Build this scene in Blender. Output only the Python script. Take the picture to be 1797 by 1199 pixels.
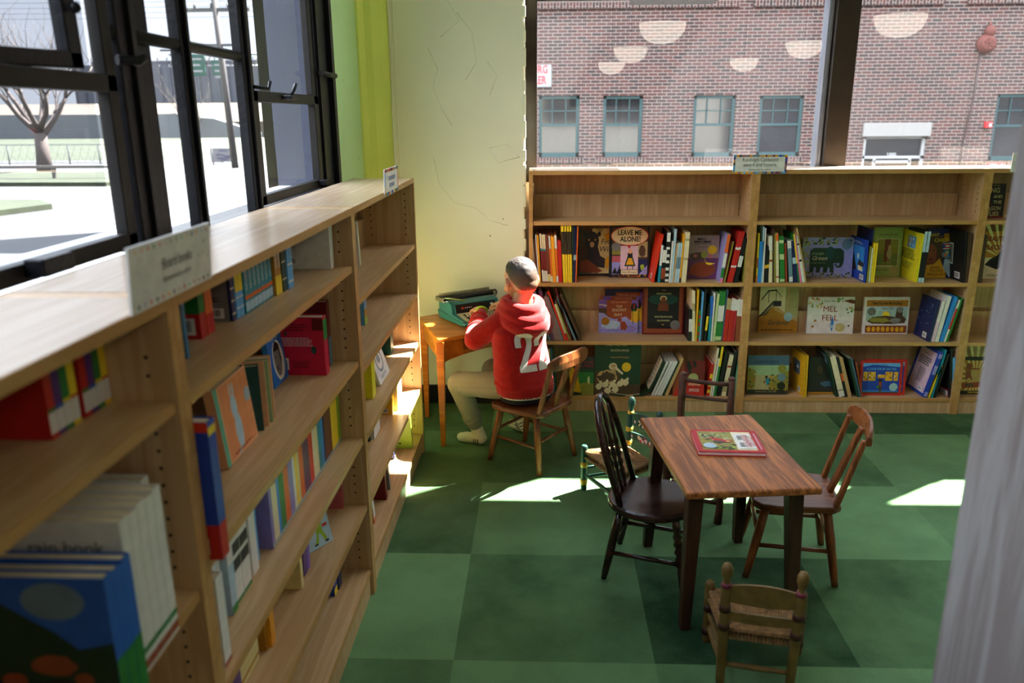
import bpy, bmesh, math, random
from mathutils import Vector, Matrix, Quaternion, noise
from mathutils.bvhtree import BVHTree

for o in list(bpy.data.objects):
    bpy.data.objects.remove(o)
S = bpy.context.scene
COL = S.collection
R = math.radians

# ------------------------------------------------------------------ camera
# metres; X runs right along the back shelves, Y away from the viewer, Z up
cam = bpy.data.cameras.new('camera')
cam.lens = 28.0
cam.sensor_width = 36.0
cam.clip_end = 400
co = bpy.data.objects.new('camera', cam)
COL.objects.link(co)
cr = Vector((0.999270716, 0.037518260, -0.007100450))
cd = Vector((0.003417386, -0.273078384, -0.961985716))
cf = Vector((-0.038031009, 0.961259890, -0.273007447))
m = Matrix.Identity(4)
for i in range(3):
    m[i][0], m[i][1], m[i][2] = cr[i], -cd[i], -cf[i]
m[2][3] = 1.6718
co.matrix_world = m
cam.dof.use_dof = True
cam.dof.focus_distance = 3.85
cam.dof.aperture_fstop = 2.8
S.camera = co

# ------------------------------------------------------------------ sky, sun, exposure
w = bpy.data.worlds.new('sky')
S.world = w
w.use_nodes = True
wn, wl = w.node_tree.nodes, w.node_tree.links
wn.clear()
wo = wn.new('ShaderNodeOutputWorld')
wb = wn.new('ShaderNodeBackground')
wt = wn.new('ShaderNodeTexCoord')
wx = wn.new('ShaderNodeSeparateXYZ')
wr = wn.new('ShaderNodeValToRGB')
wl.new(wt.outputs['Generated'], wx.inputs[0])
wl.new(wx.outputs['Z'], wr.inputs[0])
wl.new(wr.outputs[0], wb.inputs[0])
wl.new(wb.outputs[0], wo.inputs[0])
el = wr.color_ramp.elements
el[0].position, el[0].color = 0.0, (0.082, 0.088, 0.098, 1)
el[1].position, el[1].color = 0.92, (0.20, 0.26, 0.40, 1)
for p_, c_ in ((0.27, (0.092, 0.102, 0.120)), (0.42, (0.92, 0.96, 1.0)), (0.62, (0.80, 0.88, 1.0))):
    e_ = el.new(p_)
    e_.color = c_ + (1,)
SKY = 5.0
wb.inputs[1].default_value = SKY
w.cycles.sampling_method = 'MANUAL'
w.cycles.sample_map_resolution = 256

SUN_E = 40.0
sl = bpy.data.lights.new('sun', 'SUN')
sl.energy = SUN_E
sl.color = (1.0, 0.96, 0.90)
sl.angle = R(0.53)
so = bpy.data.objects.new('sun', sl)
COL.objects.link(so)
SUN_DIR = Vector((0.492, 0.346, 0.80)).normalized()      # towards the sun
so.rotation_euler = SUN_DIR.to_track_quat('Z', 'Y').to_euler()
so.location = (6, 8, 12)

S.view_settings.view_transform = 'Standard'
S.view_settings.look = 'None'
S.view_settings.exposure = 1.45
S.view_settings.gamma = 1.0
S.view_settings.use_curve_mapping = False
S.cycles.use_denoising = True
S.cycles.max_bounces = 8
S.cycles.diffuse_bounces = 4
S.cycles.glossy_bounces = 3
S.cycles.transmission_bounces = 4
S.cycles.transparent_max_bounces = 12
S.cycles.sample_clamp_indirect = 6.0
S.cycles.caustics_reflective = False
S.cycles.caustics_refractive = False

# ------------------------------------------------------------------ materials
def lin(c):
    return tuple(((v / 255) / 12.92 if v / 255 <= 0.04045 else ((v / 255 + 0.055) / 1.055) ** 2.4) for v in c)

PAL = dict(white=(222, 220, 214), cream=(226, 212, 172), straw=(222, 206, 140), lemon=(226, 212, 40), yellow=(240, 206, 40), gold=(226, 172, 30),
    amber=(236, 160, 24), orange=(226, 104, 34), scarlet=(214, 52, 26), red=(190, 34, 28), crimson=(170, 30, 50), maroon=(108, 22, 26), rust=(150, 66, 34),
    sienna=(140, 72, 40), brown=(112, 56, 32), umber=(78, 56, 40), tan=(196, 158, 104), peach=(230, 168, 122), pink=(222, 120, 160), palepink=(220, 190, 204),
    rose=(190, 92, 100), magenta=(206, 24, 66), mauve=(150, 116, 116), plum=(104, 50, 92), purple=(86, 44, 120), violet=(124, 88, 190), lilac=(138, 126, 190),
    lavender=(150, 150, 210), navy=(26, 36, 82), cobalt=(30, 64, 166), blue=(40, 96, 190), azure=(44, 134, 212), skyblue=(96, 166, 220), paleblue=(172, 200, 214),
    steelblue=(48, 116, 156), steel=(108, 134, 150), bluegrey=(70, 100, 120), teal=(24, 132, 150), pine=(20, 70, 66), mint=(90, 170, 140), sage=(150, 176, 130),
    palegreen=(190, 206, 150), lime=(150, 184, 50), green=(40, 122, 50), darkgreen=(26, 58, 38), olive=(140, 134, 50), khaki=(170, 160, 110), ochre=(178, 122, 30),
    black=(24, 24, 26), dark=(44, 40, 44), ink=(40, 38, 30), grey=(128, 128, 126), paper=(214, 204, 180))

MATS = {}
def nodes(name):
    mt = bpy.data.materials.new(name)
    mt.use_nodes = True
    n, l = mt.node_tree.nodes, mt.node_tree.links
    n.clear()
    out = n.new('ShaderNodeOutputMaterial')
    bs = n.new('ShaderNodeBsdfPrincipled')
    l.new(bs.outputs[0], out.inputs[0])
    return mt, n, l, bs, out

def paint(c, rough=0.5, var=0.10, scale=30.0, spec=0.4, metal=0.0, bump=0.0, bscale=200.0, sheen=0.0):
    """plain surface with a little procedural unevenness"""
    if isinstance(c, str):
        c = PAL[c]
    key = (tuple(c), rough, var, scale, spec, metal, bump, bscale, sheen)
    if key in MATS:
        return MATS[key]
    mt, n, l, bs, out = nodes('paint')
    tc = n.new('ShaderNodeTexCoord')
    nz = n.new('ShaderNodeTexNoise')
    nz.inputs['Scale'].default_value = scale
    l.new(tc.outputs['Object'], nz.inputs['Vector'])
    rp = n.new('ShaderNodeValToRGB')
    b = lin(c)
    rp.color_ramp.elements[0].position, rp.color_ramp.elements[1].position = 0.3, 0.7
    rp.color_ramp.elements[0].color = tuple(max(0, v * (1 - var)) for v in b) + (1,)
    rp.color_ramp.elements[1].color = tuple(min(1, v * (1 + var)) for v in b) + (1,)
    l.new(nz.outputs[0], rp.inputs[0])
    l.new(rp.outputs[0], bs.inputs['Base Color'])
    bs.inputs['Roughness'].default_value = rough
    bs.inputs['Specular IOR Level'].default_value = spec
    bs.inputs['Metallic'].default_value = metal
    if sheen:
        bs.inputs['Sheen Weight'].default_value = sheen
    if bump:
        n2 = n.new('ShaderNodeTexNoise')
        n2.inputs['Scale'].default_value = bscale
        n2.inputs['Detail'].default_value = 4
        l.new(tc.outputs['Object'], n2.inputs['Vector'])
        bp = n.new('ShaderNodeBump')
        bp.inputs['Strength'].default_value = bump
        bp.inputs['Distance'].default_value = 0.004
        l.new(n2.outputs[0], bp.inputs['Height'])
        l.new(bp.outputs[0], bs.inputs['Normal'])
    MATS[key] = mt
    return mt

def wood(c1, c2, axis=0, stretch=14.0, scale=5.0, rough=0.4, spec=0.4, ring=0.55, bump=0.05, name='wood'):
    """long grain along one local axis"""
    mt, n, l, bs, out = nodes(name)
    tc = n.new('ShaderNodeTexCoord')
    mp = n.new('ShaderNodeMapping')
    sc = [scale * stretch / 2] * 3
    sc[axis] = scale / 2
    mp.inputs['Scale'].default_value = sc
    l.new(tc.outputs['Object'], mp.inputs[0])
    nz = n.new('ShaderNodeTexNoise')
    nz.inputs['Scale'].default_value = 1.0
    nz.inputs['Detail'].default_value = 6
    nz.inputs['Roughness'].default_value = 0.62
    nz.inputs['Distortion'].default_value = ring
    l.new(mp.outputs[0], nz.inputs['Vector'])
    wv = n.new('ShaderNodeMath')
    wv.operation = 'MULTIPLY'
    wv.inputs[1].default_value = 5.0
    l.new(nz.outputs[0], wv.inputs[0])
    fr = n.new('ShaderNodeMath')
    fr.operation = 'PINGPONG'
    fr.inputs[1].default_value = 1.0
    l.new(wv.outputs[0], fr.inputs[0])
    rp = n.new('ShaderNodeValToRGB')
    rp.color_ramp.elements[0].color = lin(c1) + (1,)
    rp.color_ramp.elements[1].color = lin(c2) + (1,)
    rp.color_ramp.elements[0].position = 0.0
    rp.color_ramp.elements[1].position = 0.75
    l.new(fr.outputs[0], rp.inputs[0])
    l.new(rp.outputs[0], bs.inputs['Base Color'])
    bs.inputs['Roughness'].default_value = rough
    bs.inputs['Specular IOR Level'].default_value = spec
    if bump:
        bp = n.new('ShaderNodeBump')
        bp.inputs['Strength'].default_value = bump
        bp.inputs['Distance'].default_value = 0.003
        l.new(fr.outputs[0], bp.inputs['Height'])
        l.new(bp.outputs[0], bs.inputs['Normal'])
    return mt

def glass_mat(name, tint=(1, 1, 1), refl=0.10, dirt=0.03):
    """thin window pane: clear, mirrors a little, carries a film of dust"""
    mt, n, l, bs, out = nodes(name)
    n.remove(bs)
    tr = n.new('ShaderNodeBsdfTransparent')
    tr.inputs[0].default_value = tint + (1,)
    gl = n.new('ShaderNodeBsdfGlossy')
    gl.inputs['Roughness'].default_value = 0.0
    lw = n.new('ShaderNodeLayerWeight')
    lw.inputs[0].default_value = 0.5
    pw = n.new('ShaderNodeMath')
    pw.operation = 'POWER'
    pw.inputs[1].default_value = 5.0
    l.new(lw.outputs['Facing'], pw.inputs[0])
    ad = n.new('ShaderNodeMath')
    ad.operation = 'MULTIPLY_ADD'
    ad.use_clamp = True
    ad.inputs[1].default_value = 0.75
    ad.inputs[2].default_value = refl
    l.new(pw.outputs[0], ad.inputs[0])
    m1 = n.new('ShaderNodeMixShader')
    l.new(ad.outputs[0], m1.inputs[0])
    l.new(tr.outputs[0], m1.inputs[1])
    l.new(gl.outputs[0], m1.inputs[2])
    df = n.new('ShaderNodeBsdfDiffuse')
    df.inputs[0].default_value = (0.9, 0.9, 0.92, 1)
    tl = n.new('ShaderNodeBsdfTranslucent')
    tl.inputs[0].default_value = (0.9, 0.9, 0.92, 1)
    mx = n.new('ShaderNodeMixShader')
    l.new(df.outputs[0], mx.inputs[1])
    l.new(tl.outputs[0], mx.inputs[2])
    tc = n.new('ShaderNodeTexCoord')
    nz = n.new('ShaderNodeTexNoise')
    nz.inputs['Scale'].default_value = 3.0
    nz.inputs['Detail'].default_value = 8
    l.new(tc.outputs['Object'], nz.inputs['Vector'])
    mr = n.new('ShaderNodeMapRange')
    mr.inputs[1].default_value, mr.inputs[2].default_value = 0.35, 0.75
    mr.inputs[3].default_value, mr.inputs[4].default_value = dirt * 0.6, dirt * 1.5
    l.new(nz.outputs[0], mr.inputs[0])
    m2 = n.new('ShaderNodeMixShader')
    l.new(mr.outputs[0], m2.inputs[0])
    l.new(m1.outputs[0], m2.inputs[1])
    l.new(mx.outputs[0], m2.inputs[2])
    l.new(m2.outputs[0], out.inputs[0])
    return mt

# ------------------------------------------------------------------ mesh helpers
class MB:
    """collects shapes, then links them as ONE mesh object"""
    def __init__(s):
        s.b = bmesh.new()
        s.M = Matrix.Identity(4)
    def box(s, x0, x1, y0, y1, z0, z1, bev=0.0, mi=0):
        g = bmesh.ops.create_cube(s.b, size=1.0)
        vs = g['verts']
        for v in vs:
            v.co = Vector(((x0 + x1) / 2 + v.co.x * (x1 - x0), (y0 + y1) / 2 + v.co.y * (y1 - y0), (z0 + z1) / 2 + v.co.z * (z1 - z0)))
        fs = list({f for v in vs for f in v.link_faces})
        if bev:
            es = list({e for v in vs for e in v.link_edges})
            r = bmesh.ops.bevel(s.b, geom=es, offset=bev, segments=2, affect='EDGES', profile=0.5)
            fs = [f for f in r['faces']] + [f for f in fs if f.is_valid]
            vs = list({v for f in fs for v in f.verts})
            fs = list({f for v in vs for f in v.link_faces})
        for f in fs:
            f.material_index = mi
        for v in vs:
            v.co = s.M @ v.co
        return vs
    def ring(s, c, ax, r, n=12, ry=None, up=None):
        ax = Vector(ax).normalized()
        u = Vector(up) if up else (Vector((0, 0, 1)) if abs(ax.z) < 0.9 else Vector((1, 0, 0)))
        a = ax.cross(u).normalized()
        b2 = a.cross(ax).normalized()
        return [s.b.verts.new(s.M @ (Vector(c) + a * math.cos(t) * r + b2 * math.sin(t) * (ry or r))) for t in [2 * math.pi * i / n for i in range(n)]]
    def skin(s, rings, cap=True, mi=0, smooth=True):
        n = len(rings[0])
        for a, b2 in zip(rings[:-1], rings[1:]):
            for i in range(n):
                f = s.b.faces.new((a[i], a[(i + 1) % n], b2[(i + 1) % n], b2[i]))
                f.smooth = smooth
                f.material_index = mi
        if cap:
            for rg, rev in ((rings[0], True), (rings[-1], False)):
                try:
                    f = s.b.faces.new(rg[::-1] if rev else rg)
                    f.material_index = mi
                except ValueError:
                    pass
    def cyl(s, p0, p1, r0, r1=None, n=12, mi=0):
        p0, p1 = Vector(p0), Vector(p1)
        ax = p1 - p0
        s.skin([s.ring(p0, ax, r0, n), s.ring(p1, ax, r0 if r1 is None else r1, n)], mi=mi)
    def turned(s, p0, p1, prof, n=12, mi=0):
        """prof: list of (t along 0..1, radius)"""
        p0, p1 = Vector(p0), Vector(p1)
        ax = p1 - p0
        s.skin([s.ring(p0 + ax * t, ax, max(r, 1e-4), n) for t, r in prof], mi=mi)
    def tube(s, pts, r, n=8, closed=False, mi=0, ry=None):
        pts = [Vector(p) for p in pts]
        k = len(pts)
        rings = []
        up = None
        for i, p in enumerate(pts):
            a = pts[(i + 1) % k] if (closed or i < k - 1) else p
            b2 = pts[i - 1] if (closed or i > 0) else p
            d = (a - b2).normalized()
            if up is None:
                up = Vector((0, 0, 1)) if abs(d.z) < 0.9 else Vector((1, 0, 0))
            side = d.cross(up).normalized()
            up = side.cross(d).normalized()
            rr = r[i] if isinstance(r, (list, tuple)) else r
            rings.append([s.b.verts.new(s.M @ (p + side * math.cos(t) * rr + up * math.sin(t) * (ry or rr))) for t in [2 * math.pi * j / n for j in range(n)]])
        if closed:
            rings.append(rings[0])
            s.skin(rings, cap=False, mi=mi)
        else:
            s.skin(rings, mi=mi)
    def prism(s, poly, axis, a0, a1, mi=0, smooth=False):
        """polygon in the plane normal to axis (0=x:(y,z) 1=y:(x,z) 2=z:(x,y)) swept a0..a1"""
        def P(u, v, a):
            return (a, u, v) if axis == 0 else (u, a, v) if axis == 1 else (u, v, a)
        A = [s.b.verts.new(s.M @ Vector(P(u, v, a0))) for u, v in poly]
        B = [s.b.verts.new(s.M @ Vector(P(u, v, a1))) for u, v in poly]
        n = len(poly)
        for i in range(n):
            f = s.b.faces.new((A[i], A[(i + 1) % n], B[(i + 1) % n], B[i]))
            f.material_index = mi
            f.smooth = smooth
        for q in (A[::-1], B):
            f = s.b.faces.new(q)
            f.material_index = mi
    def poly(s, pts, mi=0):
        f = s.b.faces.new([s.b.verts.new(s.M @ Vector(p)) for p in pts])
        f.material_index = mi
        return f
    def ball(s, c, r, n=12, sc=(1, 1, 1), mi=0):
        g = bmesh.ops.create_uvsphere(s.b, u_segments=n, v_segments=max(6, n // 2 + 2), radius=1.0)
        for v in g['verts']:
            v.co = s.M @ (Vector(c) + Vector((v.co.x * r * sc[0], v.co.y * r * sc[1], v.co.z * r * sc[2])))
        for f in {f for v in g['verts'] for f in v.link_faces}:
            f.smooth = True
            f.material_index = mi
    def build(s, name, mats, parent=None, loc=None, rot=None, bev=0.0, seg=2):
        bmesh.ops.recalc_face_normals(s.b, faces=s.b.faces)
        me = bpy.data.meshes.new(name)
        s.b.to_mesh(me)
        s.b.free()
        for mm in (mats if isinstance(mats, (list, tuple)) else [mats]):
            me.materials.append(mm)
        o = bpy.data.objects.new(name, me)
        COL.objects.link(o)
        if parent:
            o.parent = parent
        if loc is not None:
            o.location = loc
        if rot is not None:
            o.rotation_euler = rot
        if bev:
            md = o.modifiers.new('edge', 'BEVEL')
            md.width = bev
            md.segments = seg
            md.limit_method = 'ANGLE'
            md.angle_limit = R(40)
        return o

def tag(o, label=None, cat=None, group=None, kind=None):
    if label:
        o['label'] = label
    if cat:
        o['category'] = cat
    if group:
        o['group'] = group
    if kind:
        o['kind'] = kind
    return o

def empty(name, loc=(0, 0, 0), rz=0.0):
    o = bpy.data.objects.new(name, None)
    o.empty_display_size = 0.05
    COL.objects.link(o)
    o.location = loc
    o.rotation_euler = (0, 0, rz)
    return o

def link_mesh(name, me, parent=None):
    o = bpy.data.objects.new(name, me)
    COL.objects.link(o)
    if parent:
        o.parent = parent
    return o

DG = None
def text_mesh(txt, size=1.0, bold=0.0, shear=0.0, align='CENTER', space=1.0, sx=1.0, line=1.0, res=2):
    """lettering as a flat mesh lying in XY, centred on its own bounds"""
    cu = bpy.data.curves.new('lettering', 'FONT')
    cu.body = txt
    cu.size = size
    cu.offset = bold
    cu.shear = shear
    cu.align_x = align
    cu.align_y = 'CENTER'
    cu.space_character = space
    cu.space_line = line
    cu.resolution_u = res
    o = bpy.data.objects.new('lettering', cu)
    COL.objects.link(o)
    dg = bpy.context.evaluated_depsgraph_get()
    me = bpy.data.meshes.new_from_object(o.evaluated_get(dg))
    bpy.data.objects.remove(o)
    bpy.data.curves.remove(cu)
    for v in me.vertices:
        v.co.x *= sx
    return me

def text(name, txt, M, mat, parent, size, **k):
    """M places the text plane (local x right, y up, z out of the surface)"""
    me = text_mesh(txt, size, **k)
    me.materials.clear()
    me.transform(M)
    me.materials.append(mat)
    return link_mesh(name, me, parent)

def facing(c, right, up):
    """matrix whose x = right, y = up, z = right x up, at c"""
    r_, u_ = Vector(right).normalized(), Vector(up).normalized()
    n_ = r_.cross(u_)
    mm = Matrix.Identity(4)
    for i in range(3):
        mm[i][0], mm[i][1], mm[i][2], mm[i][3] = r_[i], u_[i], n_[i], c[i]
    return mm
# ================================================================== the room
MAPLE = wood((208, 175, 133), (192, 155, 110), axis=0, stretch=16, scale=4.0, rough=0.36, spec=0.35, ring=0.8, bump=0.02, name='maple_laminate')
MAPLE_Y = wood((208, 175, 133), (192, 155, 110), axis=1, stretch=16, scale=4.0, rough=0.36, spec=0.35, ring=0.8, bump=0.02, name='maple_laminate')
MAPLE_V = wood((206, 172, 130), (190, 152, 108), axis=2, stretch=16, scale=4.0, rough=0.36, spec=0.4, ring=0.8, bump=0.02, name='maple_laminate')
EDGE = wood((196, 150, 92), (178, 132, 76), axis=0, stretch=8, scale=3, rough=0.42, name='maple_edge')
EDGE_Y = wood((196, 150, 92), (178, 132, 76), axis=1, stretch=8, scale=3, rough=0.42, name='maple_edge')
BLACKMETAL = paint((10, 11, 17), 0.42, 0.25, 14, 0.25, 0.0, 0.35, 60)
BRONZE = paint((52, 44, 38), 0.42, 0.15, 10, 0.5, 0.5)
SILVER = paint((150, 156, 170), 0.35, 0.1, 10, 0.5, 0.7)
PLASTER = paint((232, 230, 222), 0.8, 0.05, 6, 0.2, 0, 0.25, 40)

def carpet():
    mt, n, l, bs, out = nodes('green_carpet')
    tc = n.new('ShaderNodeTexCoord')
    mp = n.new('ShaderNodeMapping')
    T = 0.64
    mp.inputs['Location'].default_value = (0.28 / T, -2.80 / T, 0)
    mp.inputs['Scale'].default_value = (1 / T, 1 / T, 1)
    l.new(tc.outputs['Object'], mp.inputs[0])
    fl = n.new('ShaderNodeVectorMath')
    fl.operation = 'FLOOR'
    l.new(mp.outputs[0], fl.inputs[0])
    dt = n.new('ShaderNodeVectorMath')
    dt.operation = 'DOT_PRODUCT'
    dt.inputs[1].default_value = (11.09, 11.51, 0)
    l.new(fl.outputs[0], dt.inputs[0])
    h1 = n.new('ShaderNodeMath'); h1.operation = 'ADD'; h1.inputs[1].default_value = 5.14
    l.new(dt.outputs['Value'], h1.inputs[0])
    h2 = n.new('ShaderNodeMath'); h2.operation = 'SINE'
    l.new(h1.outputs[0], h2.inputs[0])
    h3 = n.new('ShaderNodeMath'); h3.operation = 'MULTIPLY'; h3.inputs[1].default_value = 7.0
    l.new(h2.outputs[0], h3.inputs[0])
    wn_ = n.new('ShaderNodeMath'); wn_.operation = 'FRACT'
    l.new(h3.outputs[0], wn_.inputs[0])
    nz = n.new('ShaderNodeTexNoise')
    nz.inputs['Scale'].default_value = 3.2
    nz.inputs['Detail'].default_value = 5
    nz.inputs['Roughness'].default_value = 0.6
    l.new(tc.outputs['Object'], nz.inputs['Vector'])
    fz = n.new('ShaderNodeTexNoise')
    fz.inputs['Scale'].default_value = 260
    fz.inputs['Detail'].default_value = 2
    l.new(tc.outputs['Object'], fz.inputs['Vector'])
    a = n.new('ShaderNodeMath'); a.operation = 'MULTIPLY_ADD'
    a.inputs[1].default_value = 0.72; a.inputs[2].default_value = -0.24
    l.new(wn_.outputs[0], a.inputs[0])
    b = n.new('ShaderNodeMath'); b.operation = 'MULTIPLY_ADD'
    b.inputs[1].default_value = 0.75
    l.new(nz.outputs[0], b.inputs[0]); l.new(a.outputs[0], b.inputs[2])
    c = n.new('ShaderNodeMath'); c.operation = 'MULTIPLY_ADD'
    c.inputs[1].default_value = 0.35
    l.new(fz.outputs[0], c.inputs[0]); l.new(b.outputs[0], c.inputs[2])
    rp = n.new('ShaderNodeValToRGB')
    rp.color_ramp.elements[0].position = 0.2
    rp.color_ramp.elements[0].color = lin((30, 58, 34)) + (1,)
    rp.color_ramp.elements[1].position = 1.0
    rp.color_ramp.elements[1].color = lin((112, 150, 104)) + (1,)
    l.new(c.outputs[0], rp.inputs[0])
    l.new(rp.outputs[0], bs.inputs['Base Color'])
    bs.inputs['Roughness'].default_value = 0.95
    bs.inputs['Specular IOR Level'].default_value = 0.1
    bp = n.new('ShaderNodeBump')
    bp.inputs['Strength'].default_value = 0.5
    bp.inputs['Distance'].default_value = 0.003
    l.new(fz.outputs[0], bp.inputs['Height'])
    l.new(bp.outputs[0], bs.inputs['Normal'])
    return mt

def struct(b, name, mat, parent=None, **k):
    o = b.build(name, mat, parent, **k)
    if not parent:
        o['kind'] = 'structure'
    return o

b = MB(); b.box(-1.0, 7.0, -9.0, 4.9, -0.12, 0.0); struct(b, 'floor', carpet())
b = MB(); b.box(-1.25, 7.2, -9.2, 4.85, 3.95, 4.10); struct(b, 'ceiling', PLASTER)
b = MB(); b.box(7.0, 7.2, -9.2, 4.85, -0.12, 3.95); struct(b, 'wall_right', PLASTER)
b = MB(); b.box(-1.25, 7.0, -9.2, -9.0, -0.12, 3.95); struct(b, 'wall_front', PLASTER)

def painted(c, name, bump=0.5, pits=True):
    mt, n, l, bs, out = nodes(name)
    tc = n.new('ShaderNodeTexCoord')
    nz = n.new('ShaderNodeTexNoise'); nz.inputs['Scale'].default_value = 2.2; nz.inputs['Detail'].default_value = 6
    l.new(tc.outputs['Object'], nz.inputs['Vector'])
    rp = n.new('ShaderNodeValToRGB')
    v = lin(c)
    rp.color_ramp.elements[0].color = tuple(x * 0.90 for x in v) + (1,)
    rp.color_ramp.elements[1].color = tuple(min(1, x * 1.06) for x in v) + (1,)
    l.new(nz.outputs[0], rp.inputs[0])
    vo = n.new('ShaderNodeTexVoronoi'); vo.inputs['Scale'].default_value = 7.0
    l.new(tc.outputs['Object'], vo.inputs['Vector'])
    lt = n.new('ShaderNodeMath'); lt.operation = 'LESS_THAN'; lt.inputs[1].default_value = 0.035
    l.new(vo.outputs['Distance'], lt.inputs[0])
    mx = n.new('ShaderNodeMix'); mx.data_type = 'RGBA'
    mx.inputs['B'].default_value = tuple(x * 0.25 for x in v) + (1,)
    if pits:
        l.new(lt.outputs[0], mx.inputs['Factor'])
    else:
        mx.inputs['Factor'].default_value = 0
    l.new(rp.outputs[0], mx.inputs['A'])
    l.new(mx.outputs['Result'], bs.inputs['Base Color'])
    n2 = n.new('ShaderNodeTexNoise'); n2.inputs['Scale'].default_value = 26; n2.inputs['Detail'].default_value = 6
    l.new(tc.outputs['Object'], n2.inputs['Vector'])
    n3 = n.new('ShaderNodeTexNoise'); n3.inputs['Scale'].default_value = 5; n3.inputs['Distortion'].default_value = 1.6
    l.new(tc.outputs['Object'], n3.inputs['Vector'])
    ad = n.new('ShaderNodeMath'); ad.operation = 'ADD'
    l.new(n2.outputs[0], ad.inputs[0]); l.new(n3.outputs[0], ad.inputs[1])
    bp = n.new('ShaderNodeBump'); bp.inputs['Strength'].default_value = bump; bp.inputs['Distance'].default_value = 0.006
    l.new(ad.outputs[0], bp.inputs['Height'])
    l.new(bp.outputs[0], bs.inputs['Normal'])
    bs.inputs['Roughness'].default_value = 0.55
    return mt

PALE = painted((236, 239, 212), 'pale_plaster_paint', 0.35)
LGREEN = painted((184, 226, 164), 'light_green_paint', 0.55)
YGREEN = painted((214, 234, 116), 'yellow_green_paint', 0.25)

# left wall: sill wall, head, far pier; steel windows between
b = MB()
b.box(-1.25, -1.0, -9.2, 3.82, -0.12, 1.36)
b.box(-1.25, -0.94, -9.2, 3.82, 3.30, 3.95)
struct(b, 'wall_left', PLASTER)
b = MB(); b.box(-1.25, -0.965, 3.82, 4.36, -0.12, 3.95, bev=0.006)
o = struct(b, 'wall_left_pier', LGREEN)
b = MB()
b.prism([(-1.0, 4.36), (-0.955, 4.36), (-0.945, 4.385), (-0.935, 4.41), (-0.90, 4.43), (-0.86, 4.47), (-0.83, 4.53), (-0.83, 4.9), (-1.25, 4.9), (-1.25, 4.36)], 2, -0.12, 3.95)
struct(b, 'wall_corner', YGREEN, bev=0.01)
# pale pier on the back wall
b = MB()
b.box(-0.83, -0.10, 4.53, 4.85, -0.12, 3.95, bev=0.012)
struct(b, 'wall_back_pier', PALE)
b = MB()
rnd = random.Random(4)
for k in range(26):     # ragged paint ridge at the pier corner
    z = 0.3 + k * 0.125
    b.box(-0.112, -0.094, 4.522 + rnd.random() * .006, 4.56, z, z + 0.05 + rnd.random() * 0.07, bev=0.004)
for x, dz in ((-0.825, 0), (-0.80, 0.3)):
    b.tube([(x + rnd.uniform(-.003, .003), 4.53, 0.9 + i * 0.14) for i in range(21)], [0.004 + rnd.random() * .004 for i in range(21)], 6)
struct(b, 'trim_1', PALE)
b = MB()
for pts in ([(-.60, 2.55), (-.50, 2.60), (-.42, 2.70), (-.33, 2.73)], [(-.62, 2.30), (-.52, 2.28), (-.45, 2.16), (-.55, 2.08)], [(-.46, 2.2), (-.38, 2.1), (-.36, 1.95), (-.42, 1.86)],
            [(-.62, 2.02), (-.57, 1.92), (-.60, 1.82), (-.55, 1.70), (-.50, 1.62)], [(-.61, 1.45), (-.58, 1.30), (-.50, 1.20), (-.38, 1.17), (-.30, 1.10), (-.20, 1.07)], [(-.30, 1.95), (-.25, 1.88), (-.29, 1.78)], [(-.30, 1.5), (-.2, 1.52), (-.13, 1.45), (-.25, 1.42), (-.30, 1.5)]):
    P = [Vector((x, 4.531, z)) for x, z in pts]
    b.tube(P, 0.0035, 6)
struct(b, 'trim_2', PALE)
b = MB(); b.box(-0.95, -0.10, 4.515, 4.53, 0.0, 0.115, bev=0.003)
struct(b, 'baseboard_back', paint((22, 22, 24), 0.45))
# back wall below and above the glass
b = MB()
b.box(-0.10, 7.0, 4.70, 4.85, -0.12, 1.30)
b.box(-0.10, 7.0, 4.70, 4.82, 3.60, 3.95)
b.box(5.45, 7.0, 4.70, 4.82, 1.30, 3.60)
struct(b, 'wall_back', PLASTER)

# ------------------------------------------------------------------ back window: fixed glazing in bronze frames
win = empty('window_2', (0, 4.8, 1.3)); win['kind'] = 'structure'
def wpart(b, name, mat):
    o = b.build(name, mat, win)
    o.matrix_parent_inverse = Matrix.Translation((0, -4.8, -1.3))
    return o
b = MB()
b.box(-0.098, -0.035, 4.69, 4.82, 1.30, 3.60, bev=0.004)
b.box(5.40, 5.47, 4.69, 4.82, 1.30, 3.60, bev=0.004)
b.box(-0.03, 5.40, 4.72, 4.86, 1.30, 1.345)
b.box(-0.03, 5.40, 4.72, 4.82, 3.585, 3.60)
wpart(b, 'frame', BRONZE)
for x in (1.59, 3.44):
    b = MB(); b.box(x, x + 0.125, 4.69, 4.85, 1.34, 3.59, bev=0.004); wpart(b, 'mullion', BRONZE)
    b = MB(); b.box(x - 0.03, x, 4.74, 4.83, 1.34, 3.59, bev=0.004); b.box(x - 0.018, x - 0.006, 4.73, 4.76, 1.34, 3.59); wpart(b, 'gasket', SILVER)
b = MB()  # unseen panels added above the view; stepped tops shape the sun patches
for x0, x1, t in ((-0.035, 1.57, 2.74), (1.71, 1.80, 3.14), (1.80, 3.30, 3.02), (3.30, 3.42, 3.13), (3.56, 3.64, 3.13), (3.64, 3.72, 3.05), (3.72, 5.40, 2.96)):
    b.box(x0, x1, 4.79, 4.82, 2.285, t)
b.box(0.5, 0.98, 4.82, 5.02, 2.285, 2.36)  # added ledge outside, blocks stray sun on the corner desk
b.box(-0.035, 1.08, 4.79, 4.82, 3.24, 3.59)  # added drop under the head, keeps sun off the upper far shelf
wpart(b, 'sun_mask_panel', BRONZE)
GLASS = glass_mat('window_glass', (0.94, 0.96, 0.96), 0.075, 0.012)
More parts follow.
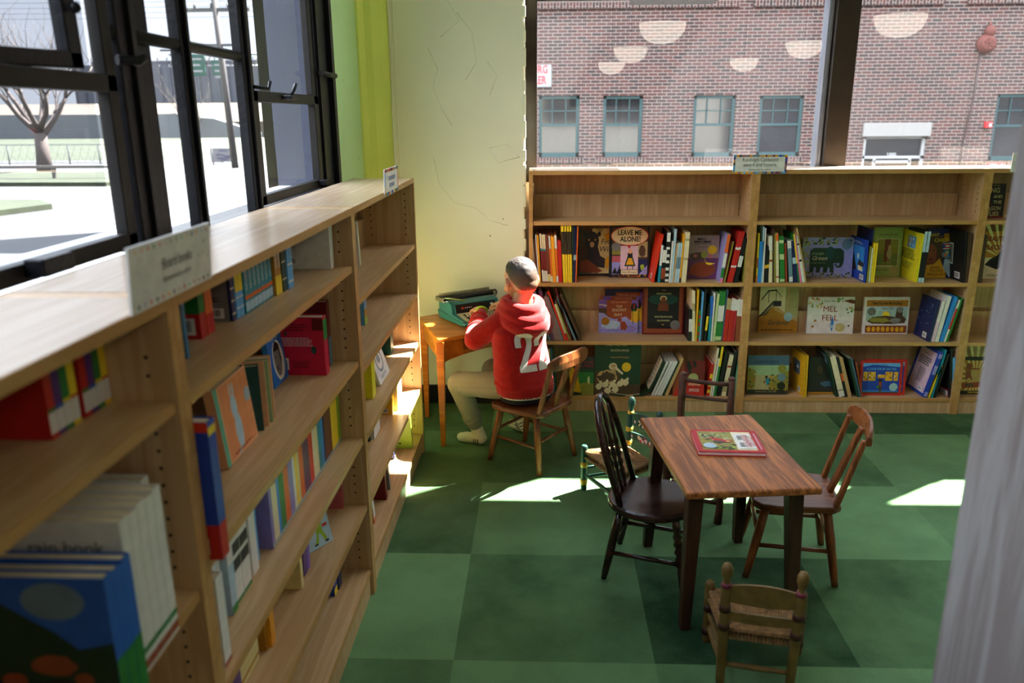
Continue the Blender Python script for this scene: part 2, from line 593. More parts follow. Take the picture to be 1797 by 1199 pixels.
for x0, x1 in ((-0.035, 1.585), (1.70, 3.43), (3.56, 5.40)):
    b = MB(); b.poly([(x0, 4.775, 1.34), (x1, 4.775, 1.34), (x1, 4.775, 3.59), (x0, 4.775, 3.59)]); wpart(b, 'pane', GLASS)

# ------------------------------------------------------------------ left windows: black steel sashes
TOPLAM = wood((200, 178, 152), (186, 160, 130), axis=0, stretch=16, scale=4.0, rough=0.24, spec=0.85, ring=0.8, bump=0.01, name='case_top_laminate')  # same maple, glossier and whitened so the colour carries some sky sheen
GLASS_N = glass_mat('dimmed_sash_glass', (0.52, 0.54, 0.57), 0.04, 0.006)  # tint added to cut the daylight through the nearest panes
GLASS_L = glass_mat('sash_glass', (0.95, 0.97, 0.98), 0.04, 0.008)
BROWNMETAL = paint((27, 24, 22), 0.5, 0.2, 20, 0.25)
def left_window(name, y0, detail=True):
    """one bay, 2.2 m long: opening sash, wide post, fixed light, mullion, fixed light, opening sash"""
    wl_ = empty(name, (-1.0, y0, 1.36)); wl_['kind'] = 'structure'
    inv = Matrix.Translation((1.0, -y0, -1.36))
    def add(b, n, mm):
        o = b.build(n, mm, wl_)
        o.matrix_parent_inverse = inv
        return o
    Y = lambda v: y0 + v
    b = MB()
    b.box(-1.0, -0.965, Y(0.012), Y(0.105), 1.36, 3.30, bev=0.004)          # post
    b.box(-1.04, -1.0, Y(0.10), Y(0.24), 1.36, 3.30, bev=0.004)
    b.box(-0.968, -0.955, Y(0.06), Y(0.075), 1.36, 3.30, bev=0.002)
    add(b, 'post', BLACKMETAL)
    b = MB(); b.box(-1.0, -0.967, Y(0.348), Y(0.402), 1.36, 3.30, bev=0.004); b.box(-0.97, -0.957, Y(0.372), Y(0.388), 1.36, 3.30, bev=0.002); add(b, 'mullion', BLACKMETAL)
    b = MB(); b.box(-1.0, -0.967, Y(0.80), Y(0.866), 1.36, 3.30, bev=0.004); b.box(-0.97, -0.957, Y(0.83), Y(0.846), 1.36, 3.30, bev=0.002); add(b, 'mullion', BLACKMETAL)
    b = MB(); b.cyl((-0.985, Y(0.0), 1.862), (-0.985, Y(0.85), 1.862), 0.016, n=10); add(b, 'glazing_bar', BROWNMETAL)
    b = MB(); b.box(-1.09, -0.93, Y(0.0), Y(1.94), 1.335, 1.365, bev=0.003); add(b, 'sill', BLACKMETAL)
    # opening sash: lower light between rails, upper light above
    s0, s1 = Y(0.872), Y(1.672)
    b = MB()
    for a, c in ((s0, s0 + 0.045), (s1 - 0.06, s1)):
        b.box(-1.0, -0.968, a, c, 1.375, 1.76, bev=0.003)
        b.box(-1.005, -0.975, a + .005, c - .005, 1.76, 3.28, bev=0.004)
    for a, c in ((1.375, 1.41), (1.722, 1.76), (3.24, 3.28)):
        b.box(-1.0, -0.968, s0, s1, a, c, bev=0.003)
    add(b, 'sash', BROWNMETAL)
    b = MB()
    b.box(-0.965, -0.93, s0 + .3, s0 + .36, 1.735, 1.75, bev=0.003)
    b.tube([(-0.945, s0 + .33, 1.745), (-0.93, s0 + .34, 1.775), (-0.93, s0 + .36, 1.79)], 0.007, 8)
    b.tube([(-0.96, s0 - .01, 1.77), (-0.935, s0 + .06, 1.765), (-0.93, s0 + .07, 1.79)], 0.006, 8)
    b.box(-0.965, -0.935, s1 - .09, s1 - .02, 1.385, 1.41, bev=0.003)
    add(b, 'latch', BLACKMETAL)
    b = MB()
    b.box(-1.0, -0.972, Y(1.68), Y(1.945), 1.36, 3.30, bev=0.004)
    b.box(-0.974, -0.962, Y(1.70), Y(1.715), 1.36, 3.30); b.box(-0.974, -0.95, Y(1.88), Y(1.925), 1.36, 3.30, bev=.003)
    add(b, 'jamb', BLACKMETAL)
    b = MB(); b.cyl((-0.95, Y(1.68), 1.852), (-0.95, Y(1.92), 1.852), 0.012, n=8); add(b, 'glazing_bar', BROWNMETAL)
    for a, c in ((0.24, 0.348), (0.402, 0.80), (0.917, 1.612)):
        b = MB(); b.poly([(-1.0, Y(a), 1.37), (-1.0, Y(c), 1.37), (-1.0, Y(c), 3.29), (-1.0, Y(a), 3.29)]); add(b, 'pane', GLASS_L)
    return wl_
left_window('window_1', 1.88)
def near_sash(name, y1, open_up=True):
    """wide opening sash left of a post; the upper leaf hangs slightly open"""
    y0 = y1 - 2.05
    wl_ = empty(name, (-1.0, y0, 1.36)); wl_['kind'] = 'structure'
    inv = Matrix.Translation((1.0, -y0, -1.36))
    def add(b, n, mm):
        o = b.build(n, mm, wl_)
        o.matrix_parent_inverse = inv
        return o
    b = MB()
    for a, c in ((y0 + .1, y0 + .16), (y1 - 0.055, y1 - .012)):
        b.box(-1.0, -0.970, a, c, 1.375, 3.28, bev=0.003)
    for a, c in ((1.375, 1.412), (1.728, 1.768), (3.24, 3.28)):
        b.box(-1.0, -0.970, y0 + .1, y1 - .012, a, c, bev=0.003)
    add(b, 'sash', BROWNMETAL)
    b = MB()
    M0 = Matrix.Translation((-1.0, y1 - .11, 1.775)) @ Matrix.Rotation(R(1.6), 4, 'X')
    b.M = M0
    b.box(-0.015, 0.015, -0.05, 0.0, 0, 1.46, bev=0.004); b.box(-0.015, 0.015, -1.75, 0.0, 0, 0.035, bev=0.004); b.box(-0.015, 0.015, -1.75, -1.70, 0, 1.46, bev=0.004)
    b.ball((0.03, -0.03, 0.12), 0.012, 8)
    add(b, 'hopper_leaf', BLACKMETAL)
    b = MB(); b.box(-0.97, -0.93, y1 - .45, y1 - .35, 1.385, 1.42, bev=0.004); b.tube([(-0.97, y1 + .0, 1.80), (-0.94, y1 + .04, 1.80), (-0.93, y1 + .05, 1.81)], 0.012, 8); add(b, 'latch', BLACKMETAL)
    for a, c in ((1.41, 1.73), (1.77, 3.24)):
        b = MB(); b.poly([(-1.0, y0 + .16, a), (-1.0, y1 - .065, a), (-1.0, y1 - .065, c), (-1.0, y0 + .16, c)]); add(b, 'pane', GLASS_N)
    b = MB(); b.box(-1.07, -0.95, y0 - .05, y0 + .1, 1.36, 3.30, bev=0.006); add(b, 'post', BLACKMETAL)
near_sash('window_3', 1.885)
b = MB(); b.box(-1.25, -0.96, -9.2, -0.22, 1.36, 3.30); struct(b, 'wall_left_end', PLASTER)

# whitewashed partition close by on the right
b = MB()
b.box(0.735, 0.775, -0.35, 1.30, 0.0, 1.92, bev=0.004)
part = struct(b, 'wall_partition', wood((136, 134, 134), (114, 106, 105), axis=2, stretch=9, scale=2.2, rough=0.6, ring=1.4, bump=0.05, name='whitewashed_wood'))

# ------------------------------------------------------------------ pendant lamps (seen mirrored in the back glass)
SHADE = paint((238, 222, 186), 0.7)
def lamp_mat():
    mt, n, l, bs, out = nodes('lamp_shade_glow')
    bs.inputs['Base Color'].default_value = lin((240, 226, 190)) + (1,)
    bs.inputs['Emission Color'].default_value = (1.0, 0.90, 0.74, 1)
    bs.inputs['Emission Strength'].default_value = LAMP
    return mt
LAMP = 2.4
LM = lamp_mat()
lamp0 = None
places = {(1.38, -0.4): 'first', (1.38, -3.9): 'second', (1.38, -7.6): 'third', (3.88, 0.1): 'first', (3.88, -3.2): 'second', (3.88, -6.9): 'third'}
for (x, y), ordi in places.items():
    side = 'nearer the window side' if x < 2 else 'nearer the right wall'
    lab = 'cream bowl pendant lamp in the row %s, %s from the back glass' % (side, ordi)
    if lamp0 is None:
        lamp0 = empty('pendant_lamp', (x, y, 2.46))
        b = MB()
        prof = [(0.0, 0.02), (0.012, 0.10), (0.04, 0.17), (0.09, 0.225), (0.15, 0.255), (0.21, 0.27), (0.23, 0.272)]
        rings = [b.ring((0, 0, z), (0, 0, 1), r, 32) for z, r in prof]
        b.skin(rings, cap=True)
        b.build('lamp_shade', LM, lamp0)
        b = MB(); b.cyl((0, 0, 0.23), (0, 0, 1.46), 0.006); b.build('cord', paint((40, 40, 40)), lamp0)
        b = MB(); b.cyl((0, 0, 1.45), (0, 0, 1.49), 0.06); b.build('ceiling_rose', paint((220, 220, 216)), lamp0)
        o = lamp0
    else:
        o = lamp0.copy(); COL.objects.link(o); o.location = (x, y, 2.46)
        for c in lamp0.children:
            d = c.copy(); COL.objects.link(d); d.parent = o
    tag(o, lab, 'lamp', 'pendant lamps hanging in the room')
# ================================================================== outside
GZ = -0.60
def brick_mat(vertical=False):
    mt, n, l, bs, out = nodes('brown_brick')
    tc = n.new('ShaderNodeTexCoord')
    sx = n.new('ShaderNodeSeparateXYZ')
    cb = n.new('ShaderNodeCombineXYZ')
    l.new(tc.outputs['Object'], sx.inputs[0])
    l.new(sx.outputs['Z' if vertical else 'X'], cb.inputs[0])
    l.new(sx.outputs['X' if vertical else 'Z'], cb.inputs[1])
    br = n.new('ShaderNodeTexBrick')
    br.inputs['Scale'].default_value = 1.0
    br.inputs['Brick Width'].default_value = 0.215
    br.inputs['Row Height'].default_value = 0.0715
    br.inputs['Mortar Size'].default_value = 0.0085
    br.inputs['Mortar Smooth'].default_value = 0.2
    br.inputs['Bias'].default_value = 0.0
    br.inputs['Color1'].default_value = lin((76, 38, 33)) + (1,)
    br.inputs['Color2'].default_value = lin((38, 25, 25)) + (1,)
    br.inputs['Mortar'].default_value = lin((128, 116, 108)) + (1,)
    l.new(cb.outputs[0], br.inputs['Vector'])
    nz = n.new('ShaderNodeTexNoise'); nz.inputs['Scale'].default_value = 0.8; nz.inputs['Detail'].default_value = 5
    l.new(tc.outputs['Object'], nz.inputs['Vector'])
    mx = n.new('ShaderNodeMix'); mx.data_type = 'RGBA'; mx.blend_type = 'MULTIPLY'
    mx.inputs['Factor'].default_value = 0.35
    l.new(br.outputs['Color'], mx.inputs['A']); l.new(nz.outputs[1], mx.inputs['B'])
    l.new(br.outputs['Color'], bs.inputs['Base Color'])
    bs.inputs['Roughness'].default_value = 0.85
    return mt
BRICK = brick_mat()
bl = empty('brick_building', (5, 19, GZ))
tag(bl, 'brown brick building with teal framed windows across the street', 'building')
def bpart(b, name, mat, parent=None):
    o = b.build(name, mat, parent or bl)
    if not parent:
        o.matrix_parent_inverse = Matrix.Translation((-5, -19, -GZ))
    return o
wins = [(-0.10, 0.83, 0.73, 2.10), (1.37, 2.27, 0.73, 2.09), (3.42, 4.36, 0.72, 2.08), (4.90, 5.88, 0.72, 2.07), (10.15, 11.2, 0.60, 2.06), (-3.2, -2.3, .73, 2.1), (12.6, 13.6, .6, 2.06)]
door = (7.31, 8.71, GZ, 1.155)
# wall built as strips round the openings
b = MB()
ops = sorted(wins + [door])
xs = -4.6
for x0, x1, z0, z1 in ops:
    b.box(xs, x0, 19.0, 19.4, GZ, 12.0)
    b.box(x0, x1, 19.0, 19.4, z1, 12.0)
    if z0 > GZ:
        b.box(x0, x1, 19.0, 19.4, GZ, z0)
    xs = x1
b.box(xs, 40.0, 19.0, 19.4, GZ, 12.0)
bpart(b, 'brick_wall', BRICK)
BRICKV = brick_mat(True)
for x0, x1, z in ((-0.3, 0.95, 0.60), (1.2, 2.4, 0.60), (3.3, 4.5, 0.59), (4.8, 6.0, 0.59), (10.0, 11.3, 0.46)):
    b = MB(); b.box(x0, x1, 18.95, 19.02, z, z + 0.125); bpart(b, 'sill', BRICKV)
for x0, x1 in ((-0.4, 4.3), (4.6, 8.7), (9.2, 14)):
    b = MB(); b.box(x0, x1, 18.95, 19.02, 3.93, 4.06); bpart(b, 'upper_sill', BRICKV)
TEAL = paint((24, 62, 66), 0.5)
DGLASS = paint((24, 26, 32), 0.08, 0.5, 1.2, 0.5)
for x0, x1, z0, z1 in wins:
    b = MB()
    t = 0.07
    b.box(x0, x0 + t, 19.05, 19.15, z0, z1); b.box(x1 - t, x1, 19.05, 19.15, z0, z1)
    b.box(x0, x1, 19.05, 19.15, z1 - t, z1); b.box(x0, x1, 19.05, 19.15, z0, z0 + 0.1)
    zm = z0 + (z1 - z0) * 0.51
    b.box(x0, x1, 19.06, 19.14, zm, zm + 0.05)
    for k in (1, 2):
        xm = x0 + (x1 - x0) * k / 3
        b.box(xm - .012, xm + .012, 19.07, 19.12, zm, z1)
    zh = (zm + z1) / 2
    b.box(x0, x1, 19.07, 19.12, zh - .012, zh + .012)
    f = bpart(b, 'window', TEAL)
    b = MB(); b.poly([(x0, 19.11, z0), (x1, 19.11, z0), (x1, 19.11, z1), (x0, 19.11, z1)])
    g = b.build('pane', DGLASS, f)
    b = MB()
    rr = random.Random(int(x0 * 100))
    b.box(x0 + .12, x1 - .25, 19.3, 19.35, z0 + .1, z0 + .1 + rr.uniform(.15, .5))
x0, x1, z0, z1 = door
WHITE = paint((150, 150, 150), 0.5)
b = MB()
b.box(7.25, 8.76, 18.93, 19.05, 1.155, 1.455, bev=0.01); bpart(b, 'lintel', paint((136, 132, 128), 0.8))
b = MB()
for a, c in ((7.31, 7.38), (8.64, 8.71)):
    b.box(a, c, 19.05, 19.15, GZ, 1.155)
b.box(7.31, 8.71, 19.05, 19.15, 1.10, 1.155); b.box(7.31, 8.71, 19.05, 19.15, 0.66, 0.72); b.box(7.58, 7.64, 19.05, 19.15, GZ, .66); b.box(8.38, 8.44, 19.05, 19.15, GZ, .66); b.box(7.6, 8.42, 19.05, 19.15, .56, .62)
d = bpart(b, 'door', WHITE)
b = MB(); b.poly([(7.31, 19.12, GZ), (8.71, 19.12, GZ), (8.71, 19.12, 1.155), (7.31, 19.12, 1.155)]); b.build('pane', DGLASS, d)
text('house_number', '1000', facing((8.0, 19.10, 0.745), (1, 0, 0), (0, 0, 1)), WHITE, d, 0.11, bold=0.004)
sg = MB(); sg.box(-0.62, 0.19, 18.95, 18.97, 2.29, 2.78, bev=0.03)
sg = sg.build('wall_sign', WHITE)
tag(sg, 'white sign with pale red capitals on the brick wall', 'sign')
for t, z in (('URG', 2.66), ('LER', 2.43)):
    text('lettering', t, facing((-0.07, 18.945, z), (1, 0, 0), (0, 0, 1)), paint((190, 60, 66)), sg, 0.24, bold=0.008, sx=0.72)
bell = empty('alarm_bell', (9.70, 18.95, 3.05))
tag(bell, 'rusty round alarm bell on the brick wall near a pipe', 'bell')
RUST = paint((96, 44, 34), 0.7, 0.25, 40)
b = MB(); b.skin([b.ring((0, y, 0.06), (0, 1, 0), r, 28) for y, r in ((0.06, .2), (0, .21), (-.05, .2), (-.1, .13), (-.11, .12))]); b.build('gong', RUST, bell)
b = MB()
for k in range(6):
    a = k * math.pi / 3
    b.box(-.012, .012, -.125, -.105, .0, .11)
    for v in b.b.verts[-8:]:
        v.co = Matrix.Translation((0, 0, .06)) @ Matrix.Rotation(a, 4, 'Y') @ v.co
b.build('grille', RUST, bell)
b = MB(); b.ball((0.03, -.03, .32), .12, 14, (1, .7, 1)); b.cyl((0.03, 0, .40), (.03, 0, .5), .03); b.build('striker_housing', RUST, bell)
b = MB(); b.tube([(9.62, 18.97, 3.0), (9.60, 18.97, 2.0), (9.52, 18.97, 1.0), (9.5, 18.97, GZ)], .018, 6); tag(b.build('conduit_pipe', paint((58, 40, 38))), 'thin pipe running down the brick wall below the bell', 'pipe')
fa = MB(); fa.box(9.93, 10.07, 18.9, 19.0, 1.33, 1.46, bev=.01); fa = fa.build('fire_alarm', paint((216, 40, 44))); tag(fa, 'small red and white alarm box on the brick wall', 'alarm')
b = MB(); b.box(9.99, 10.05, 18.885, 18.902, 1.35, 1.43); b.build('strobe_lens', WHITE, fa)
fd = MB(); fd.box(10.09, 10.5, 18.93, 18.95, 0.36, 0.56, bev=.01); fd = fd.build('connection_sign', paint((214, 50, 56))); tag(fd, 'red sign reading FDC low on the brick wall', 'sign')
text('lettering', 'FDC', facing((10.295, 18.925, .46), (1, 0, 0), (0, 0, 1)), WHITE, fd, 0.17, bold=0.008, shear=0.2)

# street and yard to the left
b = MB(); b.box(-140, 60, 5.0, 140, GZ - .3, GZ); b.box(-140, -1.25, -40, 5.0, GZ - .3, GZ)
struct(b, 'ground', paint((56, 56, 56), 0.9, 0.08, 0.6))
GRASS = paint((38, 44, 26), 0.95, 0.25, 1.5)
DRY = paint((54, 46, 37), 0.95, 0.2, 0.8)
CONC = paint((80, 82, 84), 0.9, 0.08, 0.7)
b = MB(); b.prism([(-27, 28), (-15.2, 27.6), (-14.2, 29.2), (-16, 33), (-27, 34)], 2, GZ, GZ + .14); tag(b.build('lawn_island', GRASS), kind='structure')
b = MB(); b.prism([(-17, 17), (-13.4, 18.5), (-12.8, 20.5), (-13.8, 21.6), (-18, 22)], 2, GZ, GZ + .14); tag(b.build('lawn_corner', GRASS), kind='structure')
b = MB(); b.prism([(45, GZ), (58, 0.25), (60, .25), (60, GZ - .1)], 0, -90, -10); tag(b.build('lawn_bank', GRASS), kind='structure')
b = MB(); b.prism([(-90, .2), (-26, .2), (-26, 1.75), (-27, 2.0), (-30, 1.95), (-90, 2.1)], 1, 60, 61); b.prism([(-26, .2), (-21, .2), (-21, .6), (-24.2, 1.62), (-26, 1.75)], 1, 60, 61)
tag(b.build('retaining_wall', CONC), kind='structure')
b = MB(); b.prism([(61, 1.4), (82, 3.1), (90, 3.1), (90, 0), (61, 0)], 0, -95, -20); tag(b.build('dry_bank', DRY), kind='structure')
el_ = MB(); el_.box(-48, -22, 84, 96, 2.2, 6.9)
for k in range(26):
    el_.box(-48 + k, -48 + k + .12, 83.85, 84, 2.2, 6.9)
el_ = el_.build('grain_elevator', paint((62, 64, 70), 0.9, 0.1, 0.3)); tag(el_, 'long grey concrete elevator building beyond the bank', 'building')
b = MB(); b.box(-47, -23, 86, 92, 6.9, 7.4)
for k in range(24):
    b.box(-47 + k, -46.9 + k, 85.9, 86, 6.9, 7.7)
b.build('roof_gallery', paint((44, 44, 50)), el_)
# bare street tree
rnd = random.Random(11)
tr = MB()
def limb(p, d, r, n):
    pts, rs = [p], [r]
    q = p.copy()
    L = 0.55 + 0.5 * rnd.random() if n < 5 else 1.2
    dd = d.copy()
    for k in range(4):
        dd = (dd + Vector((rnd.uniform(-.18, .18), rnd.uniform(-.18, .18), rnd.uniform(-.02, .14)))).normalized()
        q = q + dd * L * 0.42
        pts.append(q.copy()); rs.append(r * (1 - 0.1 * (k + 1)))
    tr.tube(pts, rs, 6 if r > .05 else 4)
    if n > 0 and r > 0.012:
        for k in range(3 if n > 3 else 2):
            a = Vector((rnd.uniform(-1, 1), rnd.uniform(-1, 1), rnd.uniform(0.15, 0.9))).normalized()
            limb(q if k else pts[2], (dd * 0.75 + a * 0.8).normalized(), rs[-1] * rnd.uniform(.58, .78), n - 1)
tp = Vector((-21.4, 34.2, GZ))
tr.tube([tp, tp + Vector((0.02, 0, .9)), tp + Vector((.05, 0, 1.7))], [.36, .27, .25], 10)
for k in range(7):
    a = k * 0.9 + .3
    limb(tp + Vector((.05, 0, 1.5 + .05 * k)), Vector((math.cos(a) * .8, math.sin(a) * .8, .75)).normalized(), .13, 5)
tag(tr.build('street_tree', paint((66, 58, 54), 0.9)), 'bare branching tree on the lawn beyond the street', 'tree')
tr = MB()
for k in range(5):
    a = k * 1.2
    limb(Vector((-25.5, 58.5, .2)), Vector((math.cos(a) * .5, math.sin(a) * .5, .9)).normalized(), .09, 4)
tag(tr.build('brush_tree', paint((56, 50, 42), 0.9)), 'pale scrubby tree beside the end of the concrete wall', 'tree')
pl = MB(); pl.cyl((-14.36, 37.5, GZ), (-14.6, 37.5, 8.2), .16, .12, 10); pl = pl.build('utility_pole', paint((48, 45, 45), .9)); tag(pl, 'tall wooden utility pole with crossarms by the street', 'pole')
b = MB(); b.box(-16.3, -13.0, 37.4, 37.5, 6.2, 6.35); b.box(-15.8, -13.2, 37.4, 37.5, 4.75, 4.85)
for k in range(5):
    b.cyl((-16.2 + k * .75, 37.45, 6.35), (-16.2 + k * .75, 37.45, 6.55), .05, n=6)
b.build('crossarm', paint((40, 38, 38)), pl)
p2 = MB(); p2.cyl((-20.6, 47, GZ), (-20.6, 47, 5.6), .12, .1, 8); p2.box(-21.6, -19.8, 46.9, 47, 5.3, 5.4); tag(p2.build('utility_pole', paint((48, 45, 45), .9)), 'thin distant utility pole seen left of the tall one', 'pole')
b = MB()
for k in range(4):
    b.tube([(-60 + i * 6.5, 42 + .02 * i - (i - 4) ** 2 * 0 , 6.5 + k * .25 + ((i - 6) / 6.0) ** 2 * .8) for i in range(12)], .012, 4)
tag(b.build('power_lines', paint((50, 50, 54))), 'sagging power lines strung past the bare tree', 'wire')
gs = empty('highway_gantry', (-17.6, 44, GZ)); tag(gs, 'white highway gantry carrying two green signs', 'gantry')
SG = paint((8, 52, 42))
b = MB()
for z in (-.0, .6):
    b.cyl((-2.2, 0, 4.9 + z), (3.2, 0, 4.9 + z), .06, n=6)
for k in range(8):
    b.cyl((-2.2 + k * .65, 0, 4.9), (-1.9 + k * .65, 0, 5.5), .04, n=6)
b.cyl((-1.9, .1, 0), (-1.9, .1, 5.6), .1, n=8)
b.build('truss', paint((80, 80, 82)), gs)
for x0, x1, z0, z1 in ((-1.15, -.25, 4.4, 5.5), (.1, .75, 4.45, 5.2)):
    b = MB(); b.box(x0, x1, -.2, -.12, z0, z1, bev=.02); sp = b.build('sign_panel', SG, gs)
    b = MB()
    for k in range(3):
        b.box(x0 + .15, x1 - .15 - .1 * (k % 2), -.215, -.205, z1 - .3 - k * .3, z1 - .2 - k * .3)
    b.build('lettering', paint((100, 102, 102)), sp)
ws = MB(); ws.box(-16.5, -15.3, 40, 40.05, -.45, .22); ws.cyl((-16.4, 40.03, GZ), (-16.4, 40.03, .2), .04); ws.cyl((-15.4, 40.03, GZ), (-15.4, 40.03, .2), .04); ws = ws.build('yard_sign', paint((84, 84, 88))); tag(ws, 'white yard sign with small purple lettering beside the pole', 'sign')
b = MB()
for z, x0, x1 in ((.08, -16.05, -15.65), (-.28, -16.2, -15.55), (-.37, -16.05, -15.7)):
    b.box(x0, x1, 39.985, 39.995, z, z + .045)
b.tube([(-16.2 + i * .08, 39.99, -.12 + .06 * math.sin(i * .7)) for i in range(10)], .03, 6)
b.build('lettering', paint((40, 36, 70)), ws)
fn = empty('chain_link_fence', (-24, 41.2, GZ)); tag(fn, 'low chain link fence along the far side of the street', 'fence')
b = MB()
for k in range(12):
    b.cyl((-10 + k * 1.6, 0, 0), (-10 + k * 1.6, 0, 1.0), .03, n=6)
b.cyl((-10, 0, 1.0), (7.6, 0, 1.0), .025, n=6); b.cyl((-10, 0, .08), (7.6, 0, .08), .02, n=6)
b.build('fence_frame', paint((70, 72, 74)), fn)
b = MB()
for k in range(44):
    b.cyl((-10 + k * .4, .0, 0.08), (-9.6 + k * .4, .0, 1.0), .006, n=4); b.cyl((-9.6 + k * .4, .0, 0.08), (-10 + k * .4, .0, 1.0), .006, n=4)
b.build('wire_mesh', paint((74, 76, 78)), fn)
b = MB(); b.box(-24, -15.4, 29.6, 29.75, GZ + .5, GZ + .6)
for k in range(4):
    b.box(-23.5 + k * 2.6, -23.38 + k * 2.6, 29.62, 29.74, GZ, GZ + .5)
tag(b.build('guard_rail', paint((76, 72, 68))), 'low wooden guard rail on the lawn in front of the tree', 'rail')

b = MB(); b.box(-1.30, -1.02, 3.79, 3.815, GZ, 4.2); b.box(-1.30, -1.252, 3.79, 4.9, GZ, 4.2); tag(b.build('wall_outside', paint((64, 68, 84), .8)), kind='structure')
# ================================================================== bookcases
HOLE = paint((18, 14, 12), 0.9)
def bookcase(label, loc, rz, W, D, H, shelves, toe, t=0.022, lips=True, grp=None):
    """local x along the front, y into the case, z up; shelves = heights of the shelf tops"""
    o = empty('bookcase', loc, rz)
    tag(o, label, 'bookcase', grp)
    for x0 in (0.0, W - t):
        b = MB(); b.box(x0, x0 + t - .0006, 0.001, D, 0, H - .001)
        p = b.build('side_panel', MAPLE_V, o)
        b = MB(); b.box(x0, x0 + t - .0006, 0.0, 0.0012, 0, H); b.build('edge_band', EDGE, p)
        b = MB()
        xs, dx = (x0 + t, 1) if x0 == 0 else (x0, -1)
        tops = sorted(shelves) + [H - .02]
        for yy in (0.045, D - 0.075):
            for a, c in zip(tops[:-1], tops[1:]):
                z = a + 0.045
                while z < c - 0.05:
                    b.skin([b.ring((xs - dx * .001, yy, z), (1, 0, 0), .0034, 8), b.ring((xs + dx * .0009, yy, z), (1, 0, 0), .0034, 8)], smooth=False)
                    z += 0.032
        b.build('peg_hole_pattern', HOLE, p)
    b = MB(); b.box(t, W - t, 0.002, D, H - .022, H); p = b.build('top_panel', TOPLAM, o)
    b = MB(); b.box(t, W - t, 0.0, 0.002, H - .022, H - .0005); b.build('edge_band', EDGE, p)
    b = MB(); b.box(t, W - t, D - .012, D, toe, H - .022); b.build('back_panel', MAPLE_V, o)
    for z in shelves:
        b = MB(); b.box(t + .001, W - t - .001, 0.008, D - .013, z - .021, z); p = b.build('shelf', MAPLE, o)
        b = MB(); b.box(t + .001, W - t - .001, 0.006, 0.008, z - .021, z - .0004); b.build('edge_band', EDGE, p)
        if lips:
            b = MB(); b.box(t + .004, W - t - .004, D - .045, D - .031, z, z + .125); b.build('book_stop', MAPLE_V, p)
    b = MB(); b.box(t, W - t, 0.012, 0.028, 0, min(shelves) - .021); b.build('toe_kick', MAPLE_V, o)
    return o
BX, BY, BW = -0.076, 4.386, 1.219
bcA = bookcase('maple bookcase against the back window, beside the pale pier', (BX, BY, 0), 0, BW, 0.285, 1.383, [1.11, .767, .427, .094], .07, grp='back wall bookcases')
bcB = bookcase('maple bookcase against the back window, middle one of the back row', (BX + BW, BY, 0), 0, BW, 0.285, 1.383, [1.11, .767, .427, .094], .07, grp='back wall bookcases')
bcC = bookcase('maple bookcase against the back window, partly behind the whitewashed partition', (BX + 2 * BW, BY, 0), 0, BW, 0.285, 1.383, [1.11, .767, .427, .094], .07, grp='back wall bookcases')
# along the left windows: fronts look towards +X
LX = -0.607
g = 'window wall bookcases'
near = bookcase('maple bookcase under the left windows, closest to the viewer', (LX, -0.030, 0), R(90), 1.2825, 0.285, 1.393, [1.216, .857, .50, .105], .08, lips=False, grp=g)
mid = bookcase('maple bookcase under the left windows, middle one of three', (LX, 1.2525, 0), R(90), 1.2845, 0.285, 1.393, [1.21, .889, .612, .361, .105], .08, lips=False, grp=g)
far = bookcase('maple bookcase under the left windows, ending at the pale pier', (LX, 2.537, 0), R(90), 1.261, 0.285, 1.393, [1.083, .843, .596, .352, .105], .08, lips=True, grp=g)
# steel ledge between cases and window posts
b = MB(); b.box(-0.998, -0.896, -0.03, 3.80, 1.33, 1.358); o = b.build('trim_3', BLACKMETAL); o['kind'] = 'structure'

# ------------------------------------------------------------------ signs on the cases
CARD = paint((228, 228, 226), 0.35)
INK = paint((38, 38, 44), 0.6)
def card_sign(label, c, right, up, w, h):
    """stiff card; c = centre of its face"""
    Mx = facing(c, right, up)
    b = MB(); b.M = Mx
    b.box(-w / 2, w / 2, -h / 2, h / 2, -0.004, 0)
    o = b.build('shelf_sign', CARD)
    tag(o, label, 'sign')
    return o, Mx
def dots(o, Mx, items, name='border_art'):
    cols = {}
    b = MB(); b.M = Mx
    ms = []
    for u, v, r, c in items:
        if c not in ms:
            ms.append(c)
        n = 7
        b.poly([(u + r * math.cos(k * 2 * math.pi / n + r * 900), v + r * (1.0 + .2 * (k % 2)) * math.sin(k * 2 * math.pi / n + r * 900), .0006) for k in range(n)], mi=ms.index(c))
    return b.build(name, [paint(c) for c in ms], o)
o, Mx = card_sign('white card sign reading Board books, dotted with small coloured pictures', (-0.598, 1.258, 1.442), (0, 1, 0), (0.06, 0, 1), .292, .10)
rr = random.Random(3)
it = []
cs = ['gold', 'peach', 'orange', 'green', 'pink', 'palepink', 'plum', 'sage', 'mint', 'straw', 'steel', 'amber', 'paleblue', 'rose']
for k, c in enumerate(cs):
    it.append((-.125 + k * .0195, .041, .0026 + .0012 * rr.random(), c))
for k, c in enumerate(['darkgreen', 'lavender', 'magenta', 'ink', 'scarlet', 'amber', 'plum', 'rose', 'magenta', 'mint', 'rose', 'red', 'dark', 'green']):
    it.append((-.125 + k * .0195, -.042, .0026 + .0014 * rr.random(), c))
for k in range(12):
    it.append((rr.choice([-1, 1]) * rr.uniform(.09, .125), rr.uniform(-.025, .028), .0022, rr.choice(['palepink', 'paleblue', 'cream', 'mint'])))
dots(o, Mx, it)
T = lambda u, v: Mx @ Matrix.Translation((u, v, .0007))
text('lettering', 'Board books', T(.012, .008), INK, o, .026, sx=.82)
text('lettering', 'Alphabetical by author', T(.008, -.016), INK, o, .0135, sx=.85)
o, Mx = card_sign('small white card sign with a patchwork border at the corner end of the window cases', (-0.598, 3.185, 1.428), (0, 1, 0), (0.02, 0, 1), .285, .10)
